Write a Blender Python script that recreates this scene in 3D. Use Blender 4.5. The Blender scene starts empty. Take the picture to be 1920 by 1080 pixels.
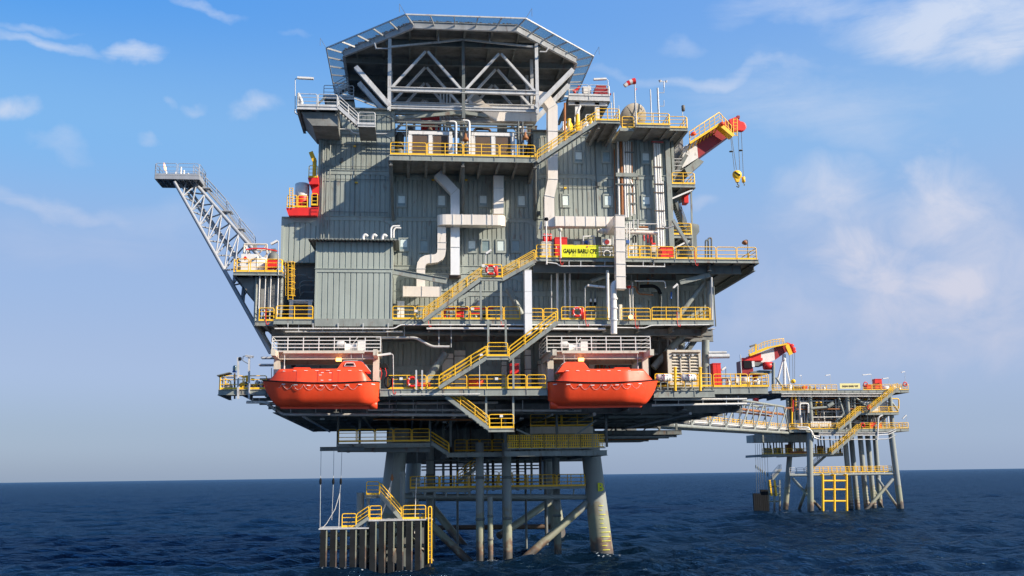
import bpy, bmesh, math, random
import numpy as np
from mathutils import Vector, Matrix
random.seed(7)
S = bpy.context.scene
COL = S.collection
# ------------------------------------------------------------------ camera
CAM = Vector((-8.6, -82.0, 7.5))
FPX = 1850.0                       # focal length in pixels of a 1920 wide frame
_yaw, _pit, _rol = math.radians(6.0), math.radians(10.76), 0.014
_F = Vector((math.sin(_yaw)*math.cos(_pit), math.cos(_yaw)*math.cos(_pit), math.sin(_pit)))
_R0 = Vector((math.cos(_yaw), -math.sin(_yaw), 0)); _U0 = _R0.cross(_F)
_R = _R0*math.cos(_rol) - _U0*math.sin(_rol)
_U = _R0*math.sin(_rol) + _U0*math.cos(_rol)
cd = bpy.data.cameras.new('camera'); cam = bpy.data.objects.new('camera', cd); COL.objects.link(cam)
cd.sensor_width = 36.0; cd.lens = FPX/1920*36.0; cd.clip_start = 0.5; cd.clip_end = 120000
M = Matrix((( _R.x, _U.x, -_F.x, CAM.x), (_R.y, _U.y, -_F.y, CAM.y), (_R.z, _U.z, -_F.z, CAM.z), (0,0,0,1)))
cam.matrix_world = M
S.camera = cam
S.view_settings.view_transform = 'Standard'; S.view_settings.look = 'None'
S.view_settings.exposure = 0.60; S.view_settings.gamma = 1.0
S.render.engine = 'CYCLES'; S.cycles.sample_clamp_indirect = 4.0
# ------------------------------------------------------------------ sun + sky
SUN_EL, SUN_AZ = math.radians(30), math.radians(121)      # azimuth clockwise from +Y: from the right, in front
sd = bpy.data.lights.new('sun', 'SUN'); sd.energy = 5.0; sd.angle = math.radians(0.5); sd.color = (1.0, 0.89, 0.74)
sun = bpy.data.objects.new('sun', sd); COL.objects.link(sun)
_sv = Vector((math.sin(SUN_AZ)*math.cos(SUN_EL), math.cos(SUN_AZ)*math.cos(SUN_EL), math.sin(SUN_EL)))
sun.rotation_euler = (-_sv).to_track_quat('-Z', 'Y').to_euler(); sun.location = _sv*200
def at(px, py, Y):
    """the point of the vertical plane y = Y that the photograph shows at pixel (px, py)"""
    d = _F + _R*((px-960)/FPX) - _U*((py-540)/FPX)
    return CAM + d*((Y-CAM.y)/d.y)
def skydir(px, py):
    d = (_F + _R*((px-960)/FPX) - _U*((py-540)/FPX)).normalized()
    return math.atan2(d.x, d.y), math.asin(d.z)
world = bpy.data.worlds.new('World'); S.world = world; world.use_nodes = True
def build_world():
    nt = world.node_tree; N = nt.nodes; L = nt.links
    for n in list(N): N.remove(n)
    def nd(t, **k):
        n = N.new(t)
        for a, b in k.items(): setattr(n, a, b)
        return n
    def math_(op, a, b=None, c=None, clamp=False):
        n = nd('ShaderNodeMath', operation=op); n.use_clamp = clamp
        for i, v in enumerate((a, b, c)):
            if v is None: continue
            if isinstance(v, (int, float)): n.inputs[i].default_value = v
            else: L.new(v, n.inputs[i])
        return n.outputs[0]
    def vec(op, a, b):
        n = nd('ShaderNodeVectorMath', operation=op)
        for i, v in enumerate((a, b)):
            if isinstance(v, tuple): n.inputs[i].default_value = v
            else: L.new(v, n.inputs[i])
        return n
    out = nd('ShaderNodeOutputWorld'); bg = nd('ShaderNodeBackground'); bg.inputs[1].default_value = SKY_STRENGTH
    sky = nd('ShaderNodeTexSky'); sky.sky_type = 'NISHITA'; sky.sun_disc = False
    sky.sun_elevation = SUN_EL; sky.sun_rotation = SUN_AZ; sky.altitude = 0; sky.air_density = 1.0; sky.dust_density = 0.6; sky.ozone_density = 3.0
    tc = nd('ShaderNodeTexCoord'); sep = nd('ShaderNodeSeparateXYZ'); L.new(tc.outputs['Generated'], sep.inputs[0])
    az = math_('ARCTAN2', sep.outputs[0], sep.outputs[1]); el = math_('ARCSINE', sep.outputs[2])
    # the sea air: violet-blue towards the horizon
    ramp = nd('ShaderNodeValToRGB'); ramp.color_ramp.interpolation = 'EASE'
    e = ramp.color_ramp.elements
    for i, (p, c) in enumerate(SKY_RAMP):
        q = e[i] if i < 2 else e.new(p)
        q.position = p; q.color = (*c, 1)
    L.new(math_('DIVIDE', el, math.radians(60), clamp=True), ramp.inputs[0])
    hs = nd('ShaderNodeMix', data_type='RGBA', blend_type='MIX'); hs.inputs[0].default_value = 0.88
    L.new(sky.outputs[0], hs.inputs[6]); L.new(ramp.outputs[0], hs.inputs[7])
    # brighter and hazier on the sun's side
    gr = nd('ShaderNodeMapRange'); gr.inputs[1].default_value = -.45; gr.inputs[2].default_value = .75; gr.inputs[3].default_value = 0; gr.inputs[4].default_value = .42; L.new(az, gr.inputs[0])
    hz = nd('ShaderNodeMix', data_type='RGBA'); L.new(gr.outputs[0], hz.inputs[0]); L.new(hs.outputs[2], hz.inputs[6]); hz.inputs[7].default_value = (.42*_k, .54*_k, .78*_k, 1)
    col = hz.outputs[2]
    # clouds: broken noise inside soft patches of the sky
    cx = nd('ShaderNodeCombineXYZ'); L.new(az, cx.inputs[0]); L.new(el, cx.inputs[1])
    wn = nd('ShaderNodeTexNoise'); wn.inputs['Scale'].default_value = 9; wn.inputs['Detail'].default_value = 5
    L.new(cx.outputs[0], wn.inputs['Vector'])
    wv = vec('SUBTRACT', wn.outputs['Color'], (0.5, 0.5, 0.5)); ws = vec('SCALE', wv.outputs[0], (0, 0, 0)); ws.inputs[3].default_value = 0.09
    cw = vec('ADD', cx.outputs[0], ws.outputs[0])
    sw = nd('ShaderNodeSeparateXYZ'); L.new(cw.outputs[0], sw.inputs[0])
    def noise(scale, sx, sy, det=9, rough=0.62, off=0):
        m = nd('ShaderNodeMapping'); m.inputs['Scale'].default_value = (sx, sy, 1); m.inputs['Location'].default_value = (off, off*.7, off)
        L.new(cx.outputs[0], m.inputs[0]); t = nd('ShaderNodeTexNoise'); L.new(m.outputs[0], t.inputs['Vector'])
        t.inputs['Scale'].default_value = scale; t.inputs['Detail'].default_value = det; t.inputs['Roughness'].default_value = rough
        t.inputs['Distortion'].default_value = 0.5
        return t.outputs[0]
    puff, wisp = noise(16, 1, 1.25, off=3.1), noise(11, 0.7, 2.6, off=8.3, rough=0.68)
    def patch(px, py, rx, ry, amt, tex, thr, soft, ang=0.0):
        a0, e0 = skydir(px, py)
        u = math_('SUBTRACT', sw.outputs[0], a0); v = math_('SUBTRACT', sw.outputs[1], e0)
        ca, sa = math.cos(ang), math.sin(ang)
        uu = math_('DIVIDE', math_('ADD', math_('MULTIPLY', u, ca), math_('MULTIPLY', v, sa)), rx/FPX)
        vv = math_('DIVIDE', math_('SUBTRACT', math_('MULTIPLY', v, ca), math_('MULTIPLY', u, sa)), ry/FPX)
        d2 = math_('ADD', math_('MULTIPLY', uu, uu), math_('MULTIPLY', vv, vv))
        g = math_('SUBTRACT', 1.0, d2, clamp=True)
        t = math_('DIVIDE', math_('SUBTRACT', math_('ADD', tex, math_('MULTIPLY', g, 0.34)), thr), soft, clamp=True)
        return math_('MULTIPLY', math_('MULTIPLY', t, math_('POWER', g, 0.6)), amt)
    tot = None
    for p in CLOUDS:
        tx = puff if p[5] == 'p' else wisp
        q = patch(p[0], p[1], p[2], p[3], p[4], tx, p[6], p[7], p[8] if len(p) > 8 else 0.0)
        tot = q if tot is None else math_('MAXIMUM', tot, q)
    cr = nd('ShaderNodeValToRGB'); e = cr.color_ramp.elements
    e[0].position = 0.0; e[0].color = (*CLOUD_LOW, 1); e[1].position = 1.0; e[1].color = (*CLOUD_HIGH, 1)
    L.new(math_('DIVIDE', el, math.radians(24), clamp=True), cr.inputs[0])
    mx = nd('ShaderNodeMix', data_type='RGBA'); L.new(math_('MINIMUM', tot, 0.96), mx.inputs[0]); L.new(col, mx.inputs[6]); L.new(cr.outputs[0], mx.inputs[7])
    L.new(mx.outputs[2], bg.inputs[0]); L.new(bg.outputs[0], out.inputs[0])
SKY_STRENGTH = 0.12
_k = .66/SKY_STRENGTH
SKY_RAMP = [(0.0, (.235*_k,.318*_k,.475*_k)), (0.035, (.285*_k,.375*_k,.545*_k)), (0.10, (.35*_k,.445*_k,.68*_k)), (0.19, (.315*_k,.45*_k,.73*_k)), (0.31, (.20*_k,.47*_k,.86*_k)), (0.45, (.062*_k,.33*_k,.87*_k)), (1.0, (.025*_k,.13*_k,.50*_k))]
CLOUD_LOW, CLOUD_HIGH = (.76*_k,.68*_k,.74*_k), (.74*_k,.80*_k,.92*_k)
CLOUDS = [  # px, py, rx, ry, amount, texture, threshold, softness, tilt
    (1560,365,110,90,.55,'p',.53,.42), (1625,470,130,90,.72,'p',.52,.36), (1590,420,170,120,.42,'p',.54,.5), (1750,375,130,100,.66,'p',.52,.40), (1840,470,180,120,.55,'p',.54,.5,-.6), (1775,520,170,85,.72,'p',.52,.38), (1760,580,270,100,.62,'p',.53,.5), (1830,620,310,100,.48,'p',.54,.6),
    (1560,600,260,60,.35,'p',.55,.6), (1480,560,200,90,.28,'p',.55,.6), (1890,560,120,160,.55,'p',.56,.5), (1420,620,160,50,.25,'p',.54,.6),
    (1800,55,260,80,.75,'w',.52,.4,-.15), (1500,15,200,40,.45,'w',.55,.5,-.1), (1850,105,130,40,.7,'w',.54,.4), (1330,140,260,18,.50,'w',.42,.5,-.10), (1560,215,260,60,.30,'w',.50,.5,-.35), (1480,185,320,70,.40,'w',.54,.6,-.2),
    (1260,65,60,20,.35,'w',.52,.5), (70,80,130,14,.55,'w',.50,.45,-.12), (245,102,70,15,.6,'w',.50,.4,.2), (395,3,100,16,.6,'w',.50,.4), (488,188,50,24,.5,'p',.54,.45),
    (15,220,50,28,.6,'p',.53,.4), (372,175,34,11,.35,'w',.5,.5), (270,238,24,12,.35,'w',.5,.5), (110,278,70,18,.3,'w',.52,.5), (95,370,220,22,.42,'w',.50,.5,-.12),
    (330,405,190,50,.20,'w',.52,.6), (320,165,20,9,.3,'w',.5,.5), (1310,402,50,20,.35,'p',.52,.5), (180,450,240,80,.16,'w',.52,.6), (560,45,40,10,.28,'w',.5,.5), (60,52,80,10,.4,'w',.5,.5)]
build_world()
# ------------------------------------------------------------------ materials
MATS = {}
def mat(name, col, rough=0.5, metal=0.0, var=0.12, streak=0.0, rust=0.0, spec=0.5, scale=1.2, bump=0.0, emit=None, emit_s=0.0, rustcol=(0.14,0.05,0.02)):
    m = bpy.data.materials.new(name); m.use_nodes = True; nt = m.node_tree; N = nt.nodes; L = nt.links
    b = N['Principled BSDF']; b.inputs['Roughness'].default_value = rough; b.inputs['Metallic'].default_value = metal
    b.inputs['Specular IOR Level'].default_value = spec
    geo = N.new('ShaderNodeNewGeometry'); pos = geo.outputs['Position']
    def noise(sc, mp=(1,1,1), det=5):
        mm = N.new('ShaderNodeMapping'); mm.inputs['Scale'].default_value = mp; L.new(pos, mm.inputs[0])
        t = N.new('ShaderNodeTexNoise'); t.inputs['Scale'].default_value = sc; t.inputs['Detail'].default_value = det; t.inputs['Roughness'].default_value = .6
        L.new(mm.outputs[0], t.inputs['Vector']); return t.outputs[0]
    def ramp(x, a, b_, c0=(0,0,0,1), c1=(1,1,1,1)):
        r = N.new('ShaderNodeValToRGB'); r.color_ramp.elements[0].position = a; r.color_ramp.elements[1].position = b_
        r.color_ramp.elements[0].color = c0; r.color_ramp.elements[1].color = c1; L.new(x, r.inputs[0]); return r.outputs[0]
    lo = tuple(c*(1-var) for c in col)+(1,); hi = tuple(min(1, c*(1+var)) for c in col)+(1,)
    c = ramp(noise(scale), .3, .7, lo, hi)
    if streak:
        s = ramp(noise(1.0, (2.6,2.6,.16)), .45, .75)
        mx = N.new('ShaderNodeMix'); mx.data_type = 'RGBA'; mx.blend_type = 'MULTIPLY'
        mu = N.new('ShaderNodeMath'); mu.operation = 'MULTIPLY'; L.new(s, mu.inputs[0]); mu.inputs[1].default_value = streak
        L.new(mu.outputs[0], mx.inputs[0]); L.new(c, mx.inputs[6]); mx.inputs[7].default_value = (.45,.42,.38,1); c = mx.outputs[2]
    if rust:
        s = ramp(noise(1.7, (1.6,1.6,.5), 8), .62-.25*rust, .72-.15*rust)
        mx = N.new('ShaderNodeMix'); mx.data_type = 'RGBA'
        mu = N.new('ShaderNodeMath'); mu.operation = 'MULTIPLY'; L.new(s, mu.inputs[0]); mu.inputs[1].default_value = min(1, .35+rust)
        L.new(mu.outputs[0], mx.inputs[0]); L.new(c, mx.inputs[6]); mx.inputs[7].default_value = (*rustcol,1); c = mx.outputs[2]
    L.new(c, b.inputs['Base Color'])
    if bump:
        bp = N.new('ShaderNodeBump'); bp.inputs['Strength'].default_value = bump; bp.inputs['Distance'].default_value = .05
        L.new(noise(6), bp.inputs['Height']); L.new(bp.outputs[0], b.inputs['Normal'])
    rr = N.new('ShaderNodeMapRange'); rr.inputs[3].default_value = max(.05, rough-.1); rr.inputs[4].default_value = min(1, rough+.12)
    L.new(noise(3.3), rr.inputs[0]); L.new(rr.outputs[0], b.inputs['Roughness'])
    if emit: b.inputs['Emission Color'].default_value = (*emit,1); b.inputs['Emission Strength'].default_value = emit_s
    MATS[name] = m; return m
mat('grey', (.265,.288,.262), .5, streak=.4, rust=.24)           # platform steel, weathered grey paint
mat('wallgrey', (.315,.347,.312), .5, streak=.42, var=.10, rust=.10, scale=.35)
mat('boxgrey', (.35,.388,.345), .5, streak=.34, var=.08, scale=.35)
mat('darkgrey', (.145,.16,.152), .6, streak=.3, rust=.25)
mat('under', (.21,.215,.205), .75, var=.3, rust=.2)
mat('steel', (.56,.56,.55), .45, .1, streak=.3, rust=.12)       # galvanised
mat('boomgrey', (.34,.355,.38), .45, .1, streak=.2)
mat('stainless', (.86,.77,.66), .38, .22, var=.06, streak=.16, rust=.05, scale=.5, rustcol=(.35,.24,.15))
mat('duct_white', (.80,.80,.79), .45, .1, var=.04, streak=.12)
mat('pipe', (.62,.60,.56), .4, .35, streak=.25, rust=.15)
mat('yellow', (.96,.54,.02), .45, var=.08, rust=.05, streak=.10)
mat('sign_yellow', (.80,.78,.02), .4, var=.03)
mat('white', (.74,.72,.68), .5, var=.05, streak=.22, rust=.08)
mat('cream', (.62,.56,.46), .5, var=.07, streak=.3, rust=.14)
mat('orange', (.97,.085,.026), .36, var=.05, spec=.35, streak=.16, scale=.6, rust=.03, rustcol=(.5,.16,.09))
mat('red', (.72,.025,.018), .42, var=.08, streak=.15)
mat('darkred', (.30,.014,.016), .45, var=.1)
mat('black', (.012,.013,.015), .7, spec=.12)
mat('rubber', (.016,.018,.020), .85, var=.3, spec=.08)
mat('rustpipe', (.33,.12,.035), .65, var=.2, rust=.2)
mat('brown', (.10,.065,.045), .7, var=.2, rust=.2)
mat('glass', (.20,.27,.27), .08, var=.2, spec=.8)
mat('blind', (.66,.74,.70), .25, var=.06, spec=.7)
mat('rope', (.62,.60,.56), .8)
mat('blue', (.03,.10,.32), .5)
mat('board_cream', (.80,.70,.30), .5, var=.04)
mat('foam', (.26,.31,.36), .9)
mat('olive', (.13,.12,.10), .6, var=.15)
mat('lamp_glow', (.9,.5,.25), .4, emit=(1,.34,.07), emit_s=4)
mat('flame', (.9,.4,.2), .6, emit=(1,.42,.22), emit_s=1.6)
mat('dish', (.36,.31,.24), .6, var=.08)
def leg_mat():
    m = mat('leg', (.25,.275,.26), .55, streak=.4, rust=.10); nt = m.node_tree; N = nt.nodes; L = nt.links; b = N['Principled BSDF']
    old = b.inputs['Base Color'].links[0].from_socket
    geo = N.new('ShaderNodeNewGeometry'); sep = N.new('ShaderNodeSeparateXYZ'); L.new(geo.outputs['Position'], sep.inputs[0])
    t = N.new('ShaderNodeTexNoise'); t.inputs['Scale'].default_value = 1.1; t.inputs['Detail'].default_value = 7; L.new(geo.outputs['Position'], t.inputs['Vector'])
    def mth(op, a, v):
        n = N.new('ShaderNodeMath'); n.operation = op
        for i, q in enumerate((a, v)):
            if isinstance(q, (int, float)): n.inputs[i].default_value = q
            else: L.new(q, n.inputs[i])
        return n.outputs[0]
    h = mth('SUBTRACT', sep.outputs[2], mth('MULTIPLY', mth('SUBTRACT', t.outputs[0], .5), 4.0))
    r = N.new('ShaderNodeValToRGB'); e = r.color_ramp.elements
    e[0].position = 0; e[0].color = (.03,.022,.018,1); e[1].position = 1; e[1].color = (.27,.29,.27,1)
    for p, c in ((.09,(.05,.03,.02)), (.15,(.16,.075,.03)), (.21,(.25,.24,.16)), (.44,(.27,.285,.19)), (.53,(.25,.21,.145)), (.58,(.25,.27,.255))):
        q = e.new(p); q.color = (*c, 1)
    L.new(mth('DIVIDE', h, 8.0), r.inputs[0])
    mx = N.new('ShaderNodeMix'); mx.data_type = 'RGBA'; mx.blend_type = 'MIX'; mx.inputs[0].default_value = .82
    L.new(old, mx.inputs[6]); L.new(r.outputs[0], mx.inputs[7]); L.new(mx.outputs[2], b.inputs['Base Color'])
leg_mat()
def net_mat():
    m = bpy.data.materials.new('safety_net'); m.use_nodes = True; N = m.node_tree.nodes; L = m.node_tree.links
    b = N['Principled BSDF']; b.inputs['Base Color'].default_value = (.05,.24,.32,1); b.inputs['Roughness'].default_value = .6
    b.inputs['Alpha'].default_value = .55
    MATS['net'] = m
net_mat()
# ------------------------------------------------------------------ mesh helpers
OFF = {}
V = Vector
class MB:
    def __init__(s): s.v, s.f, s.sm = [], [], []
    def add(s, vs, fs, smooth=False):
        k = len(s.v); s.v += [Vector(v) for v in vs]; s.f += [tuple(i+k for i in f) for f in fs]; s.sm += [smooth]*len(fs); return s
    def box(s, x0, x1, y0, y1, z0, z1):
        return s.add([(x0,y0,z0),(x1,y0,z0),(x1,y1,z0),(x0,y1,z0),(x0,y0,z1),(x1,y0,z1),(x1,y1,z1),(x0,y1,z1)],
              [(0,3,2,1),(4,5,6,7),(0,1,5,4),(1,2,6,5),(2,3,7,6),(3,0,4,7)])
    def pbox(s, px0, py0, px1, py1, Y, d):
        """box whose front face fills a pixel rectangle on plane Y, d metres deep"""
        a = at(px0, (py0+py1)/2, Y).x; b = at(px1, (py0+py1)/2, Y).x; c = at((px0+px1)/2, py1, Y).z; e = at((px0+px1)/2, py0, Y).z
        return s.box(a, b, Y, Y+d, c, e)
    def frame(s, d, up=None):
        d = d.normalized(); up = Vector(up) if up else (Vector((0,0,1)) if abs(d.z) < .95 else Vector((0,1,0)))
        a = d.cross(up).normalized(); return a, a.cross(d).normalized()
    def bar(s, p, q, w, h, up=None):
        p, q = Vector(p), Vector(q); a, b = s.frame(q-p, up); a *= w/2; b *= h/2
        vs = [p-a-b, p+a-b, p+a+b, p-a+b, q-a-b, q+a-b, q+a+b, q-a+b]
        return s.add(vs, [(0,1,2,3),(7,6,5,4),(0,4,5,1),(1,5,6,2),(2,6,7,3),(3,7,4,0)])
    def ibeam(s, p, q, w, h, t=.05, up=None):
        p, q = Vector(p), Vector(q); a, b = s.frame(q-p, up)
        s.bar(p+b*(h/2-t/2), q+b*(h/2-t/2), w, t, up); s.bar(p-b*(h/2-t/2), q-b*(h/2-t/2), w, t, up); s.bar(p, q, t, h-2*t, up); return s
    def tube(s, p, q, r, n=8, r2=None, caps=True):
        p, q = Vector(p), Vector(q); r2 = r if r2 is None else r2
        a, b = s.frame(q-p); vs = []
        for c, rr in ((p, r), (q, r2)):
            for i in range(n):
                t = 2*math.pi*i/n; vs.append(c + a*(rr*math.cos(t)) + b*(rr*math.sin(t)))
        s.add(vs, [(i, (i+1)%n, n+(i+1)%n, n+i) for i in range(n)], True)
        if caps: s.add(vs, [tuple(range(n))[::-1], tuple(range(n, 2*n))])
        return s
    def sweep(s, pts, sec, smooth=True, closed=False, up=None, caps=True):
        """sweep section [(u,v)] along points with mitred joints"""
        pts = [Vector(p) for p in pts]; n = len(sec); m = len(pts); rings = []
        prev = None
        for i, p in enumerate(pts):
            if closed: d0 = (p-pts[i-1]).normalized(); d1 = (pts[(i+1)%m]-p).normalized()
            else:
                d0 = (p-pts[i-1]).normalized() if i else (pts[1]-p).normalized(); d1 = (pts[i+1]-p).normalized() if i < m-1 else d0
            t = d0+d1
            if t.length < 1e-6: t = d1
            t.normalize()
            if prev is None: a, b = s.frame(t, up)
            else:
                a = prev - t*prev.dot(t); a.normalize(); b = a.cross(t)
            if up is not None:
                a2 = t.cross(Vector(up))
                if a2.length > .05: a = a2.normalized(); b = a.cross(t).normalized()
            prev = a
            k = 1/max(.35, t.dot(d1)); w = (d1-d0); w = w - t*w.dot(t)
            ring = []
            for u, v in sec:
                o = a*u + b*v
                if w.length > 1e-5:
                    wn = w.normalized(); o = o + wn*(o.dot(wn)*(k-1))
                ring.append(p+o)
            rings.append(ring)
        vs = [q for r in rings for q in r]; fs = []
        for i in range(m if closed else m-1):
            j = (i+1) % m
            fs += [(i*n+k, i*n+(k+1)%n, j*n+(k+1)%n, j*n+k) for k in range(n)]
        s.add(vs, fs, smooth)
        if caps and not closed: s.add(rings[0], [tuple(range(n))[::-1]]); s.add(rings[-1], [tuple(range(n))])
        return s
    def pipe(s, pts, r, n=6, bend=None, closed=False):
        pts = [Vector(p) for p in pts]
        if bend: pts = rounded(pts, bend)
        return s.sweep(pts, [(r*math.cos(2*math.pi*i/n), r*math.sin(2*math.pi*i/n)) for i in range(n)], n > 4, closed)
    def prism(s, pts, ext):
        pts = [Vector(p) for p in pts]; n = len(pts); e = Vector(ext)
        return s.add(pts+[p+e for p in pts], [tuple(range(n)), tuple(range(2*n-1, n-1, -1))]+[(i, n+i, n+(i+1)%n, (i+1)%n) for i in range(n)])
    def lathe(s, prof, c, n=16, axis=(0,0,1), smooth=True):
        c = Vector(c); ax = Vector(axis).normalized(); a, b = s.frame(ax); vs = []
        for r, z in prof:
            for i in range(n):
                t = 2*math.pi*i/n; vs.append(c+ax*z+a*(r*math.cos(t))+b*(r*math.sin(t)))
        fs = [(j*n+i, j*n+(i+1)%n, (j+1)*n+(i+1)%n, (j+1)*n+i) for j in range(len(prof)-1) for i in range(n)]
        s.add(vs, fs, smooth); s.add(vs[:n], [tuple(range(n))[::-1]]); s.add(vs[-n:], [tuple(range(n))]); return s
    def build(s, name, m, parent=None, origin=None):
        vs = s.v
        if parent is not None: o = OFF[parent.name]
        elif origin is not None: o = Vector(origin)
        else:
            xs = [v.x for v in vs]; ys = [v.y for v in vs]; zs = [v.z for v in vs]
            o = Vector(((min(xs)+max(xs))/2, (min(ys)+max(ys))/2, min(zs)))
        me = bpy.data.meshes.new(name); me.from_pydata([v-o for v in vs], [], s.f)
        me.polygons.foreach_set('use_smooth', s.sm); me.update()
        bm = bmesh.new(); bm.from_mesh(me); bmesh.ops.recalc_face_normals(bm, faces=bm.faces); bm.to_mesh(me); bm.free()
        me.materials.append(MATS[m] if isinstance(m, str) else m)
        ob = bpy.data.objects.new(name, me); COL.objects.link(ob)
        if parent is not None: ob.parent = parent
        else: ob.location = o
        OFF[ob.name] = o
        return ob
def rounded(pts, r, k=3):
    out = [pts[0]]
    for i in range(1, len(pts)-1):
        p = pts[i]; a = (pts[i-1]-p); b = (pts[i+1]-p); d = min(r, a.length*.45, b.length*.45); a = a.normalized()*d; b = b.normalized()*d
        for j in range(k+1):
            t = j/k; out.append(p + a*((1-t)**2) + b*(t**2))
    out.append(pts[-1]); return out
def tag(o, label, cat, group=None, kind=None):
    if label: o['label'] = label
    if cat: o['category'] = cat
    if group: o['group'] = group
    if kind: o['kind'] = kind
    return o
def thing(name, label, cat, loc, group=None):
    o = bpy.data.objects.new(name, None); COL.objects.link(o); o.location = loc; o.empty_display_size = .3
    OFF[o.name] = Vector(loc); return tag(o, label, cat, group)
def one(mb, name, m, label, cat, group=None): return tag(mb.build(name, m), label, cat, group)
def dup(root, loc, label=None, group=None, rot=None):
    r = root.copy(); COL.objects.link(r); r.location = loc
    if rot is not None: r.rotation_euler = rot
    if label: r['label'] = label
    if group: r['group'] = group
    for ch in list(root.children):
        c = ch.copy(); COL.objects.link(c); c.parent = r
        for g in list(ch.children):
            d = g.copy(); COL.objects.link(d); d.parent = c
    return r
def corr(mb, x0, x1, z0, z1, y, period=.45, groove=.11, depth=.07):
    """corrugated sheet facing -Y"""
    n = max(1, round((x1-x0)/period)); p = (x1-x0)/n; prof = []
    for i in range(n):
        a = x0+i*p; prof += [(a, y), (a+p-groove, y), (a+p-groove*.8, y+depth), (a+p-groove*.2, y+depth)]
    prof.append((x1, y)); m = len(prof)
    mb.add([(x, yy, z0) for x, yy in prof]+[(x, yy, z1) for x, yy in prof], [(i, i+1, m+i+1, m+i) for i in range(m-1)]); return mb
def text(body, parent, loc, size, m, rot=(math.pi/2,0,0), name='lettering', ext=.01, bold=.0, width=None):
    cu = bpy.data.curves.new(name, 'FONT'); cu.body = body; cu.size = size; cu.extrude = ext; cu.offset = bold; cu.align_x = 'CENTER'; cu.align_y = 'CENTER'; cu.resolution_u = 3
    cu.materials.append(MATS[m]); o = bpy.data.objects.new(name, cu); COL.objects.link(o); o.parent = parent; o.location = Vector(loc)-OFF[parent.name]; o.rotation_euler = rot
    bpy.context.view_layer.update(); w = o.dimensions.x
    me = bpy.data.meshes.new_from_object(o.evaluated_get(bpy.context.evaluated_depsgraph_get())); bpy.data.objects.remove(o)
    q = bpy.data.objects.new(name, me); COL.objects.link(q); q.parent = parent; q.location = Vector(loc)-OFF[parent.name]; q.rotation_euler = rot
    if width and w > 0: q.scale.x = width/w
    return q
# ------------------------------------------------------------------ railings and stairs
def railing(label, A, B, mat_='yellow', n=None, h=1.1, group='deck guard railings', kick=True, r=.038, posts=1.05, cat='railing', name='guard_railing', gap=.10, mids=2):
    """a straight guard rail from A to B at floor level, made of rounded panels"""
    A, B = Vector(A), Vector(B); Ln = (B-A).length; d = (B-A)/Ln; n = n or max(1, round(Ln/2.3))
    t = thing(name, label, cat, (A+B)/2, group); up = Vector((0,0,1))
    if kick: MB().bar(A+up*.09, B+up*.09, .02, .15, (0,0,1)).build('kick_plate', mat_, t)
    for i in range(n):
        a = A+d*(Ln*i/n+gap/2); b = A+d*(Ln*(i+1)/n-gap/2); m = MB()
        m.pipe([a, a+up*h, b+up*h, b], r, 6, .16)
        for k in range(mids): z = up*(h*(k+1)/(mids+1)+.05); m.tube(a+z, b+z, r*.8, 5, caps=False)
        L = (b-a).length; q = max(1, round(L/posts/1.25))
        for k in range(1, q): m.tube(a+d*(L*k/q), a+d*(L*k/q)+up*h, r, 5, caps=False)
        m.build('rail_panel', mat_, t)
    return t
def prail(label, px0, py0, px1, py1, Y, **k):
    """railing on plane Y between two floor pixels, levelled"""
    a, b = at(px0, py0, Y), at(px1, py1, Y); z = (a.z+b.z)/2; a.z = b.z = z
    return railing(label, a, b, **k)
def stair(label, A, B, wid=.9, rail='yellow', group='stair flights', steel='grey', sh=.30, r=.036, rh=1.0, both=True, treadm='darkgrey'):
    """flight from floor point A up to B, its width runs to +Y"""
    A, B = Vector(A), Vector(B); t = thing('stair', label, 'stairs', A, group); up = Vector((0,0,1)); Ln = (B-A).length; w = Vector((0,wid,0))
    m = MB()
    n = max(4, int(abs(B.z-A.z)/.22))
    for i in range(n):
        p = A+(B-A)*((i+.5)/n); m.box(p.x-.13, p.x+.13, p.y+.04, p.y+wid-.04, p.z-.02, p.z+.02)
    m.build('tread_flight', treadm, t)
    for k, o in enumerate((Vector((0,0,0)), w)):
        MB().bar(A+o, B+o, .06, sh, (0,0,1)).build('stringer', steel, t)
        if k and not both: continue
        m = MB(); a, b = A+o, B+o
        m.pipe([a+up*.12, a+up*rh, b+up*rh, b+up*.12], r, 6, .2)
        for f in (.36, .68): m.tube(a+up*rh*f, b+up*rh*f, r*.8, 5, caps=False)
        q = max(1, round(Ln/1.5))
        for i in range(1, q): m.tube(a+(b-a)*(i/q), a+(b-a)*(i/q)+up*rh, r, 5, caps=False)
        m.build('handrail', rail, t)
    return t
def pstair(label, a, b, Y, **k): return stair(label, at(a[0], a[1], Y), at(b[0], b[1], Y), **k)
def slab(t, x0, x1, y0, y1, ztop, th=.42, m='grey', name='edge_beam', plate='under', inner=True, step=2.4):
    """deck: plating, front/side edge beams with flanges, joists under"""
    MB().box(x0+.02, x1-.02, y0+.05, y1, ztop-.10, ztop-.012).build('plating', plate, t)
    b = MB()
    b.box(x0, x1, y0, y0+.045, ztop-th, ztop); b.box(x0-.03, x1+.03, y0-.07, y0-.001, ztop-.05, ztop-.004); b.box(x0-.03, x1+.03, y0-.07, y0-.001, ztop-th, ztop-th+.05)
    n = int((x1-x0)/1.6)
    for i in range(1, n): x = x0+(x1-x0)*i/n; b.box(x-.02, x+.02, y0-.05, y0-.002, ztop-th+.06, ztop-.06)
    b.build(name, m, t)
    if inner:
        j = MB(); n = max(2, int((x1-x0)/step))
        for i in range(n+1):
            x = x0+.05+(x1-x0-.1)*i/n; j.box(x-.05, x+.05, y0+.06, y1-.02, ztop-th*.95, ztop-.11); j.box(x-.13, x+.13, y0+.07, y1-.03, ztop-th*.95-.03, ztop-th*.95-.002)
        j.build('joist_grid', plate, t)
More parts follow.
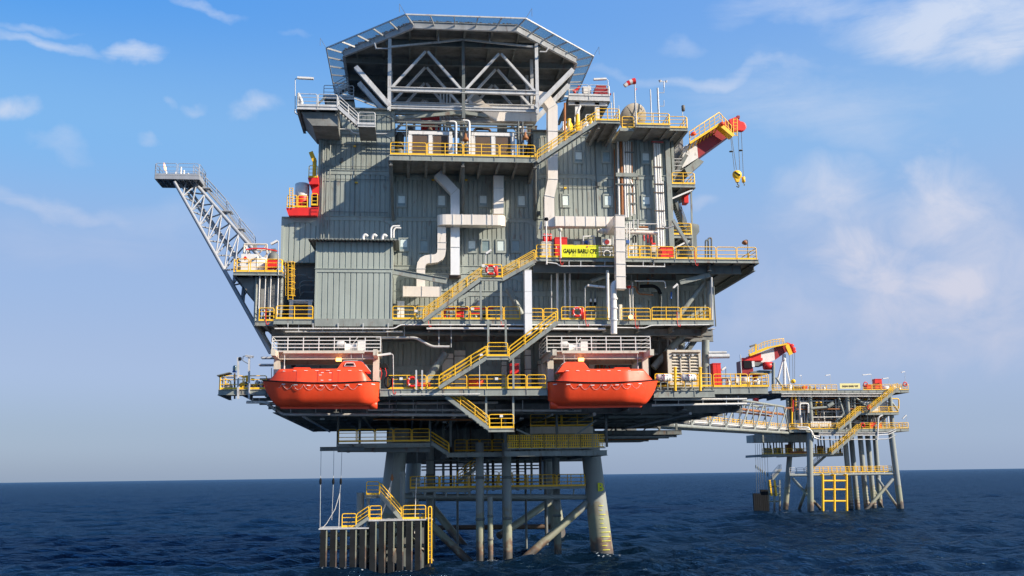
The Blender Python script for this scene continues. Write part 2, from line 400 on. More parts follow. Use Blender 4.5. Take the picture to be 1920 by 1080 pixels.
# ------------------------------------------------------------------ the sea
WAVES = []
def wave_z(x, y):
    r = max(.3, .0048*math.hypot(x-CAM.x, y-CAM.y)); return sum(a*min(1, max(0, (l/r-2.5)/3))*math.cos(kx*x+ky*y+p) for kx, ky, p, a, l in WAVES)
def sea():
    rng = np.random.default_rng(3)
    rr = [6.0]
    while rr[-1] < 60000: rr.append(rr[-1]*(1.0048 if 45 < rr[-1] < 900 else (1.02 if rr[-1] < 4000 else 1.06)))
    rr = np.array(rr); c0 = math.radians(6)
    fine = np.linspace(-math.radians(36), math.radians(36), 640)
    coarse = np.linspace(math.radians(36), math.radians(324), 90)[1:-1]
    th = np.concatenate([fine, coarse]) + c0; nt, nr = len(th), len(rr)
    RR, TH = np.meshgrid(rr, th, indexing='ij'); X = RR*np.sin(TH)+CAM.x; Yy = RR*np.cos(TH)+CAM.y
    dr = np.gradient(rr)[:, None]; da = np.gradient(np.unwrap(th))[None, :]*RR; res = np.maximum(dr, np.where(np.abs(TH-c0) < .65, 0, da))
    Z = np.zeros_like(X); DX = np.zeros_like(X); DY = np.zeros_like(X)
    wind = math.radians(104)
    for i in range(130):
        lam = 1.2*(24/1.2)**rng.random(); a = wind+rng.normal()*.48; k = 2*math.pi/lam; amp = .0135*lam**.46*(.5+rng.random())
        amp *= .62 if lam > 14 else 1.0
        kx, ky = k*math.cos(a), k*math.sin(a); ph = rng.random()*6.28; WAVES.append((kx, ky, ph, amp, lam))
        att = np.clip((lam/res-2.5)/3, 0, 1); t = kx*X+ky*Yy+ph
        Z += amp*att*np.cos(t); s = amp*att*np.sin(t)*.75; DX -= s*math.cos(a); DY -= s*math.sin(a)
    co = np.stack([X+DX, Yy+DY, Z], -1).reshape(-1, 3).astype(np.float32)
    i, j = np.meshgrid(np.arange(nr-1), np.arange(nt), indexing='ij'); j2 = (j+1) % nt
    q = np.stack([i*nt+j, (i+1)*nt+j, (i+1)*nt+j2, i*nt+j2], -1).reshape(-1, 4)[:, ::-1].astype(np.int32)
    me = bpy.data.meshes.new('sea'); nq = len(q)
    co = np.concatenate([co, [[CAM.x, CAM.y, -.05]]]).astype(np.float32)
    tri = np.stack([np.full(nt, nr*nt), np.arange(nt), (np.arange(nt)+1) % nt], -1)[:, ::-1].astype(np.int32)
    me.vertices.add(len(co)); me.vertices.foreach_set('co', co.ravel())
    me.loops.add(nq*4+nt*3); me.loops.foreach_set('vertex_index', np.concatenate([q.ravel(), tri.ravel()]))
    me.polygons.add(nq+nt); me.polygons.foreach_set('loop_start', np.concatenate([np.arange(nq)*4, nq*4+np.arange(nt)*3]).astype(np.int32))
    me.polygons.foreach_set('use_smooth', np.ones(nq+nt, bool)); me.update(calc_edges=True); me.validate()
    m = bpy.data.materials.new('sea_water'); m.use_nodes = True; N = m.node_tree.nodes; L = m.node_tree.links
    N.remove(N['Principled BSDF']); out = N['Material Output']
    df = N.new('ShaderNodeBsdfDiffuse'); df.inputs[0].default_value = SEA_COL; gl = N.new('ShaderNodeBsdfGlossy'); gl.inputs[0].default_value = SEA_GLOSS; gl.inputs[1].default_value = .12
    fr = N.new('ShaderNodeFresnel'); fr.inputs[0].default_value = 1.33; mr = N.new('ShaderNodeMapRange'); mr.inputs[1].default_value = .02; mr.inputs[2].default_value = .85; mr.inputs[3].default_value = .02; mr.inputs[4].default_value = SEA_MAX
    L.new(fr.outputs[0], mr.inputs[0]); ms = N.new('ShaderNodeMixShader'); L.new(mr.outputs[0], ms.inputs[0]); L.new(df.outputs[0], ms.inputs[1]); L.new(gl.outputs[0], ms.inputs[2]); L.new(ms.outputs[0], out.inputs[0])
    geo = N.new('ShaderNodeNewGeometry'); h = None
    for sc, rot, w, st in ((.45, .15, 1.0, (1,2.0,1)), (1.3, -.2, .55, (1,1.8,1)), (3.6, .4, .22, (1,1.5,1))):
        mp = N.new('ShaderNodeMapping'); mp.inputs['Scale'].default_value = st; mp.inputs['Rotation'].default_value = (0,0,rot); L.new(geo.outputs['Position'], mp.inputs[0])
        t = N.new('ShaderNodeTexNoise'); t.inputs['Scale'].default_value = sc; t.inputs['Detail'].default_value = 4; L.new(mp.outputs[0], t.inputs['Vector'])
        mu = N.new('ShaderNodeMath'); mu.operation = 'MULTIPLY'; mu.inputs[1].default_value = w; L.new(t.outputs[0], mu.inputs[0])
        if h is None: h = mu.outputs[0]
        else:
            ad = N.new('ShaderNodeMath'); L.new(h, ad.inputs[0]); L.new(mu.outputs[0], ad.inputs[1]); h = ad.outputs[0]
    bp = N.new('ShaderNodeBump'); bp.inputs['Strength'].default_value = 1.0; bp.inputs['Distance'].default_value = .5; L.new(h, bp.inputs['Height']); [L.new(bp.outputs[0], q) for q in (df.inputs[2], gl.inputs['Normal'], fr.inputs['Normal'])]
    me.materials.append(m); o = bpy.data.objects.new('sea', me); COL.objects.link(o); o['kind'] = 'structure'
SEA_COL = (.0022,.0095,.023,1); SEA_GLOSS = (.34,.55,.77,1); SEA_MAX = .58
sea()
# ------------------------------------------------------------------ key levels of the platform (metres above the sea)
ZA, ZB, ZC, ZD, ZR = 14.67, 20.45, 25.86, 34.82, 38.95
YW = 5.0                                                  # front of the accommodation walls
def X(px, py, Y): return at(px, py, Y).x
def Z(px, py, Y): return at(px, py, Y).z
# ------------------------------------------------------------------ accommodation block
def windowed(t, px, py, Y, glass, w=.66, h=.96, fr=.15):
    c = at(px, py, Y); m = MB()
    x0, x1, z0, z1 = c.x-w/2, c.x+w/2, c.z-h/2, c.z+h/2
    for a, b, e, f in ((x0-fr, x1+fr, z1, z1+fr), (x0-fr, x1+fr, z0-fr*1.3, z0), (x0-fr, x0, z0, z1), (x1, x1+fr, z0, z1)): m.box(a, b, Y-.05, Y+.10, e, f)
    f = m.build('window', 'wallgrey', t)
    MB().box(x0+.002, x1-.002, Y+.02, Y+.04, z0+.002, z1-.002).build('pane', 'glass', f)
    if glass: MB().box(x0+.03, x1-.03, Y+.005, Y+.016, z0+(h*.25 if glass == 1 else .04), z1-.03).build('blind', 'blind', f)
def storey_walls(t, xa, xb, zs, y, m='wallgrey', band=.42, cols=(), period=.44):
    """corrugated panels between smooth floor bands and posts"""
    xs = sorted([xa]+list(cols)+[xb])
    for (z0, z1) in zs:
        mb = MB()
        for i in range(len(xs)-1): corr(mb, xs[i]+.12, xs[i+1]-.12, z0+.0, z1-band, y+.05, period, .11, .06)
        mb.build('corrugated_wall', m, t)
        b = MB(); b.box(xa, xb, y, y+.2, z1-band, z1); b.box(xa, xb, y-.07, y-.001, z1-.07, z1-.01)
        for i in range(len(xs)-1):                          # chamfered panel corners under the band
            a, c = xs[i]+.12, xs[i+1]-.12
            for p, s in ((a, 1), (c, -1)): b.prism([(p, y+.003, z1-band-.001), (p+s*.7, y+.003, z1-band-.001), (p, y+.003, z1-band-.34)], (0, .06, 0))
        b.build('floor_band', m, t)
    for x in xs: MB().box(x-.12, x+.12, y-.03, y+.2, zs[0][0], zs[-1][1]).build('wall_post', m, t)
def accommodation():
    xl, xr, xm0, xm1 = -16.82, 15.6, X(737, 270, YW), X(1003, 270, YW); zl = Z(650, 206, YW)
    t = thing('accommodation_block', 'tall grey corrugated steel accommodation block with rows of small square windows', 'building', (0, 12, ZB))
    MB().box(xl, xr, YW+.2, 30, ZB, ZD-.25).build('body', 'wallgrey', t)
    MB().box(xl, xm0, YW+.2, 22, ZD-.248, zl).build('upper_body', 'wallgrey', t); MB().box(xm1, xr, YW+.2, 22, ZD-.248, ZR-.02).build('upper_body', 'wallgrey', t)
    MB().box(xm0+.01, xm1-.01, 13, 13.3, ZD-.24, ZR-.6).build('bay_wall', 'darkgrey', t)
    lv = [ZB+.35, Z(900, 498, YW), Z(900, 408, YW), Z(900, 323, YW), ZD-.1]
    cols = [X(735, 380, YW), X(868, 380, YW), X(1003, 380, YW), X(1122, 380, YW)]
    storey_walls(t, xl, xr, [(lv[i], lv[i+1]) for i in range(3)], YW, cols=cols)
    storey_walls(t, xl, xm0, [(lv[3], Z(650, 244, YW)), (Z(650, 243.5, YW), zl)], YW)
    storey_walls(t, xm0+.01, xm1-.01, [(lv[3], ZD-.25)], YW, cols=[cols[1]])
    storey_walls(t, xm1, xr, [(lv[3], ZR)], YW, cols=[cols[3]])
    for px, py, g in ((753,376,1),(828,376,2),(906,376,1),(978,376,2),(1060,376,2),(1140,376,2),(1212,378,1),
                      (1085,294,1),(1137,294,0),(1211,296,1),(757,458,1),(795,461,0),(885,461,1),(911,461,0),(939,461,2),(967,461,0),(1082,461,1)):
        windowed(t, px, py, YW, g)
    for py in (272, 337, 313, 398):                         # thin handrail pipes fixed along the wall
        z = Z(700, py, YW-.1); MB().pipe([(X(598+6,py+4,YW), YW-.05, z-.35), (X(612,py,YW), YW-.12, z), (X(728,py,YW), YW-.12, z)], .03, 5).build('grab_rail', 'darkgrey', t)
    z = Z(1090, 350, YW-.1); MB().tube((X(1050,350,YW), YW-.12, z), (X(1150,350,YW), YW-.12, z), .035, 5).build('grab_rail', 'darkgrey', t)
    for a, c, z in ((xl, xm0, zl), (xm1, xr, ZR)): MB().box(a-.25, c+.12, YW-.30, 22.2, z, z+.14).build('roof', 'darkgrey', t)
    for px in (604, 609, 618): MB().tube((X(px,350,4.8), 4.8, Z(px,470,4.8)), (X(px,350,4.8), 4.8, Z(px,250,4.8)), .05, 6).build('corner_conduit', 'grey', t)
    rr = random.Random(17)
    for px, py0, py1 in ((742,412,330),(866,395,330),(1008,440,300),(1120,400,262),(1056,440,360),(1200,440,262),(664,404,250),(955,480,412),(870,480,412)): MB().tube((X(px,py0,4.93),4.93,Z(px,py0,4.93)), (X(px,py0,4.93),4.93,Z(px,py1,4.93)), .03, 5).build('cable_conduit', 'darkgrey', t)
    for px, py in ((665,274),(668,342),(812,337),(874,337),(1060,352),(1138,437)): c = at(px,py,4.85); MB().box(c.x-.12,c.x+.12,4.82,4.98,c.z-.06,c.z+.06).build('wall_light', 'yellow', t)
    for px, py in ((741,425),(1010,400),(1123,345),(870,425),(640,300)): c = at(px,py,4.85); MB().box(c.x-.14,c.x+.14,4.80,4.98,c.z-.2,c.z+.2).build('junction_box', 'darkgrey', t)
    for px in (1252,): MB().box(X(1250,350,YW), X(1258,350,YW), YW-.12, YW-.03, lv[0]+5.2, ZR).build('corner_column', 'grey', t)
    return t
acc = accommodation()
def left_annex():
    x0, x1 = X(529, 470, YW+.1), -16.83; zt = Z(565, 408, YW); zb = Z(565, 492, YW)
    t = thing('annex_module', 'low grey corrugated annex left of the tall block, red crane behind its roof', 'building', (x0/2+x1/2, 8, zb))
    MB().box(x0, x1-.002, YW+.2, 24, zb, zt).build('body', 'boxgrey', t)
    storey_walls(t, x0, x1-.002, [(zb, zt)], YW+.02, m='boxgrey', band=.45)
    MB().box(x0-.1, x1-.01, YW-.05, 24.1, zt+.001, zt+.06).build('roof', 'darkgrey', t)
    z2 = Z(560, 600, 5.6)
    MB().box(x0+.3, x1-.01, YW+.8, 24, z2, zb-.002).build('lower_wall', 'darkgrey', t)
left_annex()
def machinery_box():
    x0, x1 = -16.5, X(736, 520, 0); z0, z1 = 20.16, Z(665, 453, 0); zm = Z(665, 507, 0)
    t = thing('machinery_room', 'pale grey ribbed machinery room with an overhanging dark corrugated roof', 'building', ((x0+x1)/2, 2.4, z0))
    MB().box(x0+.05, x1-.05, .2, 4.97, z0, z1).build('body', 'boxgrey', t)
    m = MB(); corr(m, x0+.14, x1-.14, z0+.05, zm-.16, .06, .47, .10, .055); corr(m, x0+.14, x1-.14, zm+.16, z1-.02, .06, .47, .10, .055); m.build('ribbed_wall', 'boxgrey', t)
    m = MB(); m.box(x0, x1, 0, .18, zm-.16, zm+.16); m.box(x0-.06, x1+.06, -.06, -.002, zm+.12, zm+.16); m.build('floor_band', 'boxgrey', t)
    for x in (x0+.07, x1-.07): MB().box(x-.07, x+.07, -.01, .18, z0, zm-.161).build('wall_post', 'boxgrey', t); MB().box(x-.07, x+.07, -.01, .18, zm+.161, z1).build('wall_post', 'boxgrey', t)
    mm = MB(); corr(mm, 0.05, 4.7, zm+.1, z1-.1, 0, .47, .10, .07)                                   # the right-hand flank
    mm.v = [Vector((x1-.05+.06-v.y, v.x+.2, v.z)) for v in mm.v]; mm.build('side_wall', 'boxgrey', t)
    r = MB(); n = 26; xa, xb = X(578, 449, -.6), X(748, 449, -.6); pr = []
    for i in range(n*2+1):
        pr.append((xa+(xb-xa)*i/(n*2), .035 if i % 2 else -.035))
    ya, yb, za, zb = -.75, 5.0, z1-.02, z1+.35
    v = [(x, ya, za+dz) for x, dz in pr]+[(x, yb, zb+dz) for x, dz in pr]+[(x, ya, za+dz+.05) for x, dz in pr]+[(x, yb, zb+dz+.05) for x, dz in pr]; k = len(pr)
    r.add(v, [(i, i+1, k+i+1, k+i) for i in range(k-1)]+[(2*k+i, 3*k+i, 3*k+i+1, 2*k+i+1) for i in range(k-1)]+[(i, 2*k+i, 2*k+i+1, i+1) for i in range(k-1)]+[(0,k,3*k,2*k),(k-1,3*k-1,4*k-1,2*k-1)])
    r.build('roof', 'darkgrey', t)
    for px in (686, 703, 722):                               # small vents on the roof
        c = at(px, 447, .6); MB().pipe([(c.x-.22, .6, za+.05), (c.x-.22, .6, za+.62), (c.x-.05, .6, za+.8), (c.x+.14, .6, za+.62)], .13, 8, .15).build('roof_vent', 'white', t)
    # raking beam to the right of the box
    MB().ibeam(at(737, 509, .4), at(838, 527, .6), .25, .5, .05).build('raking_beam', 'grey', t)
machinery_box()
# ------------------------------------------------------------------ walls of the process levels
def level_wall(name, label, px0, px1, Yw, z0, z1, m='wallgrey', ref=560, band=.5, split=None, back=26):
    x0, x1 = X(px0, ref, Yw), X(px1, ref, Yw); t = thing(name, label, 'wall', ((x0+x1)/2, Yw, z0))
    n = max(1, round((x1-x0)/6)); cols = [x0+(x1-x0)*i/n for i in range(1, n)]
    storey_walls(t, x0, x1, [(z0, z1)] if split is None else [(z0, split), (split, z1)], Yw, m=m, band=band, cols=cols)
    MB().box(x0, x1, Yw+.2, back, z0, z1).build('body', m, t)
    return t
level_wall('deck_wall', 'grey ribbed wall behind the long yellow railing below the sign', 740, 1219, 4.6, ZB, ZC-.5, split=Z(900, 545, 4.6))
level_wall('deck_wall', 'grey ribbed wall beyond the dark doorway at the end of the sign deck', 1241, 1322, 4.6, ZB, ZC-.5, split=Z(1280, 535, 4.6))
t = thing('doorway_wall', 'dark open doorway in the grey wall under the sign deck', 'wall', (X(1230,570,4.9), 4.9, ZB))
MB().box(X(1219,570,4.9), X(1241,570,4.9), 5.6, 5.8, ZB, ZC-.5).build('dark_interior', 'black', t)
MB().box(X(1219,540,4.9), X(1241,540,4.9), 4.6, 4.9, Z(1230,547,4.6), ZC-.5).build('lintel_panel', 'wallgrey', t)
level_wall('deck_wall', 'dark grey ribbed wall in the shade behind the lifeboats', 522, 1216, 6.2, ZA, ZB-.45, m='wallgrey', ref=680, split=Z(800, 685, 6.2))
# ------------------------------------------------------------------ decks
XL, XR = X(410, 741, 0), X(1440, 733, 0)
def main_deck():
    t = thing('main_deck', 'lowest wide grey steel deck carrying the two orange lifeboats', 'deck', (0, 14, ZA-.6))
    slab(t, X(498,741,0), XR, 0.0, 36, ZA, .60, step=3.0)
    x0, x1 = XL, X(500,741,0)
    slab(t, x0, x1-.06, -.2, 5.2, ZA-.02, .45)
    x0, x1 = X(713,738,-2.4), X(1026,738,-2.4)
    slab(t, x0, x1, -2.4, -.08, Z(870,729,-2.4), .58, inner=False, name='walkway_beam')
    x0, x1 = X(1226,735,-.9), X(1340,735,-.9)
    slab(t, x0, x1, -.9, -.08, Z(1280,732,-.9), .60, inner=False, name='liferaft_platform')
    j = MB()                                                  # deep plate girders and stiffeners hanging below
    for i in range(9):
        x = -19.5+i*4.9; j.ibeam((x, .8, ZA-1.25), (x, 35.5, ZA-1.25), .45, 1.25, .06)
    for y in (3.0, 8.5, 14, 20, 26, 32): j.ibeam((X(520,760,0), y, ZA-1.55), (20.6, y, ZA-1.55), .4, .9, .06)
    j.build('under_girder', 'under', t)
    j = MB()
    for y in (1.0, 5.5, 11, 17, 23, 29): j.bar((-21.5, y, ZA-.75), (21.5, y, ZA-.75), .2, .25)
    j.build('cross_joist', 'darkgrey', t)
    rr = random.Random(31)
    for k in range(16):                                       # pipes slung under the deck, across and along
        y = 1.8+k*2.0; z = ZA-1.05-rr.random()*.8; a = -19+rr.random()*14; b = a+10+rr.random()*16; MB().tube((a,y,z), (min(b,20.5),y,z), .06+.1*rr.random(), 7).build('slung_pipe', ['pipe','grey','steel','rustpipe','grey'][k%5], t)
    for k in range(9): x = -17.5+k*4.1+rr.random(); MB().tube((x,2,ZA-2.1), (x,30,ZA-2.1), .08+.08*rr.random(), 7).build('slung_pipe', ['pipe','darkgrey','steel'][k%3], t)
main_deck()
def mid_deck():
    t = thing('process_deck', 'grey steel process deck between the lifeboat deck and the sign deck', 'deck', (0, 12, ZB-.5))
    slab(t, X(513,603,0), X(1338,603,0), 0, 30, ZB, .44, step=3.0)
    slab(t, X(478,607,.6), X(513,607,0)-.05, .5, 6, ZB-.08, .42)
    x0, x1 = X(590,605,-.1), X(737,605,-.1)
    MB().box(x0, x1, -.16, -.09, ZB-.62, ZB+.02).build('bulwark_plate', 'grey', t)
    j = MB()
    for y in (2, 5.8): j.ibeam((X(510,600,y), y, ZB-.8), (X(1335,600,y), y, ZB-.8), .3, .6, .05)
    for i in range(13): x = -19+i*3; j.ibeam((x, .4, ZB-.7), (x, 6.1, ZB-.7), .2, .45, .04)
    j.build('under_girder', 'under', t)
mid_deck()
def sign_deck():
    t = thing('sign_deck', 'upper grey deck with the yellow name board, cantilevered far to the right', 'deck', (11, 6, ZC-.5))
    slab(t, X(1004,486,0), X(1224,486,0), 0, 4.95, ZC, .34)
    xa, xb = X(1205,490,0), X(1421,490,0)
    slab(t, X(1224,490,0)+.06, xb, -.15, 13, ZC-.06, .34, step=1.7)
    j = MB(); j.ibeam((X(1000,500,.9), 1.1, ZC-.75), (xb-1.2, 1.1, ZC-.75), .35, .75, .05); j.ibeam((X(1000,500,.9), 4.2, ZC-.75), (15.5, 4.2, ZC-.75), .35, .75, .05)
    j.ibeam((xb-.3, .3, ZC-.70), (xb-.3, 12.8, ZC-.70), .3, .6, .05); j.ibeam((17.5, .3, ZC-.70), (17.5, 12.8, ZC-.70), .3, .6, .05); j.ibeam((16, 12.8, ZC-.7), (xb-.3, 12.8, ZC-.7), .3, .6, .05)
    j.build('under_girder', 'darkgrey', t)
    # brackets and columns that carry the cantilever
    for a, b, y, r in (((1331,530),(1331,603),2.2,.34), ((1323,640),(1323,730),2.2,.34)):
        MB().tube(at(a[0],a[1]-2,y), at(b[0],b[1],y), r, 14).build('column', 'grey', t)
    MB().tube(at(1322,528,2.4), at(1265,602,2.4), .22, 10).build('brace', 'grey', t)
    MB().ibeam(at(1275,530,1.0), at(1332,515,1.0), .25, .4, .05).build('bracket_beam', 'grey', t)
sign_deck()
def balcony():
    x0, x1 = X(730,292,0), X(1005,299,0)
    t = thing('ventilation_balcony', 'dark overhanging balcony with ventilation units below the helideck', 'deck', ((x0+x1)/2, 2.5, ZD-.4))
    slab(t, x0, x1, 0, 4.98, ZD, .52, step=1.5)
    for px in (733, 868, 1003):
        a = at(px, 303, .25); b = Vector((X(px+(4 if px<800 else 0), 408, 4.9), 4.9, Z(px, 412, 4.9)))
        MB().tube(a, b, .15, 10).build('raking_strut', 'darkgrey', t)
        MB().ibeam((a.x, .1, ZD-.72), (a.x, 4.95, ZD-.72), .3, .4, .05).build('bracket', 'under', t)
balcony()
def cellar():
    Yc = 6.0
    t = thing('cellar_deck', 'dark cellar deck hanging under the platform above the legs', 'deck', (-3, 12, 9.5))
    z1 = Z(730, 831, Yc); x0, x1 = X(632,831,Yc), X(806,831,Yc)
    slab(t, x0, x1, Yc, 22, z1, .38)
    Y2 = 4.4; z2 = Z(1040, 845, Y2); xa, xb = X(946,848,Y2), X(1138,848,Y2)
    slab(t, xa, xb, Y2, 26, z2, .46)
    zc = Z(850, 857, 7.0); slab(t, X(838,857,7.), X(950,857,7.)-.1, 7.0, 26, z2-.01, .40)
    for px, Y in ((633,Yc),(674,Yc),(806,Yc),(845,7.),(948,Y2),(1045,Y2),(1138,Y2)):
        a = at(px, 838, Y+.1); MB().bar((a.x, Y+.15, a.z), (a.x, Y+.15, ZA-.6), .2, .2, (0,1,0)).build('hanger_post', 'darkgrey', t)
    MB().bar(at(968,805,Y2-.05), at(1042,838,Y2-.05), .16, .2, (0,1,0)).build('brace', 'grey', t); MB().bar(at(1048,838,Y2-.05), at(1118,788,Y2-.05), .16, .2, (0,1,0)).build('brace', 'grey', t)
    MB().ibeam(at(633,836,Yc+.5)+V((0,0,-.3)), at(806,836,Yc+.5)+V((0,0,-.3)), .3, .5, .05).build('under_girder', 'darkgrey', t)
    m = MB(); m.box(-11, 11.5, 25, 25.2, 8.9, ZA-.5); 
    for i in range(12): x = -10.5+i*1.5; m.ibeam((x, 8, ZA-2.0), (x, 25, ZA-2.0), .25, .5, .05)
    m.build('back_bulkhead', 'under', t)
    # lower deck on the right that carries the bridge end
    t2 = thing('bridge_landing', 'dark hanging deck under the right half of the platform where the bridge starts', 'deck', (15, 38, 12)); slab(t2, 7.0, 22.0, 28, 46, 12.3, .5, m='darkgrey', step=1.8)
    for x, y in ((8,28.3),(14.5,28.3),(21.5,28.3),(21.5,36),(8,45)): MB().bar((x,y,12.3), (x,y,ZA-.6), .22, .22, (0,1,0)).build('hanger', 'darkgrey', t2)
    for i in range(7): MB().bar((8.2+i*1.9,28.3,12.3), (8.2+(i+1)*1.9,28.3,ZA-.7) if i % 2 else (8.2+(i-1)*1.9+.1,28.3,ZA-.7), .12, .12, (0,1,0)).build('brace', 'darkgrey', t2)
    for j, y in enumerate((29.5, 33, 38, 43)): MB().tube((7.5,y,11.65), (21.8,y,11.65), .12, 8).build('slung_pipe', ['pipe','grey','rustpipe','grey'][j], t2)
    # sheltered beige plate and equipment behind the right half
    MB().pbox(994, 800, 1112, 813, 7.0, .2).build('wash_plate', 'cream', t)
cellar()
def barrier():
    Y2 = 4.2; t = thing('perforated_barrier', 'yellow perforated guard panels on the cellar deck', 'barrier', at(1043, 842, Y2))
    n = 8; a, b = at(951, 840, Y2), at(1134, 840, Y2); zt, zb = Z(1043,815,Y2), Z(1043,839,Y2)
    for i in range(n):
        x0 = a.x+(b.x-a.x)*i/n+.04; x1 = a.x+(b.x-a.x)*(i+1)/n-.04; m = MB(); nx, nz = 5, 2; y = Y2-.08
        for r_ in range(2):
            zz0, zz1 = (zb, (zb+zt)/2-.04) if r_ == 0 else ((zb+zt)/2+.04, zt)
            xs = [x0+(x1-x0)*(k+(.3 if k % 2 else 0)-.15)/(nx*2+1) for k in range(nx*2+2)]; zs = [zz0+(zz1-zz0)*q for q in (0,.12,.46,.56,.90,1)]; xs[0] = x0; xs[-1] = x1; xs = [xs[0]]+[x0+(x1-x0)*((k//2)+(.22 if k % 2 else .86))/nx-(x1-x0)*(.86/nx-.86/nx) for k in range(1, nx*2+1)]+[x1]; xs = [x0]+[v for q in range(nx) for v in (x0+(x1-x0)*(q+.2)/nx, x0+(x1-x0)*(q+.8)/nx)]+[x1]
            for k in range(nx*2+1):
                for l in range(5):
                    if k % 2 and l % 2: continue
                    m.add([(xs[k],y,zs[l]),(xs[k+1],y,zs[l]),(xs[k+1],y,zs[l+1]),(xs[k],y,zs[l+1])], [(0,1,2,3)])
            m.box(x0, x1, y+.001, y+.03, zz0-.02, zz0+.03)
        m.build('perforated_panel', 'yellow', t)
    MB().box(a.x-.05, b.x+.05, Y2-.05, Y2-.01, zb-.12, zb-.03).build('bottom_rail', 'grey', t)
barrier()
# ------------------------------------------------------------------ helideck
def helideck():
    cx, cy, ap = -3.85, 11.1, 11.1; zb = Z(870, 57, 0); zt = zb+.72
    t = thing('helideck', 'eight-sided helideck on steel trusses with a safety net all round', 'helideck', (cx, cy, ZD))
    def octo(a, z, rot=math.pi/8): R = a/math.cos(math.pi/8); return [Vector((cx+R*math.cos(rot+i*math.pi/4), cy+R*math.sin(rot+i*math.pi/4), z)) for i in range(8)]
    MB().prism(octo(ap-.06, zt-.12), (0,0,.10)).build('deck_plate', 'under', t)
    m = MB(); o0 = octo(ap, 0); 
    for i in range(8):
        a, b = o0[i], o0[(i+1)%8]
        m.ibeam((a.x,a.y,zb+.34), (b.x,b.y,zb+.34), .26, .66, .05)
    m.build('edge_girder', 'steel', t)
    m = MB()
    for k in range(-4, 5):
        h = ap*2.0*.5; x = cx+k*2.45; dd = min(ap, ap*math.sqrt(2)-abs(x-cx))-.2
        m.ibeam((x, cy-dd, zb+.28), (x, cy+dd, zb+.28), .2, .46, .04)
    for k in range(-2, 3):
        y = cy+k*4.2; dd = min(ap, ap*math.sqrt(2)-abs(y-cy))-.2; m.ibeam((cx-dd, y, zb-.1), (cx+dd, y, zb-.1), .28, .6, .05)
    m.build('deck_joist', 'darkgrey', t)
    # outward safety net: frames, rim and glassy mesh
    zo = Z(868, 31, -1.55); o1 = octo(ap+1.6, zo)
    rim = MB(); netm = MB()
    for i in range(8):
        a, b, c, d = o0[i].copy(), o0[(i+1)%8].copy(), o1[(i+1)%8], o1[i]
        a.z = b.z = zt-.08
        rim.bar(d, c, .09, .12, (0,0,1)); n = 5
        for k in range(n+1):
            f = k/n; p, q = a.lerp(b, f), d.lerp(c, f)
            if k < n: MB().bar(p+V((0,0,-.25)), q, .08, .15, (0,0,1)).build('net_bracket', 'steel', t)
        netm.add([a.lerp(d,.04), b.lerp(c,.04), c+V((0,0,-.02)), d+V((0,0,-.02))], [(0,1,2,3)])
    rim.build('net_rim', 'steel', t); netm.build('safety_net', 'net', t)
    m = MB(); rr = random.Random(2)
    for i in (4, 5, 6):                                       # rusty lashing rings and lights along the deck edge
        a, b = o0[i], o0[(i+1)%8]
        for k in range(34):
            p = a.lerp(b, (k+rr.random())/34); z = zt-.06+rr.random()*.10; m.box(p.x-.11, p.x+.11, p.y-.06, p.y+.06, z, z+.07)
    m.build('deck_edge_fitting', 'brown', t)
    # trusses
    zc = Z(868, 171, 2.2); ztp = zb-.15
    for j, y in enumerate((2.2, 5.8, 9.6, 14.0)):
        m = MB(); xs = [X(730,171,2.2), X(869,171,2.2), X(1007,171,2.2)]
        m.ibeam((xs[0]-.15, y, zc), (xs[2]+.15, y, zc), .34, .42, .06)
        zz = zc-1.55
        if j < 2: m.ibeam((xs[0], y+.4, zz), (xs[2], y+.4, zz), .25, .3, .05)
        m.build('truss_chord', 'steel', t)
        m = MB(); top = Z(800, 97, 2.2)
        for a, b in ((xs[0], xs[1]), (xs[1], xs[2])):
            c = (a+b)/2
            m.bar((a+.2, y, zc+.15), (c-.1, y, top), .2, .28, (0,1,0)); m.bar((c+.1, y, top), (b-.2, y, zc+.15), .2, .28, (0,1,0))
        m.build('truss_diagonal', 'steel', t)
        for x in (xs[0], xs[2]): MB().ibeam((x, y, zc-2.0), (x, y, ztp+.1), .3, .3, .05, (0,1,0)).build('truss_post', 'steel', t)
    MB().ibeam((xs[1], 2.2, zc-2.6), (xs[1], 2.2, zb+.1), .28, .3, .05, (0,1,0)).build('king_post', 'darkgrey', t)
    m = MB(); k = Vector((xs[1], 2.0, zb+.05)); 
    for px in (733, 1000): m.bar(k, at(px, 88, 2.0), .14, .16)
    m.build('wind_brace', 'steel', t)
    # raking struts out to the deck's corners
    for j, (a, b) in enumerate((((667,126),(731,199)), ((1074,131),(1004,202)))):
        MB().ibeam(at(*a, 2.2), at(*b, 2.2), .4, .42, .06, (0,1,0)).build('raking_strut', 'steel', t)
    for j, (a, b) in enumerate((((673,156),(735,226)), ((1066,160),(1003,226)))):
        MB().ibeam(at(*a, 6.5), at(*b, 6.5), .4, .45, .06, (0,1,0)).build('raking_strut', 'steel', t)
    # columns down to the block, tie beams at the foot
    for x in xs:
        for y in (5.6, 12.5): MB().ibeam((x, y, ZD), (x, y, zc-1.4), .34, .34, .06, (0,1,0)).build('column', 'darkgrey', t)
    m = MB(); zf = Z(868, 212, 5.6)
    m.ibeam((xs[0], 5.9, zf), (xs[1], 5.9, zf+.05), .3, .38, .05); m.ibeam((xs[1], 5.9, zf+.05), (xs[2], 5.9, zf), .3, .38, .05)
    m.bar((xs[0], 5.2, zf-.9), (xs[1], 5.2, zf-.1), .2, .3); m.bar((xs[1], 5.2, zf-.1), (xs[2], 5.2, zf-.9), .2, .3)
    m.build('tie_beam', 'grey', t)
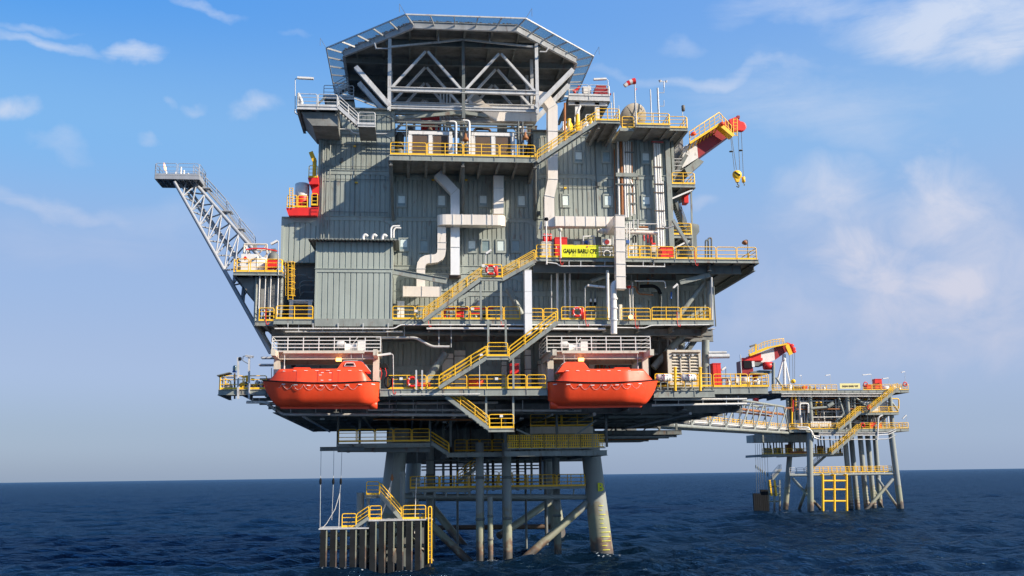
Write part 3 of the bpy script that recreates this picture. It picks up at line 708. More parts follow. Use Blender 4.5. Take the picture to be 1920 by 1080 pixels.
    # drain pipes under the edge
    for a in (((822,54),(822,80),(826,80)), ((918,54),(918,80),(914,80)), ((702,80),(705,91),(733,91)), ((1028,90),(1024,97),(1012,97))):
        MB().pipe([at(*q, 1.6) for q in a], .07, 6).build('drain_pipe', 'steel', t)
    for px, py, s in ((748,14,-1), (992,18,1), (596,80,-1), (1137,90,1)):    # whip aerials at the corners
        i = {748:5, 992:6, 596:4, 1137:7}[px]; p = o1[i]; q = p+V((s*.55, 0, .95)); MB().pipe([p, q, q+V((0,0,-.75))], .02, 4).build('net_aerial', 'darkgrey', t)
    return zt
ZH = helideck()
# ------------------------------------------------------------------ ventilation units on the balcony
def vent_unit(loc=None):
    t = thing('ventilation_unit', 'x', 'ventilation unit', (0,0,0), 'ventilation units on the balcony')
    w, h, d = 3.85, 2.75, 2.4
    MB().box(-w/2+.05, w/2-.05, .1, d, .1, h-.3).build('casing', 'white', t)
    m = MB()
    for x in (-w/2+.12, 0, w/2-.12): m.box(x-.16, x+.16, 0, .095, 0, h-.3)
    m.box(-w/2, w/2, -.03, d, h-.296, h); m.build('frame', 'white', t)
    for s in (-1, 1): MB().box(min(s*.24, s*(w/2-.36)), max(s*.24, s*(w/2-.36)), .06, .098, .14, h-.36).build('intake_grille', 'brown', t)
    return t
u = vent_unit(); p = at(807, 289, 1.6); u.location = (p.x, 1.6, ZD); u['label'] = 'white framed ventilation unit with dark grilles, farther from the yellow stair on the balcony'
u2 = dup(u, (at(925, 289, 1.6).x, 1.6, ZD), 'white framed ventilation unit with dark grilles, nearer the yellow stair on the balcony')
def bay_clutter():
    """equipment in the shaded bay under the helideck"""
    m = MB(); p = at(808, 218, 8); m.box(p.x-.95, p.x+1.0, 8, 9.5, ZD+.4, Z(808, 204, 8)); one(m, 'fire_pump_cabinet', 'red', 'large red cabinet in the shade right under the helideck', 'cabinet')
    t = thing('exhaust_stack', 'row of thin vertical exhaust pipes under the centre of the helideck', 'pipes', (X(840,210,7), 7, ZD))
    for px in (826, 832, 838, 844): MB().tube((X(px,210,7), 7, ZD), (X(px,210,7), 7, Z(px, 172, 7)), .09, 8).build('exhaust_pipe', 'steel', t)
    t = thing('transfer_duct', 'bent bare metal ventilation duct crossing under the helideck', 'duct', at(915, 205, 5))
    MB().sweep([at(885,183,8), at(905,205,6), at(935,222,5), at(1005,222,5)], sq(.9, .9), False, up=(0,1,0)).build('duct_body', 'stainless', t)
    t = thing('service_pipes', 'service pipes and cable trays along the shaded wall above the ventilation units', 'pipes', (-4, 4, ZD+2.2))
    for py, Y, r in ((232,3,.10),(238,3.4,.07),(247,4,.08)): z = Z(870,py,Y); MB().tube((X(745,py,Y),Y,z), (X(1000,py,Y),Y,z), r, 6).build('service_pipe', 'darkgrey', t)
    for px in (762, 853, 879, 972, 980): MB().tube((X(px,260,1.2),1.2,ZD), (X(px,240,1.2),1.2,Z(px,228,1.2)), .07, 6).build('stand_pipe', 'darkgrey', t)
    pass
    rr = random.Random(5)
    for k in range(14):
        px = 745+k*19+rr.random()*8; Y = 4+rr.random()*5; z0 = ZD; m = MB(); s = .25+rr.random()*.5
        x = X(px, 240, Y); zz = Z(px, 225+rr.random()*25, Y)
        if k % 3 == 0: m.lathe([(s*.5,0),(s*.6,.1),(s*.6,zz-z0-.3),(s*.35,zz-z0)], (x, Y, z0), 10)
        elif k % 3 == 1: m.box(x-s, x+s, Y, Y+.8, z0, zz); m.box(x-s-.05, x+s+.05, Y-.05, Y+.85, zz, zz+.08)
        else: m.pipe([(x-s, Y, z0), (x-s, Y, zz), (x+s*2, Y, zz), (x+s*2, Y, z0)], .12, 8, .3)
        m.build('plant_piece', ['darkgrey','darkgrey','steel','brown','olive'][k % 5], t)
def sq(w, h): return [(-w/2,-h/2),(w/2,-h/2),(w/2,h/2),(-w/2,h/2)]
bay_clutter()
# ------------------------------------------------------------------ roof platforms
def roof_left():
    Y = 0.8; z = Z(595, 199, Y); xa, xb = X(557,199,Y), X(633,199,Y)
    t = thing('corner_platform', 'steel platform jutting out at the upper corner of the block, tall stair beside it', 'platform', ((xa+xb)/2, 3, z-.4))
    slab(t, xa, xb, Y, 7, z, .34, m='steel'); m = MB(); m.prism([(xa+.3, Y+.5, z-.36), (xb, Y+.5, z-.36), (xb, Y+.5, z-1.6), (xa+1.3, Y+.5, z-1.6)], (0, 5, 0)); m.build('bracket', 'under', t)
    railing('pale steel railing along the front of the upper corner platform', (xa, Y, z), (xb, Y, z), 'steel', n=2, group='pale steel railings'); railing('pale steel railing on the outer side of the upper corner platform', (xa, 6.9, z), (xa, Y, z), 'steel', group='pale steel railings')
    stair('pale steel stair descending from the upper corner platform towards the balcony', (X(671,233,Y), Y, Z(671,233,Y)), (xb+.05, Y, z), rail='steel', steel='steel', group='pale steel stairs')
    z2 = Z(690, 233, Y); a, b = X(671,233,Y), X(704,233,Y)
    t = thing('stair_landing', 'small pale steel landing at the foot of the stair under the helideck', 'landing', ((a+b)/2, 2, z2-.3))
    slab(t, a, b, Y, 4.9, z2, .26, m='steel', inner=False); railing('short pale steel railing on the landing beneath the helideck strut', (a, Y, z2), (b, Y, z2), 'steel', n=1, group='pale steel railings')
    Y2 = 9; z3 = Z(640, 181, Y2); a, b = X(606,181,Y2), X(664,181,Y2)
    t = thing('upper_platform', 'higher steel platform behind the corner platform, tucked by the helideck net', 'platform', ((a+b)/2, 10, z3-.4))
    slab(t, a, b, Y2, 14, z3, .3, m='steel', inner=False); MB().box(a+.3, b, Y2+.3, 14, Z(640,206,YW)+.15, z3-.32).build('plant_housing', 'grey', t)
    railing('pale steel railing of the higher platform by the helideck net', (a, Y2, z3), (b, Y2, z3), 'steel', n=2, group='pale steel railings')
    stair('short pale steel stair climbing to the helideck edge', (X(625,167,Y2), Y2+1, Z(625,167,Y2)), (X(650,153,Y2), Y2+1, Z(650,153,Y2)), rail='steel', steel='steel', group='pale steel stairs')
    m = MB(); c = at(566, 190, 2); 
    t = thing('fire_monitor', 'white fire monitor nozzle on the upper corner platform', 'fire monitor', (c.x, 2, z))
    MB().pipe([(c.x, 2, z), (c.x, 2, z+.9), (c.x-.35, 2, z+1.6)], .13, 8, .2).build('nozzle', 'white', t); MB().lathe([(.4,0),(.4,.15),(.15,.2),(.15,.6)], (c.x+.8, 2.2, z), 10).build('base_valve', 'white', t)
    MB().pipe([(c.x+1.3,2,z),(c.x+1.3,2,z+.6),(c.x+2.1,2,z+1.35)], .1, 8, .2).build('nozzle', 'darkgrey', t)
    pts = [at(x,y,4.0) for x,y in ((553,205),(553,212),(562,216),(598,216),(605,220),(605,238),(613,242),(655,242),(663,250),(728,251))]
    one(MB().pipe(pts, .06, 6, .25), 'conduit_run', 'steel', 'thin pale pipe stepping down the top of the left wall', 'pipe')
roof_left()
def roof_right():
    Y = 8; z = Z(1105, 179, Y); xa, xb = X(1066,179,Y), X(1143,179,Y)
    t = thing('monitor_platform', 'pale steel platform with red gear just right of the helideck', 'platform', ((xa+xb)/2, 10, z-.4))
    slab(t, xa, xb, Y, 15, z, .55, m='steel'); MB().ibeam((xa, Y+.3, z-.75), (xb-.2, Y+.3, z-.75), .3, .4, .05).build('under_girder', 'steel', t)
    for px in (1119, 1082): MB().ibeam((X(px,205,Y+.5), Y+.5, ZR), (X(px,205,Y+.5), Y+.5, z-.55), .45, .45, .06, (0,1,0)).build('column', 'white', t)
    railing('pale steel railing round the red gear beside the helideck', (xa, Y, z), (xb, Y, z), 'steel', n=2, group='pale steel railings')
    railing('pale steel side railing at the outer end of the red gear platform', (xb, Y, z), (xb, 14.5, z), 'steel', n=2, group='pale steel railings')
    c = at(1128, 178, 9); m = MB(); m.box(c.x-.65, c.x+.65, 9, 10, z, z+1.25); m.box(c.x-.5, c.x+.5, 9, 10, z+1.25, z+1.5); m.tube((c.x-.8, 8.8, z+.5), (c.x+.9, 8.8, z+.5), .12, 8)
    one(m, 'foam_tank', 'darkred', 'dark red foam tank on the pale platform right of the helideck', 'tank')
    c = at(1101, 178, 9.5); one(MB().box(c.x-.42, c.x+.42, 9.5, 10, z, z+1.55).box(c.x-.36, c.x+.36, 9.46, 9.499, z+.1, z+.72).box(c.x-.36, c.x+.36, 9.46, 9.499, z+.8, z+1.45), 'panel_cabinet', 'white', 'white two-door panel cabinet on the pale platform right of the helideck', 'cabinet')
    c = at(1078, 178, 9.2); m = MB(); m.tube((c.x, 9.2, z), (c.x, 9.2, z+.9), .14, 8); m.pipe([(c.x-.2, 9.2, z+.9), (c.x+.2, 9.2, z+1.05), (c.x+.45, 9.2, z+1.4)], .12, 8); m.lathe([(.3,0),(.3,.2)], (c.x,9.2,z+.4), 10, (0,1,0)); one(m, 'hose_reel', 'red', 'red hose reel at the helideck end of the pale platform', 'hose reel')
    # yellow stair landing, and the roof walkways
    Y = 0; z = Z(1140, 226, 0); a, b = X(1117,226,0), X(1162,226,0)
    t = thing('stair_landing', 'grey landing where the topmost yellow stair meets the roof', 'landing', ((a+b)/2, 2.5, z-.4))
    slab(t, a, b, 0, 5.0, z, .28, step=.8); MB().ibeam((a+.3, .2, z-.5), (a+.3, 5, z-.5), .2, .4, .04).build('bracket', 'under', t); MB().ibeam((b-.3, .2, z-.5), (b-.3, 5, z-.5), .2, .4, .04).build('bracket', 'under', t)
    railing('short yellow railing on the landing at the top of the highest stair', (a, 0, z), (b, 0, z), n=1)
    railing('yellow side railing of the highest stair landing', (b, 0, z), (b, 4.8, z), n=2)
    y0 = 1.2; z2 = Z(1225, 234, y0); a, b = X(1164,234,y0), X(1256,234,y0)
    t = thing('roof_walkway', 'grey roof walkway in front of the satellite dish', 'walkway', ((a+b)/2, 3, z2-.4)); slab(t, X(1192,234,y0), b, y0, 6, z2, .3, step=1.2); 
    MB().box(a, X(1192,234,y0)-.08, y0+.4, 6, z2-.5, z2-.2).build('step_plate', 'grey', t)
    railing('yellow railing in front of the satellite dish', (X(1194,234,y0), y0, z2), (b, y0, z2), n=1, posts=1.2); railing('short yellow railing left of the satellite dish', (X(1168,236,y0), y0+.5, z2-.2), (X(1192,236,y0), y0+.5, z2-.2), n=1)
    railing('yellow railing at the outer end of the dish walkway', (b, y0, z2), (b, 5.5, z2), n=2)
    z3 = Z(1272, 240, 2.2); c = X(1289,240,2.2)
    t = thing('roof_walkway', 'lower grey roof walkway beside the crane boom', 'walkway', ((b+c)/2, 4, z3-.4)); slab(t, b+.07, c, 2.2, 9, z3, .28, step=.9)
    railing('yellow railing on the roof walkway beside the crane boom', (b+.1, 2.2, z3), (c, 2.2, z3), n=1); railing('yellow railing running back along the roof edge by the crane', (c, 2.2, z3), (c, 8.8, z3), n=3)
    # satellite dish seen from behind
    c = at(1191, 223, 4.2); t = thing('satellite_dish', 'large beige satellite dish behind the yellow roof railing', 'satellite dish', (c.x, 4.2, ZR))
    ax = Vector((-.30, .80, .52)).normalized(); prof = [(0.02,0)]+[(1.42*k/8, .42*(k/8)**2) for k in range(1,9)]+[(1.42,.46),(1.20,.44),(.7,.2),(.02,.06)]
    MB().lathe(prof, c, 28, ax).build('reflector', 'dish', t)
    m = MB(); a1, b1 = MB().frame(ax)
    for k in range(8): th = k*math.pi/4; d = a1*math.cos(th)+b1*math.sin(th); m.pipe([c+d*.15-ax*.03, c+d*.75+ax*.09, c+d*1.33+ax*.37], .025, 5)
    m.build('reflector_rib', 'olive', t); MB().tube((c.x, 4.3, ZR), c, .13, 8).build('pedestal', 'steel', t); MB().lathe([(.35,-.35),(.35,.0)], c, 10, ax).build('hub', 'steel', t)
    # wind sock
    p = at(1193, 232, 2.5); top = at(1193, 152, 2.5); t = thing('windsock', 'red and white striped windsock on a steel pole', 'windsock', (p.x, 2.5, p.z))
    MB().tube((p.x,2.5,p.z-.2), (p.x,2.5,top.z), .075, 8, .05).build('pole', 'steel', t)
    pr = [at(1191,152,2.5), at(1185,153,2.5), at(1180,155,2.5), at(1175.5,157.5,2.5), at(1171,161,2.5)]; rad = [.30,.28,.25,.22,.19]
    for k in range(4): MB().tube(pr[k], pr[k+1], rad[k], 12, rad[k+1], caps=False).build('sock_band', 'red' if k % 2 == 0 else 'white', t)
    MB().tube((p.x, 2.5, top.z), pr[0], .03, 5).build('swivel', 'steel', t)
    MB().add([at(1192,165,2.5), at(1194,166,2.5), at(1191.5,171,2.5)], [(0,1,2)]).build('pennant', 'red', t)
    # masts
    def mast(px, y0_, y1_, Y, r, lab, extra=None):
        t = thing('antenna_mast', lab, 'mast', (X(px,y1_,Y), Y, Z(px,y1_,Y))); x = X(px, y1_, Y)
        MB().tube((x, Y, Z(px,y1_,Y)), (x, Y, Z(px,y0_,Y)), r, 8).build('pole', 'steel', t)
        for e in extra or (): MB().pipe([at(*q, Y) for q in e], .035, 5).build('crossarm', 'steel', t)
        return t
    mast(1222, 168, 232, 3, .06, 'plain pale whip mast behind the satellite dish railing'); 
    t = mast(1236, 165, 232, 3, .09, 'instrument mast carrying an anemometer on bent arms', [((1236,174),(1245,174),(1245,158)), ((1236,199),(1245,199),(1245,188)), ((1236,217),(1247,217),(1247,212))])
    m = MB(); c = at(1245, 153, 3); m.tube((c.x-.35,3,c.z), (c.x+.2,3,c.z), .035, 6); m.lathe([(.05,-.1),(.16,.1)], (c.x-.38,3,c.z), 8); m.lathe([(.05,-.1),(.1,.1)], (c.x+.22,3,c.z), 8); m.tube((c.x,3,c.z), at(1245,164,3), .05, 6); m.build('anemometer', 'white', t)
    mast(1152, 174, 226, 5, .06, 'short whip aerial behind the highest stair landing'); mast(1147, 192, 226, 5, .05, 'thin short aerial next to the highest landing'); mast(1161, 198, 226, 4, .03, 'thinnest wire aerial left of the dish')
    mast(1281, 206, 240, 6, .04, 'lamp pole at the end of the roof walkway by the crane'); c = at(1281, 203, 6); one(MB().lathe([(.12,-.3),(.17,-.25),(.17,.25),(.1,.3)], c, 10), 'roof_floodlight', 'olive', 'small drum floodlight on top of the lamp pole by the crane', 'floodlight')
    # equipment between the helideck and the stair
    rr = random.Random(11); t = thing('roof_plant', 'yellow capped valves and pumps on the roof behind the highest stair', 'machinery', (X(1085,230,7), 7, ZR))
    for px, Y, hy, w, m_ in ((1067,6.5,222,.34,'yellow'), (1083,7.5,214,.3,'yellow'), (1075,9,225,.5,'darkgrey'), (1097,6.2,228,.45,'white'), (1108,8,218,.2,'yellow'), (1058,5.8,236,.4,'white')):
        x = X(px,235,Y); h = max(.6, Z(px,hy,Y)-ZR-.2); MB().lathe([(w*1.2,0),(w*1.2,.1),(w,.12),(w,h*.7),(w*.6,h*.8),(w*.6,h)], (x,Y,ZR+.14), 10).build('valve_body', m_, t)
    MB().pipe([at(1098,245,6.0), at(1098,215,6.0), at(1112,215,6.0)], .07, 6, .2).build('riser', 'pipe', t); MB().pipe([at(1059,268,4.2), at(1059,193,4.2)], .10, 8).build('orange_riser', 'rustpipe', t)
    MB().tube(at(1082,213,5.5), at(1088,198,5.5), .12, 8).build('sampling_bottle', 'white', t)
    for k in range(9): x = X(1056+k*11, 238, 5.4); MB().tube((x,5.4,ZR), (x,5.4,ZR+.8+rr.random()*1.0), .05, 5).build('stub_pipe', 'pipe', t)
roof_right()
# ------------------------------------------------------------------ ventilation ducts in bare metal
def duct(label, pts, w, d, m='stainless', rings=(), caps=True, rw=.05, rsteps=None, bendr=None, name='ventilation_duct'):
    """rectangular duct of width w (across the picture) and depth d along world points, with flange rings every ~rsteps metres"""
    pts = [Vector(p) for p in pts]; t = thing(name, label, 'duct', min(pts, key=lambda p: p.z), 'bare metal ventilation ducts')
    path = rounded(pts, bendr, 4) if bendr else pts
    MB().sweep(path, sq(d, w), False, up=(0,1,0)).build('duct_body', m, t)
    for i in range(len(pts)-1):
        a, b = pts[i], pts[i+1]; L = (b-a).length; u = (b-a)/L; n = max(1, round(L/(rsteps or 1.5)))
        for k in range(n+1):
            if (k == 0 and i > 0 and not bendr): continue
            s = min(max(L*k/n, .04), L-.04)
            if bendr: s = min(max(s, bendr if i > 0 else .04), L-(bendr if i < len(pts)-2 else .04))
            c = a+u*s; MB().sweep([c-u*.025, c+u*.025], sq(d+rw*1.6, w+rw*1.6), False, up=(0,1,0)).build('flange_ring', 'pipe', t)
    return t
def pd(Y, *q): return [at(x, y, Y) for x, y in q]
duct('plain bright duct kinked at its top and dropping straight down the wall', pd(4.2, (820,327),(853,362),(853,518)), .95, .8, 'duct_white', rsteps=2.6)
one(MB().box(X(842,514,4.2), X(864,514,4.2), 3.85, 4.5, Z(853,519,4.2)-.12, Z(853,516,4.2)-.04), 'duct_outlet', 'brown', 'dark open outlet under the bright straight duct', 'outlet')
duct('short vertical duct hanging beneath the balcony that joins the looping duct', pd(3.9, (934,332),(934,404)), 1.0, .9, rsteps=1.4)
t = thing('ventilation_duct', 'long horizontal loop of duct with round ends crossing the wall', 'duct', at(882,420,3.2), 'bare metal ventilation ducts')
xa, xb = X(824,412,3.2), X(944,412,3.2); za, zb_ = Z(882,423,3.2), Z(882,404,3.2)
m = MB(); pts = []
for i in range(9): th = math.pi/2+math.pi*i/8; pts.append((xa+.55+.75*math.cos(th), 3.45+.55*math.sin(th)))
for i in range(9): th = -math.pi/2+math.pi*i/8; pts.append((xb-.55+.75*math.cos(th), 3.45+.55*math.sin(th)))
m.prism([(x, y, za) for x, y in pts], (0,0,zb_-za)); m.build('duct_body', 'stainless', t)
for px in (849, 866, 885, 913, 923): x = X(px,413,3.2); MB().box(x-.035, x+.035, 2.86, 4.04, za-.05, zb_+.05).build('flange_ring', 'pipe', t)
duct('lower duct that drops from the loop and steps left round two elbows', pd(3.9, (828,426),(828,487),(789,487),(789,546)), .82, .75, rsteps=1.5, bendr=.9)
duct('flat horizontal duct outlet low on the wall behind the stair', pd(3.2, (755,547),(827,548)), .5, .9, rsteps=1.5)
duct('tall duct bending out from under the helideck and jogging down the wall', pd(3.6, (1000,182),(1022,186),(1035,205),(1035,340),(1028.5,372),(1029,428)), 1.15, .9, rsteps=2.0)
duct('horizontal duct running from the tall duct to above the name board', pd(3.2, (1039,417),(1154,418)), .98, .9, rsteps=.95)
duct('vertical duct passing in front of the sign deck railing', pd(-.75, (1161,405),(1163,543)), .78, .8, rsteps=1.15)
m = MB(); q = at(1161,411,-.75); m.prism([(q.x-.42, -.35, q.z-.45), (q.x+.42, -.35, q.z-.45), (q.x+.42, -.35, q.z+.35), (q.x-.42, -.35, q.z+.35)], (0, 3.6, 0)); one(m, 'duct_crossover', 'stainless', 'short duct crossover running back above the name board deck', 'duct')
duct('broad white flat duct standing before the process deck edge', pd(-.5, (989,508),(990,630)), .98, .6, 'duct_white', rsteps=1.6, rw=.01)
t = thing('white_vent_pipe', 'white cranked vent pipe crossing the process deck railing under the sign', 'pipe', at(1150,625,-.6))
MB().pipe(pd(-.6, (1166,530),(1150,531),(1151,626)), .27, 10, .4).build('pipe_body', 'white', t)
f = MB()
for py in (560, 578, 600): c = at(1151, py, -.6); f.lathe([(.33,-.06),(.33,.06)], c, 12)
f.build('coupling', 'white', t)
# ------------------------------------------------------------------ yellow stairs on the front
def landing(label, px0, px1, py, Y, d=1.1, th=.3, rail=None, railmat='yellow'):
    a, b = at(px0, py, Y), at(px1, py, Y); z = (a.z+b.z)/2; t = thing('stair_landing', label, 'landing', ((a.x+b.x)/2, Y+d/2, z-th))
    slab(t, a.x, b.x, Y, Y+d, z, th, inner=False)
    if rail: railing(rail, (a.x, Y, z), (b.x, Y, z), railmat, n=1)
    return z
pstair('highest yellow railed stair from the balcony up to the roof', (1007,303), (1118,229), -.35)
pstair('long yellow stair rising from the process deck to the middle landing', (793,602), (903,522), -1.15)
landing('grey landing halfway up the yellow stairs, a red lifebuoy on its rail', 902, 942, 520, -1.15, rail='short yellow railing with a lifebuoy halfway up the front stair')
pstair('yellow stair from the lifebuoy landing up to the sign deck', (942,524), (1004,489), -1.15)
pstair('yellow stair rising from the lifeboat walkway between the two boats', (823,727), (913,671), -3.0)
landing('grey landing between the two flights above the lifeboat walkway', 913, 953, 668, -3.0, rail='short yellow railing on the landing above the lifeboat walkway')
pstair('yellow stair from the lower landing up to the process deck', (955,673), (1045,605), -3.0)
pstair('yellow stair going down from the lifeboat walkway towards the legs', (918,805), (836,743), -2.2)
landing('lowest hanging landing under the lifeboat walkway', 916, 964, 803, -2.2, rail='pale yellow railing on the lowest hanging landing')
for a, b, Y in (((912,795),(912,742),-2.0), ((963,795),(963,742),-2.0), ((916,665),(916,600),-2.9), ((949,665),(949,600),-2.9), ((902,600),(902,525),-1.0), ((940,602),(940,525),-1.0), ((963,728),(963,672),-2.9)):
    p, q = at(*a, Y), at(*b, Y); one(MB().bar((p.x, Y+.1, p.z), (p.x, Y+.1, q.z), .16, .16, (0,1,0)), 'hanger_post', 'grey', {912:'hanger post left of the lowest landing',963:'hanger post right of the lowest landing',916:'hanger post left of the lower stair landing',949:'hanger post right of the lower stair landing',902:'post under the lifebuoy landing on its outer side',940:'post beneath the lifebuoy landing next to the upper flight'}[a[0]] if a[1] != 728 else 'pale post standing on the lifeboat walkway under the stair', 'post', 'stair posts')
# ------------------------------------------------------------------ railings on the deck edges
for lab, x0, x1, y, Y, z, n in (
    ('yellow railing along the balcony in front of the ventilation units', 731, 1004, 292, 0, ZD, 4),
    ('yellow railing on the sign deck between stair and name board', 1005, 1152, 484, 0, ZC, 2),
    ('yellow railing on the sign deck beside the red hose box', 1177, 1222, 487, 0, ZC, 1),
    ('yellow railing in front of the red hose box on the sign deck', 1200, 1265, 487, .2, ZC, 1),
    ('yellow railing panels on the far right overhang of the sign deck', 1267, 1420, 489, -.1, ZC-.06, 4),
    ('yellow railing in front of the vent unit left of the machinery room', 516, 587, 602, 0, ZB, 1),
    ('yellow railing between the machinery room and the long stair', 735, 778, 601, 0, ZB, 1),
    ('yellow railing with red hydrant gear behind it on the process deck', 778, 880, 600, 0, ZB, 2),
    ('yellow railing panels on the process deck right of the red hydrant gear', 881, 976, 600, 0, ZB, 3),
    ('yellow railing on the process deck before the red lifebuoy', 1052, 1141, 603, 0, ZB, 2),
    ('yellow railing on the process deck near the lit lamp', 1164, 1221, 606, 0, ZB-.1, 1),
    ('yellow railing at the dark doorway end of the process deck', 1222, 1332, 604, 0, ZB, 2),
    ('low yellow railing running on behind the broad white duct', 990, 1047, 600, .9, ZB, 2),
    ('yellow railing on the walkway at the foot of the front stair', 800, 876, 729, -2.35, Z(870,729,-2.4), 1),
    ('yellow railing with lifebuoy beside the left lifeboat', 726, 800, 729, -2.35, Z(870,729,-2.4), 1),
    ('yellow railing in the middle of the lifeboat walkway', 876, 950, 729, -2.35, Z(870,729,-2.4), 1),
    ('yellow railing on the lifeboat walkway before the right lifeboat', 951, 1024, 729, -2.35, Z(870,729,-2.4), 2),
    ('yellow railing round the projecting platform at the far left', 411, 500, 740, -.15, ZA-.02, 2),
    ('yellow railing behind the white liferaft canisters', 1228, 1336, 734, -.4, ZA, 4),
    ('yellow railing before the red locker at the right end of the lifeboat deck', 1338, 1404, 734, 0, ZA, 1),
    ('last yellow railing at the right end of the lifeboat deck', 1405, 1443, 734, 0, ZA, 1)):
    railing(lab, (X(x0,y,Y), Y, z), (X(x1,y,Y), Y, z), n=n)
railing('yellow end railing on the left projecting platform', (XL+.05, -.1, ZA), (XL+.05, 5, ZA), n=2)
railing('yellow end railing running back at the far right overhang', (X(1420,489,0), .1, ZC-.06), (X(1420,489,0), 8, ZC-.06), n=4)
railing('yellow end railing at the right end of the lifeboat deck', (XR-.05, .1, ZA), (XR-.05, 9, ZA), n=4)
railing('yellow side railing on the process deck by the right column', (X(1334,604,0), .1, ZB), (X(1334,604,0), 6, ZB), n=3)
railing('small yellow railing left of the machinery room beside the flare boom', (X(484,607,.6), .6, ZB-.08), (X(514,607,.6), .6, ZB-.08), n=1)
prail('dull yellow railing on the cellar deck above the fender', 634, 828, 806, 829, 6.0, n=5)
prail('dull yellow railing on the shaded cellar deck further back', 852, 846, 946, 846, 14, n=4)
prail('dull yellow railing higher up behind the perforated panels', 994, 799, 1112, 800, 6.8, n=2)
pstair('dull yellow stair down from the cellar deck to its lower landing', (842,852), (807,830), 6.2)
# ------------------------------------------------------------------ lifeboats
def lifeboat():
    """enclosed lifeboat, bow to -X, keel on z = 0, length 8.9 m"""
    t = thing('lifeboat', 'x', 'lifeboat', (0,0,0), 'orange lifeboats on the front of the platform'); L = 8.9; n = 33
    def half(x):                                              # plan half-breadth at gunwale
        u = (x+L/2)/L; return 1.42*min(1, (max(0,u)/.30)**.55)*min(1, ((1-u)/.16)**.4 if u > .84 else 1)
    def sheer(u): return 1.98+.26*(1-2*u)**2*(1.25 if u < .5 else .7)
    m = MB(); sec = 11; vs = []; xs = [-L/2+L*i/(n-1) for i in range(n)]
    for i, x in enumerate(xs):
        u = i/(n-1); b = max(.03, half(x)*(.985 if u > .98 else 1)); zs = sheer(u); keel = .22+1.25*max(0, 1-u/.12)**1.6 + .45*max(0, (u-.90)/.10)**1.5
        for k in range(sec):
            f = -1+2*k/(sec-1); a = abs(f); yy = math.copysign(b*min(1, (a**.50)*(.9+.1*a) if a else 0), f) if a else 0; zz = keel+(zs-keel)*(a**2.0)
            vs.append((x+ (-.30*(a**2)*max(0,1-u/.25)), yy, zz))
    m.add(vs, [(i*sec+k, (i+1)*sec+k, (i+1)*sec+k+1, i*sec+k+1) for i in range(n-1) for k in range(sec-1)], True)
    m.add(vs[:sec], [tuple(range(sec))]); m.add(vs[-sec:], [tuple(range(sec))[::-1]])
    m.build('hull', 'orange', t)
    m = MB(); prof = [(-3.45,.40),(-3.25,.08),(3.7,.02),(3.95,.02),(3.95,.65)]; m.prism([(x,-.11,z) for x,z in prof], (0,.22,0)); 
    m.build('keel', 'orange', t)
    m = MB(); m.lathe([(.27,-.30),(.34,-.26),(.34,.26),(.27,.3)], (3.98,0,.33), 16, (1,0,0)); m.build('propeller_nozzle', 'orange', t)
    m = MB(); m.tube((3.6,0,.33), (4.2,0,.33), .07, 8); m.build('propeller_shaft', 'black', t)
    # canopy
    m = MB(); vs = []; AF = (-1,-.93,-.86,-.82,-.6,-.3,0,.3,.6,.82,.86,.93,1); cols_ = len(AF); N = 31
    for i in range(N):
        u = i/(N-1); x = -4.25+8.15*u; b = half(x)*.97-.03; rise = min(1, u/.095)*min(1, (1-u)/.11); zs = sheer((x+L/2)/L)
        h = zs+(3.10-zs)*rise
        for f in AF:
            a = abs(f); p_ = min(1, (1-a)/.18)**.9; vs.append((x, f*b, zs+(h-zs)*p_+(.12*(1-(a/.82)**2)*rise if a < .82 else 0)))
    m.add(vs, [(i*cols_+k, (i+1)*cols_+k, (i+1)*cols_+k+1, i*cols_+k+1) for i in range(N-1) for k in range(cols_-1)], True); m.build('canopy', 'orange', t)
    for x in (-2.0, 1.25): MB().bar((x,-(half(x)*.97-.03)+.012,2.08), (x,-(half(x)*.97-.03)*.835,2.98), .025, .03, (0,1,0)).build('panel_seam', 'darkred', t)
    # helmsman's tower
    m = MB(); a = [(1.02,3.0),(1.45,3.66),(1.6,3.76),(2.95,3.76),(3.12,3.68),(3.72,2.9)]
    f0 = [(x,-.85+(.22 if z > 3.3 else 0),z) for x,z in a]; f1 = [(x,.85-(.22 if z > 3.3 else 0),z) for x,z in a]; k = len(a)
    m.add(f0+f1, [tuple(range(k)), tuple(range(2*k-1,k-1,-1))]+[(i, k+i, k+(i+1)%k, (i+1)%k) for i in range(k)]); tw = m.build('conning_tower', 'orange', t)
    m = MB(); m.prism([(1.72,-.80,3.40),(1.84,-.80,3.58),(2.38,-.80,3.58),(2.46,-.80,3.40)], (0,.06,0)); m.build('porthole', 'black', tw)
    m = MB(); m.pipe([(1.66,-.79,3.36),(1.80,-.79,3.62),(2.42,-.79,3.62),(2.54,-.79,3.36)], .03, 5, closed=True); m.build('porthole_rim', 'white', tw)
    m = MB(); m.pipe([(1.45,-.3,3.66),(1.62,-.3,3.84),(2.95,-.3,3.84),(3.2,-.3,3.66),(3.75,-.3,2.95)], .03, 5); m.build('tower_rail', 'steel', tw)
    m = MB(); m.tube((2.15,0,4.05), (2.15,0,4.95), .02, 5); m.build('aerial', 'steel', tw)
    m = MB(); m.box(-2.3,-1.05,-.5,.5,3.2,3.30); m.build('roof_hatch', 'orange', t)
    # gunwale rubbing strake
    m = MB()
    for s in (-1, 1):
        m.pipe([(x-.30*max(0,1-(i/(n-1))/.25), s*(max(.03,half(x))+.02), sheer(i/(n-1))+.01) for i, x in enumerate(xs)], .05, 5)
    m.build('rubbing_strake', 'black', t)
    # reflective tape and grab lines
    m = MB()
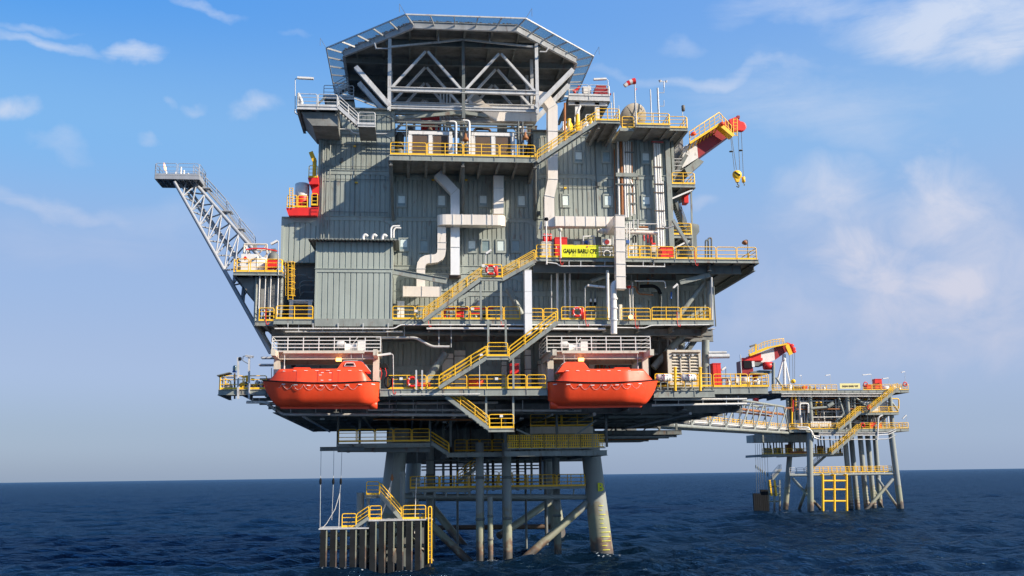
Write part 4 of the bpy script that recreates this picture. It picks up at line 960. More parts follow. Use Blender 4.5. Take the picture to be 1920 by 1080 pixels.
    for s in (-1, 1):
        for j in range(9):
            u = .035+.112*j; x = -L/2+L*u; y = half(x)+.012; z = sheer(u)-.17; q = half(x+.28)+.012
            m.add([(x,s*y,z),(x+.28,s*q,z-.01),(x+.28,s*q,z-.07),(x,s*y,z-.06)], [(0,1,2,3)])
        for j in range(8):
            x = -3.1+j*.85; y = 1.0+.0; yy = (half(x)*.97-.03)*.835; m.add([(x,s*(yy+.05),3.00),(x+.26,s*(yy+.05),3.00),(x+.26,s*(yy+.075),2.965),(x,s*(yy+.075),2.965)], [(0,1,2,3)])
    m.build('reflective_tape', 'white', t)
    m = MB()
    for s in (-1, 1):
        for j in range(8):
            x0 = -3.95+.85*j; pts = []
            for k in range(7): u = k/6; x = x0+.85*u; uu = (x+L/2)/L; d = .14+.42*(1-(2*u-1)**2); z = sheer(uu)-d; kz = .22; a = max(.0,(z-kz)/(sheer(uu)-kz))**.5; pts.append((x, s*(half(x)*a**.50*(.9+.1*a)+.03), z))
            m.pipe(pts, .011, 4)
    m.build('grab_line', 'rope', t)
    # side door with its fittings
    m = MB(); by = lambda x, z: -(half(x)*.97-.03)*(1-.165*(z-2.02)/1.02)
    for x in (-.35, .78): m.bar((x,by(x,2.1),2.1), (x,by(x,2.92),2.92), .03, .03, (0,1,0))
    m.bar((-.35,by(0,2.92),2.92), (.78,by(.5,2.92),2.92), .03, .03)
    d = m.build('side_door', 'darkred', t)
    m = MB()
    for x, z in ((.62,2.80),(.62,2.22),(.0,2.82),(-.15,2.62),(.0,2.2)): y = by(x,z); m.box(x-.10, x+.10, y-.03, y+.06, z-.025, z+.03)
    m.build('hinge', 'white', d)
    for x in (-3.1, 3.05): 
        MB().pipe([(x,0,3.0),(x,0,3.5)], .06, 6).build('lifting_hook', 'steel', t)
    return t
lb = lifeboat(); lb['label'] = 'orange enclosed lifeboat under the left davit, its tower at the right end'
pz = at(606, 768, -2.2).z
lb.location = (at(606, 735, -2.2).x, -2.2, pz)
lb2 = dup(lb, (at(1128, 735, -2.2).x, -2.2, at(1128, 766, -2.2).z), 'orange enclosed lifeboat under the right davit, its tower at the left end', rot=(0,0,math.pi))
def davit(px0, px1, lab, pyrail, winch):
    Yf = -.9; zt = Z((px0+px1)/2, 661, Yf); x0, x1 = X(px0,690,Yf), X(px1,690,Yf)
    t = thing('davit', lab, 'davit', ((x0+x1)/2, 1, ZA), 'cream lifeboat davits')
    for x in (x0+.25, x1-.25):
        for y in (Yf+.2, 3.2): MB().box(x-.25, x+.25, y-.18, y+.18, ZA-.0, zt-.5).build('davit_post', 'cream', t)
        MB().bar((x, Yf-2.4, zt-.28), (x, 3.6, zt-.28), .34, .5, (0,0,1)).build('davit_arm', 'cream', t)
    m = MB(); 
    for y in (Yf+.1, 3.2): m.ibeam((x0+.44, y, zt-.30), (x1-.44, y, zt-.30), .35, .52, .07)
    m.build('cross_beam', 'cream', t)
    MB().box(x0-.1, x1+.1, Yf-.5, 3.5, zt-.02, zt+.05).build('platform', 'cream', t)
    h = Z((px0+px1)/2, pyrail, Yf-.5)-zt
    for y in (Yf-.5, 3.4):
        m = MB(); n = 7
        for k in range(n+1): x = x0-.1+(x1-x0+.2)*k/n; m.bar((x,y,zt), (x,y,zt+h), .07, .07, (0,1,0))
        for k in range(5): z = zt+.06+h*k/4; m.bar((x0-.1,y,z), (x1+.1,y,z), .06, .06)
        m.build('platform_rail', 'white', t)
    m = MB()
    for x in (x0-.1, x1+.1):
        for k in range(5): z = zt+.06+h*k/4; m.bar((x,Yf-.5,z), (x,3.4,z), .05, .05)
    m.build('platform_rail', 'white', t)
    w = thing('boat_winch', 'white lifeboat winch on the '+('left' if px0 < 800 else 'right')+' davit platform', 'winch', (X(winch,650,.2), .2, zt+.05), 'lifeboat winches'); o = OFF[w.name]
    MB().lathe([(.42,-.5),(.42,-.42),(.28,-.4),(.28,.4),(.42,.42),(.42,.5)], o+V((0,0,.5)), 14, (1,0,0)).build('drum', 'white', w)
    MB().box(o.x+.55, o.x+1.15, -.1, .6, o.z+.05, o.z+1.0).build('gearbox', 'white', w); MB().lathe([(.24,-.3),(.3,-.2),(.3,.3)], o+V((-.85,0,.75)), 12, (1,0,0)).build('motor', 'white', w)
    MB().bar(o+V((-1.0,0,.03)), o+V((1.2,0,.03)), .7, .08).build('bedplate', 'white', w); MB().pipe([o+V((.2,-.3,.8)), o+V((.55,-.3,1.3))], .03, 5).build('brake_lever', 'white', w)
    for px in (px0+12, px1-12):
        for y in (-2.2,): x = X(px, 680, y); pass
    bx = lb.location.x if px0 < 800 else lb2.location.x; bz = lb.location.z
    for sx in ((-3.1, 3.05) if px0 < 800 else (-3.05, 3.1)):
        f = MB(); f.tube((bx+sx, -2.2, bz+3.45), (bx+sx, -2.2, zt-.25), .03, 5); f.build('fall_wire', 'steel', t)
    MB().bar((bx-3.2,-2.2,zt-.12), (bx+3.2,-2.2,zt-.12), .25, .22).build('fall_beam', 'cream', t)
    c = at(635 if px0 < 800 else 1090, 674, -1.1); l = thing('floodlight', 'lit amber lamp under the '+('left' if px0 < 800 else 'right')+' davit beam', 'lamp', (c.x, c.y, c.z), 'lit amber deck lamps')
    MB().box(c.x-.22, c.x+.22, -1.1, -.9, c.z-.13, c.z+.13).build('lens', 'lamp_glow', l); MB().box(c.x-.26, c.x+.26, -.898, -.7, c.z-.17, c.z+.17).build('housing', 'darkgrey', l)
davit(513, 711, 'cream portal davit over the left lifeboat with white railed platform', 633, 658)
davit(1027, 1216, 'cream portal davit over the right lifeboat with white railed platform', 632, 1076)
# ------------------------------------------------------------------ jacket: legs, braces, caissons
def leg_part(m, a, b, r0, r1, n=22): m.tube(b, a, r0, n, r1); return m
def jacket():
    t = thing('steel_jacket', 'great steel jacket with battered legs and diagonal braces standing in the sea', 'jacket', (0, 14, -1))
    YF, YB = 12.0, 38.0
    def leg(a, b, Y, r_top, r_bot, nm='leg'):
        p, q = at(*a, Y), at(*b, Y); d = (q-p)/(p.z-q.z); bot = q+d*3.0; top = p-d*2.2; m = MB()
        L = top.z-bot.z; m.sweep([bot, bot.lerp(top,.25), bot.lerp(top,.5), bot.lerp(top,.75), top], [(math.cos(2*math.pi*i/24), math.sin(2*math.pi*i/24)) for i in range(24)])
        k = len(m.v)
        ax = (top-bot).normalized()
        for i, v in enumerate(m.v):
            s = (v-bot).dot(ax); c = bot+ax*s; m.v[i] = c+(v-c).normalized()*(r_bot+(r_top-r_bot)*min(1, s/L)) if (v-c).length > 1e-6 else v
        o = m.build(nm, 'leg', t)
        c = p; MB().lathe([(r_top*1.0,-.2),(r_top*1.18,-.12),(r_top*1.18,.12),(r_top,.2)], c+V((0,0,.25)), 24).build('leg_collar', 'leg', o); return o
    rl = leg((1109,858), (1129,1036), YF, .86, 1.10); leg((744,848), (722,1042), YF, .92, 1.12)
    leg((777,850), (768,1005), YB, .86, .95); leg((1024,850), (1046,1003), YB, .86, .95)
    m = MB()
    for k in range(13): z = .55+k*.42; p = at(1110+(1100-1000)*.0, 900, YF); x = 9.46-.0545*z; r = 1.13-.026*z; m.lathe([(r,-.02),(r+.012,0),(r,.02)], (x, YF, z), 24)
    def brace(a, b, Ya, Yb, r): MB().tube(at(*a, Ya), at(*b, Yb)+(at(*b, Yb)-at(*a, Ya)).normalized()*2.5, r, 16).build('brace', 'leg', t)
    brace((1101,943), (985,1046), YF, YF-1.5, .36); brace((792,968), (872,1046), YF, YF-2, .36)
    brace((1034,938), (960,988), YB-4, YB-10, .42); brace((806,945), (860,1012), YB-8, YB-10, .42)
    MB().tube(at(720,930,YF), at(1106,932,YF), .25, 14).build('horizontal_brace', 'leg', t)
    MB().tube(at(740,990,YB), at(1048,987,YB), .3, 12).build('horizontal_brace', 'brown', t); MB().tube(at(745,935,YB), at(1030,935,YB), .3, 12).build('horizontal_brace', 'darkgrey', t)
    MB().tube(at(768,920,YF-1.0), at(882,920,YF-1.0), .17, 10).build('boat_bumper_pipe', 'leg', t)
    m = MB()
    for px in (775,796,815,836,858,880): p = at(px, 920, YF-1.); m.tube((p.x,p.y,p.z), (p.x,p.y,p.z-.55), .12, 8)
    m.build('bumper_strut', 'leg', t)
    text('B', rl, at(1126,914,YF-1.06), 1.05, 'sign_yellow', ext=.04, bold=.03, name='leg_letter')
    m = MB(); rr = random.Random(4)
    for k in range(11):                                      # yellow-green depth marks on the right-hand leg
        z = 4.6-k*.40; x = 9.46-.0545*z; r = 1.13-.026*z; w = .25+rr.random()*.75
        for q in range(6):
            a0 = -.15+w*q/6; a1 = -.15+w*(q+1)/6
            m.add([(x+math.sin(a)*r*1.012, YF-math.cos(a)*r*1.012, zz) for a, zz in ((a0,z),(a1,z),(a1,z+.045),(a0,z+.045))], [(0,1,2,3)])
        m.build('depth_mark', 'sign_yellow', t); m = MB()
    # walkway on the horizontal brace
    Y = YF-.9; z = at(930, 914, Y).z; a, b = X(769,914,Y), X(1098,914,Y)
    w = thing('jacket_walkway', 'railed walkway between the legs just above the sea', 'walkway', ((a+b)/2, Y+1, z-.3)); slab(w, a, b, Y, Y+2.2, z, .22, inner=False)
    m = MB()
    for k in range(8): x = a+(b-a)*(k+.5)/8; m.bar((x,Y+.6,z-.2), (x,Y+.8,z-.75), .12, .12, (0,1,0))
    m.build('support_stub', 'leg', w)
    railing('dull yellow railing along the front of the walkway between the legs', (a, Y, z), (b, Y, z), n=6); railing('dull yellow railing along the far side of the walkway between the legs', (a, Y+2.1, z), (b, Y+2.1, z), n=6)
    railing('short yellow end railing of the walkway by the left leg', (a, Y, z), (a, Y+2.1, z), n=1)
jacket()
def caissons():
    for px, r, y0, Y, lab in ((900,.37,830,9,'first slim steel caisson to the left of the walkway centre, beside the thinner pipe'), (919,.235,932,8.6,'thinnest steel caisson that starts below the walkway'), (951,.42,830,9.6,'thickest steel caisson in the middle between the legs'), (1044,.36,830,13.5,'steel caisson closest to the lettered leg'), (806,.36,826,14,'steel caisson standing just inside the left leg')):
        Yb = Y; x = X(px, 950, Yb); zt = min(Z(px,y0,Yb), ZA-1.5)
        t = thing('caisson', lab, 'caisson', (x, Yb, -2), 'vertical caissons between the legs'); m = MB(); m.tube((x,Yb,-2), (x,Yb,zt), r, 18); m.build('pipe_body', 'leg', t)
        m = MB()
        for z in (zt*.35, zt*.7): m.lathe([(r,-.12),(r+.05,-.1),(r+.05,.1),(r,.12)], (x,Yb,z), 18)
        m.build('clamp', 'darkgrey', t)
    rr = random.Random(9)
    t = thing('cellar_pipework', 'tangle of dark risers and thin posts under the cellar deck', 'pipes', (0, 20, 1))
    for k in range(16):
        px = 812+k*14+rr.random()*6; Y = 18+rr.random()*10; x = X(px,900,Y); m = MB(); m.tube((x,Y,.3 if k % 3 == 0 else 6.0), (x,Y,ZA-1.6), .07+.12*rr.random(), 8); m.build('riser', ['darkgrey','grey','brown'][k % 3], t)
    for py, Y in ((868,16),(874,20),(862,12),(905,24),(880,18)): z = Z(900,py,Y); MB().tube((X(790,py,Y),Y,z), (X(1010,py,Y),Y,z), .08, 6).build('header_pipe', 'darkgrey', t)
    stair('yellow stair climbing through the shade between the legs', at(858,905,13), at(905,868,13), rail='yellow', group='stair flights')
    prail('small far railing in the shade beneath the cellar deck', 862, 905, 985, 905, 22, n=5, mat_='yellow'); prail('grey railing of the far lower cellar gallery', 858, 873, 905, 873, 17, n=3, mat_='steel', group='pale steel railings')
    # tip spray of water falling between the caissons
caissons()
# ------------------------------------------------------------------ boat landing with rubber fenders
def boat_landing():
    Y = 2.0; t = thing('boat_landing', 'stepped boat landing of grey posts faced with black rubber fenders', 'boat landing', (at(700,1058,Y).x, 4, -1.2))
    zs = [at(644,990,Y).z, at(750,974,Y).z]; x0, x1, x2 = X(598,1020,Y), X(690,1020,Y), X(810,1020,Y)
    def bank(xa, xb, zt, n):
        for i in range(n):
            x = xa+(xb-xa)*(i+.5)/n
            MB().box(x-.30, x+.12, Y, Y+.30, -1.2, zt-.12).build('rubber_fender', 'rubber', t)
            MB().box(x+.15, x+.25, Y+.02, Y+.34, -1.2, zt-.12).build('fender_post', 'leg', t)
        m = MB()
        for z in (zt-.55, 1.9): m.tube((xa,Y+.55,z), (xb,Y+.55,z), .17, 10)
        m.build('back_rail', 'leg', t)
        MB().box(xa-.05, xb+.05, Y-.05, Y+3.2, zt-.10, zt).build('landing_deck', 'steel', t)
        m = MB()
        for i in range(n+1):
            x = xa+(xb-xa)*i/n
            if i % 2 == 0: m.bar((x,Y+3,zt-.11), (x,Y+3,-1.2), .25, .25, (0,1,0))
        m.build('rear_post', 'darkgrey', t)
    bank(x0, x1, zs[0], 5); bank(x1+.06, x2, zs[1], 7)
    m = MB(); m.tube(at(765,1000,3.2), at(812,1052,3.2), .12, 8); m.tube(at(690,1046,3.4), at(745,1000,3.4), .12, 8); m.tube(at(650,1040,3.4), at(620,1000,3.4), .12, 8); m.build('brace', 'leg', t)
    l = thing('fender_ladder', 'tall yellow ladder hoop at the end of the boat landing', 'ladder', at(806,1058,Y-.1)); 
    MB().pipe([at(803,1056,Y-.1), at(803,950,Y-.1), at(809,950,Y-.1), at(809,1056,Y-.1)], .055, 8, .2).build('hoop', 'yellow', l); m = MB()
    for k in range(12): py = 965+k*7.5; m.tube(at(803,py,Y-.1), at(809,py,Y-.1), .022, 5)
    m.build('rungs', 'yellow', l)
    railing('yellow railing on the upper step of the boat landing', (X(754,973,Y+.3), Y+.3, zs[1]), (X(799,973,Y+.3), Y+.3, zs[1]), n=1)
    railing('yellow railing round the top of the boat landing stair', at(686,928,4.2), at(712,928,4.2), n=1); railing('low yellow railing between the two steps of the landing', (X(692,970,3.), 3.0, zs[1]), (X(716,970,3.), 3.0, zs[1]), n=1); railing('yellow railing at the outer step of the landing', (X(640,986,3.), 3, zs[0]), (X(668,986,3.), 3, zs[0]), n=1)
    pstair('yellow stair from the upper landing platform down to the fenders', (752,973), (712,927), 3.8); pstair('small yellow stair between the two steps of the boat landing', (667,988), (691,972), 2.6)
    p = thing('landing_platform', 'small grey platform at the top of the boat landing stair', 'platform', at(698,930,4.2)); a, b = at(684,929,4.2), at(713,929,4.2); slab(p, a.x, b.x, 4.2, 6, a.z, .25, inner=False)
    MB().tube((X(690,960,5),5,-1), (X(690,960,5),5,a.z-.2), .14, 10).build('support_post', 'leg', p)
    q = at(676,925,5.5); m = MB(); m.tube((q.x,5.5,-1.5), (q.x,5.5,q.z), .32, 16); m.tube((q.x,5.5,q.z), (q.x,5.5,q.z+.04), .36, 16); one(m, 'mooring_pile', 'leg', 'short capped grey pile behind the boat landing', 'pile')
    q = at(755,892,9.); m = MB(); m.tube((q.x,9,1), (q.x,9,q.z), .24, 14); m.lathe([(.24,0),(.3,.1),(.2,.4)], (q.x,9,q.z), 14); one(m, 'capped_riser', 'leg', 'round capped riser beside the left leg', 'pipe')
    # swing rope beam and ropes
    t = thing('swing_rope_beam', 'dark beam jutting out with swing ropes hung over the boat landing', 'beam', at(640,845,3)); MB().ibeam(at(600,842,3), at(683,841,3), .3, .34, .05).build('beam', 'darkgrey', t)
    m = MB(); m.ibeam(at(657,838,3), at(657,838,3)+V((0,3.2,0)), .3, .4, .05); m.build('beam_root', 'darkgrey', t)
    for lab, pts, mm in (('thin swing rope at the outermost end of the beam', ((602,846),(601,905),(600,990)), 'rope'), ('second swing rope from the end of the beam', ((626,846),(625,905),(622,975)), 'rope'), ('swing rope that splits at a knot above the landing', ((641,846),(639,905),(637,925)), 'rope')):
        t = thing('swing_rope', lab, 'rope', at(*pts[-1], 3), 'swing ropes'); MB().pipe([at(*p, 3) for p in pts], .022, 5).build('rope_line', 'steel', t)
        c = at(pts[1][0], 902, 3); MB().lathe([(.03,-.3),(.1,-.2),(.1,.1),(.03,.25)], c, 8).build('shackle', 'black', t)
        if pts[0][0] == 641:
            MB().pipe([at(637,925,3), at(636,960,3), at(635,992,3)], .03, 5).build('rope_tail', 'rope', t); MB().pipe([at(637,925,3), at(628,955,3), at(612,982,3), at(602,992,3)], .03, 5).build('rope_tail', 'rope', t)
    t = thing('swing_rope', 'white doubled swing rope hanging in front of the left leg', 'rope', at(710,985,4), 'swing ropes'); MB().pipe([at(738,850,4), at(735,898,4)], .025, 5).build('rope_line', 'darkgrey', t); MB().pipe([at(735,898,4), at(722,945,4), at(709,985,4)], .035, 5).build('rope_tail', 'rope', t); MB().pipe([at(735,898,4), at(731,925,4), at(716,965,4), at(693,976,4)], .03, 5).build('rope_tail', 'rope', t); MB().lathe([(.05,-.3),(.14,-.1),(.05,.25)], at(735,895,4), 8).build('shackle', 'rustpipe', t)
    t = thing('swing_rope', 'white swing rope hanging straight beside the walkway end', 'rope', at(777,1000,4), 'swing ropes'); MB().pipe([at(782,845,4), at(781,895,4)], .025, 5).build('rope_line', 'darkgrey', t); MB().pipe([at(781,895,4), at(779,940,4), at(777,1000,4)], .04, 5).build('rope_tail', 'rope', t)
boat_landing()
# ------------------------------------------------------------------ flare boom
def flare_boom():
    t = thing('flare_boom', 'long pale lattice flare boom leaning out to the left', 'flare boom', at(508,660,3))
    A0, A1 = at(508,662,2.6), at(327,341,3.6); B0, B1 = at(512,580,7.4), at(343,338,6.0); T0, T1 = at(480,474,4.6), at(352,328,4.8)
    T0b = T0+(T0-T1)*.35
    for a, b, r in ((A0,A1,.20), (B0,B1,.17), (T0b,T1,.19)): MB().tube(a, b, r, 12, r*.7).build('chord', 'boomgrey', t)
    n = 8; fa = [1-((1-i/n)**1.0) for i in range(n+1)]
    def pt(c, i):
        f = fa[i]
        if c == 'A': s = .10+.90*f; return A0.lerp(A1, .30+.70*f)
        if c == 'B': return B0.lerp(B1, .22+.78*f)
        return T0.lerp(T1, f)
    for i in range(n+1):
        for p, q in (('A','T'),('B','T'),('A','B')): MB().tube(pt(p,i), pt(q,i), .065, 8).build('lattice_strut', 'boomgrey', t)
        if i < n:
            for p, q in (('A','T'),('T','B'),('B','A')): MB().tube(pt(p,i), pt(q,i+1), .07, 8).build('lattice_diagonal', 'boomgrey', t)
    MB().tube(A0.lerp(A1,.13), B0.lerp(B1,.05), .09, 8).build('lattice_strut', 'boomgrey', t); MB().tube(A0.lerp(A1,.13), at(480,540,5), .09, 8).build('lattice_strut', 'boomgrey', t); MB().tube(A0.lerp(A1,.28), at(462,488,4.5), .11, 8).build('lattice_strut', 'boomgrey', t)
    MB().tube(at(470,462,5.2), at(352,325,5.2), .09, 8).build('gas_pipe', 'steel', t); MB().tube(at(500,560,5.6), at(338,345,5.4), .11, 8).build('gas_pipe', 'steel', t)
    # stairs with three small rest platforms
    S = [(476,462),(448,428),(424,395),(385,352),(362,328)]
    for i in range(4):
        a, b = at(*S[i], 5.4), at(*S[i+1], 5.4); stair('steep steel stair, section %s up the flare boom' % ('lowest','second','third','topmost')[i] , a, b, wid=.8, rail='boomgrey', steel='boomgrey', group='flare boom stairs', sh=.2, r=.026)
        if i: c = at(*S[i], 5.3); MB().box(c.x-.45, c.x+.45, 5.2, 6.4, c.z-.08, c.z).build('rest_platform', 'boomgrey', t)
    # tip platform
    z = at(335,333,4).z; x0, x1 = at(290,336,3.4).x, at(378,330,4.4).x
    p = thing('flare_platform', 'small railed grating platform at the tip of the flare boom', 'platform', ((x0+x1)/2, 4.6, z-.3))
    m = MB(); ys = (3.4, 6.2); m.box(x0, x1, ys[0], ys[0]+.08, z-.32, z); m.box(x0, x1, ys[1]-.08, ys[1], z-.32, z)
    for k in range(9): x = x0+(x1-x0)*k/8; m.box(x-.04, x+.04, ys[0]+.081, ys[1]-.081, z-.30, z-.01)
    for k in range(1,4): y = ys[0]+(ys[1]-ys[0])*k/4; m.box(x0, x1, y-.03, y+.03, z-.26, z-.012)
    m.build('grating_frame', 'boomgrey', p); MB().box(x0+.02, x1-.02, ys[0]+.02, ys[1]-.02, z, z+.02).build('grating', 'steel', p)
    for i, (a, b, lab) in enumerate((((x0,ys[0]),(x1,ys[0]),'pale railing along the front of the flare tip platform'), ((x0,ys[1]),(x1,ys[1]),'pale railing along the back of the flare tip platform'), ((x0,ys[0]),(x0,ys[1]),'pale railing at the outer end of the flare tip platform'), ((x1,ys[0]),(x1,ys[1]),'pale railing at the inner end of the flare tip platform'))):
        railing(lab, (*a, z), (*b, z), 'boomgrey', n=2 if i < 2 else 1, group='flare platform railings', r=.026)
    f = thing('flare_tip', 'burning flare nozzle on the boom tip with a small pink flame', 'flare', at(313,325,4.5)); q = at(314,325,4.5); MB().tube((q.x,4.5,z), (q.x-.15,4.5,z+.75), .09, 8).build('nozzle', 'white', f); m = MB(); m.lathe([(.04,0),(.10,.12),(.11,.26),(.07,.5),(.02,.75)], (q.x-.17,4.5,z+.78), 10, (-.25,0,1)); m.build('flame', 'flame', f)
    g = thing('pilot_stack', 'white pilot burner stacks next to the flame on the flare platform', 'burner', at(339,325,4.5)); q = at(339,325,4.5)
    for dx, h in ((0,1.15),(.22,.9),(-.35,.55),(.6,.5)): MB().tube((q.x+dx,4.5+dx,z), (q.x+dx,4.5+dx,z+h), .08, 8).build('burner_pipe', 'white', g)
flare_boom()
# ------------------------------------------------------------------ left-hand deck with gas cabinets
def left_deck():
    Y = .5; z = Z(490, 510, Y); a, b = X(438,511,Y), X(529,511,Y)
    t = thing('fuel_deck', 'small grey deck beside the flare boom with white and red gear', 'deck', ((a+b)/2, 5, z-.4)); slab(t, a, b, Y, 11, z, .30, step=1.2)
    MB().prism([(a+.1,Y+.8,z-.32), (b,Y+.8,z-.32), (b,Y+.8,z-3.2), (b-1.7,Y+.8,z-3.1)], (0,6,0)).build('bracket', 'under', t)
    for px in (480, 527): MB().tube((X(px,550,Y+.6),Y+.6,ZB-.1), (X(px,550,Y+.6),Y+.6,z-.31), .13, 10).build('column', 'grey', t)
    for px, w in ((486,.07),(497,.05),(507,.06),(521,.06)): MB().tube((X(px,550,Y+.2),Y+.2,ZB-.1), (X(px,550,Y+.2),Y+.2,z-.31), w, 8).build('stand_pipe', 'pipe', t)
    railing('yellow railing before the white cabinet with a red diamond', (a+.2,Y,z), (X(467,511,Y),Y,z), n=1); railing('yellow railing before the red box on the fuel deck', (X(468,511,Y),Y,z), (b,Y,z), n=2); railing('yellow railing at the ladder end of the fuel deck', (b,Y,z), (b,Y+3,z), n=1); railing('striped yellow outer railing of the fuel deck', (a,Y,z), (a,Y+6,z), n=2)
    c = at(466, 509, 1.6); h = Z(466,476,1.6)-z
    k = thing('gas_cabinet', 'white cabinet with a red diamond sign beside the flare boom', 'cabinet', (c.x,1.6,z)); MB().box(c.x-.66, c.x+.66, 1.6, 2.8, z, z+h).build('casing', 'white', k)
    MB().prism([at(456.5,484,1.59), at(460,480,1.59), at(463.5,484,1.59), at(460,488,1.59)], (0,-.02,0)).build('hazard_diamond', 'red', k); MB().box(c.x-.5, c.x+.5, 1.57, 1.599, z+.25, z+.30).build('door_bar', 'cream', k)
    c = at(474, 509, 2.4); one(MB().lathe([(.3,0),(.55,.1),(.55,1.3),(.35,1.6),(.1,1.7)], (X(492,509,2.6),2.6,z), 14), 'pressure_vessel', 'white', 'upright white pressure vessel between the white cabinet and the red box', 'vessel')
    c = at(509, 509, 1.4); m = MB(); m.box(c.x-.38,c.x+.38,1.4,2.0,Z(509,502,1.4),Z(509,487,1.4)); m.box(c.x-.42,c.x+.42,1.37,2.03,Z(509,487,1.4),Z(509,486,1.4)+.02); m.box(c.x-.3,c.x-.2,1.5,1.9,z,Z(509,502,1.4)); m.box(c.x+.2,c.x+.3,1.5,1.9,z,Z(509,502,1.4)); one(m, 'hose_box', 'red', 'bright red hose box on legs on the fuel deck', 'box')
    c = at(512, 509, 3.2); m = MB(); m.lathe([(.5,0),(.5,1.9),(.42,2.1),(.2,2.3)], (c.x,3.2,z), 14); m.box(c.x-.2,c.x+.2,3.0,3.5,z+2.1,z+2.6); one(m, 'dark_tank', 'darkgrey', 'dark upright tank behind the red hose box', 'tank')
    Yt = 2.6; t = thing('pipe_gantry', 'cream tube gantry over the fuel deck gear', 'gantry', at(478,509,Yt)); zt = Z(478,458,Yt)
    xs = [X(457,480,Yt), X(500,480,Yt)]
    for y in (Yt, Yt+2.2):
        for x in xs: MB().tube((x,y,z), (x,y,zt), .07, 8).build('gantry_leg', 'cream', t)
        MB().tube((xs[0],y,zt), (xs[1],y,zt), .08, 8).build('gantry_beam', 'cream', t)
        MB().tube((xs[1],y,zt), (xs[0]+.9,y,z+1.6), .06, 8).build('gantry_brace', 'cream', t); MB().tube((xs[0],y,zt), (xs[0]+.9,y,z+1.2), .06, 8).build('gantry_brace', 'cream', t)
    MB().pipe([at(461,468,2.3), at(475,466,2.3), at(495,466,2.3), at(520,471,2.3)], .06, 6).build('red_hose', 'red', t)
    MB().box(X(474,462,3),X(481,462,3),3,3.4,Z(477,468,3),Z(477,457,3)).build('beam_trolley', 'grey', t)
    lamp_pole('strip lamp leaning out over the fuel deck beside the annex', (522,515), (522,452), (508,458), .45)
    # caged ladder
    l = thing('caged_ladder', 'yellow caged ladder down from the fuel deck', 'ladder', at(543,562,.7)); m = MB()
    for px in (540, 549): m.tube(at(px,562,.9), at(px,490,.9), .035, 6)
    m.build('ladder_stile', 'yellow', l); m = MB()
    for k in range(14): m.tube(at(540,492+k*5.2,.9), at(549,492+k*5.2,.9), .02, 5)
    m.build('rungs', 'yellow', l); m = MB()
    for k in range(6):
        c = at(544.5,493+k*12.5,.9); m.pipe([c+V((.42*math.cos(th)*1.0, -.05-.55*math.sin(th), 0)) for th in [math.pi*j/8 for j in range(9)]], .022, 5)
    for th in (.5, 1.2, 1.9, 2.6): c = at(544.5,493,.9); d = at(544.5,556,.9); o = V((.42*math.cos(th), -.05-.55*math.sin(th), 0)); m.tube(c+o, d+o, .018, 5)
    m.build('safety_cage', 'yellow', l)
    # vent unit below, left of the machinery room
    u3 = thing('ventilation_unit', 'pale framed ventilation unit left of the machinery room', 'ventilation unit', at(563,602,1.6)); c = at(563,600,1.6); z0 = ZB; h = Z(563,562,1.6)-z0
    MB().box(c.x-.85,c.x+.85,1.75,3.2,z0,z0+h-.15).build('casing','white',u3); m = MB(); m.box(c.x-.95,c.x-.62,1.6,1.745,z0,z0+h-.151); m.box(c.x+.62,c.x+.95,1.6,1.745,z0,z0+h-.151); m.box(c.x-1.0,c.x+1.0,1.58,3.2,z0+h-.15,z0+h); m.build('frame','white',u3); MB().box(c.x-.618,c.x+.618,1.70,1.746,z0+.3,z0+h-.3).build('intake_grille','brown',u3)
    t = thing('wall_pipes', 'looping grey pipes on the dark wall left of the machinery room', 'pipes', at(570,540,4.6))
    for q in (((562,552),(562,531),(568,527),(590,527)), ((545,516),(575,516),(580,522),(590,522)), ((530,540),(560,541),(566,535),(590,535)), ((560,560),(566,548),(588,548))): MB().pipe([at(x,y,4.7) for x,y in q], .06, 6, .2).build('pipe', 'grey', t)
    t = thing('fuel_deck_bracing', 'dark cross bracing and pipes in the shade under the fuel deck', 'bracing', at(500,570,5)); 
    for a_, b_, r in (((441,520),(487,576),.10),((453,535),(487,575),.07),((487,600),(487,520),.10),((505,540),(530,600),.09),((470,545),(530,545),.07),((480,560),(530,560),.06),((452,527),(530,527),.08),((484,608),(512,655),.09),((500,640),(512,655),.08)): MB().tube(at(*a_,4), at(*b_,4), r, 8).build('brace_tube', 'grey', t)
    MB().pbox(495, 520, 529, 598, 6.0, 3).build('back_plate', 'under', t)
    MB().tube(at(497,598,1.4), at(497,535,1.4), .06, 6).build('red_riser', 'red', t)
def lamp_pole(label, foot, top, head, Y, m='steel', w=.13, group='strip lamps on poles', hz=None):
    f, p, h = at(*foot,Y), at(*top,Y), at(*head,Y); t = thing('strip_lamp', label, 'lamp', f, group)
    MB().pipe([f, p, p.lerp(h,.25)+V((0,0,.08))] , .035, 6, .2).build('pole', m, t)
    d = (h-p).normalized(); MB().bar(p.lerp(h,.12)+V((0,0,.05)), h, .3, .16, (0,0,1)).build('lamp_housing', 'white', t); return t
left_deck()
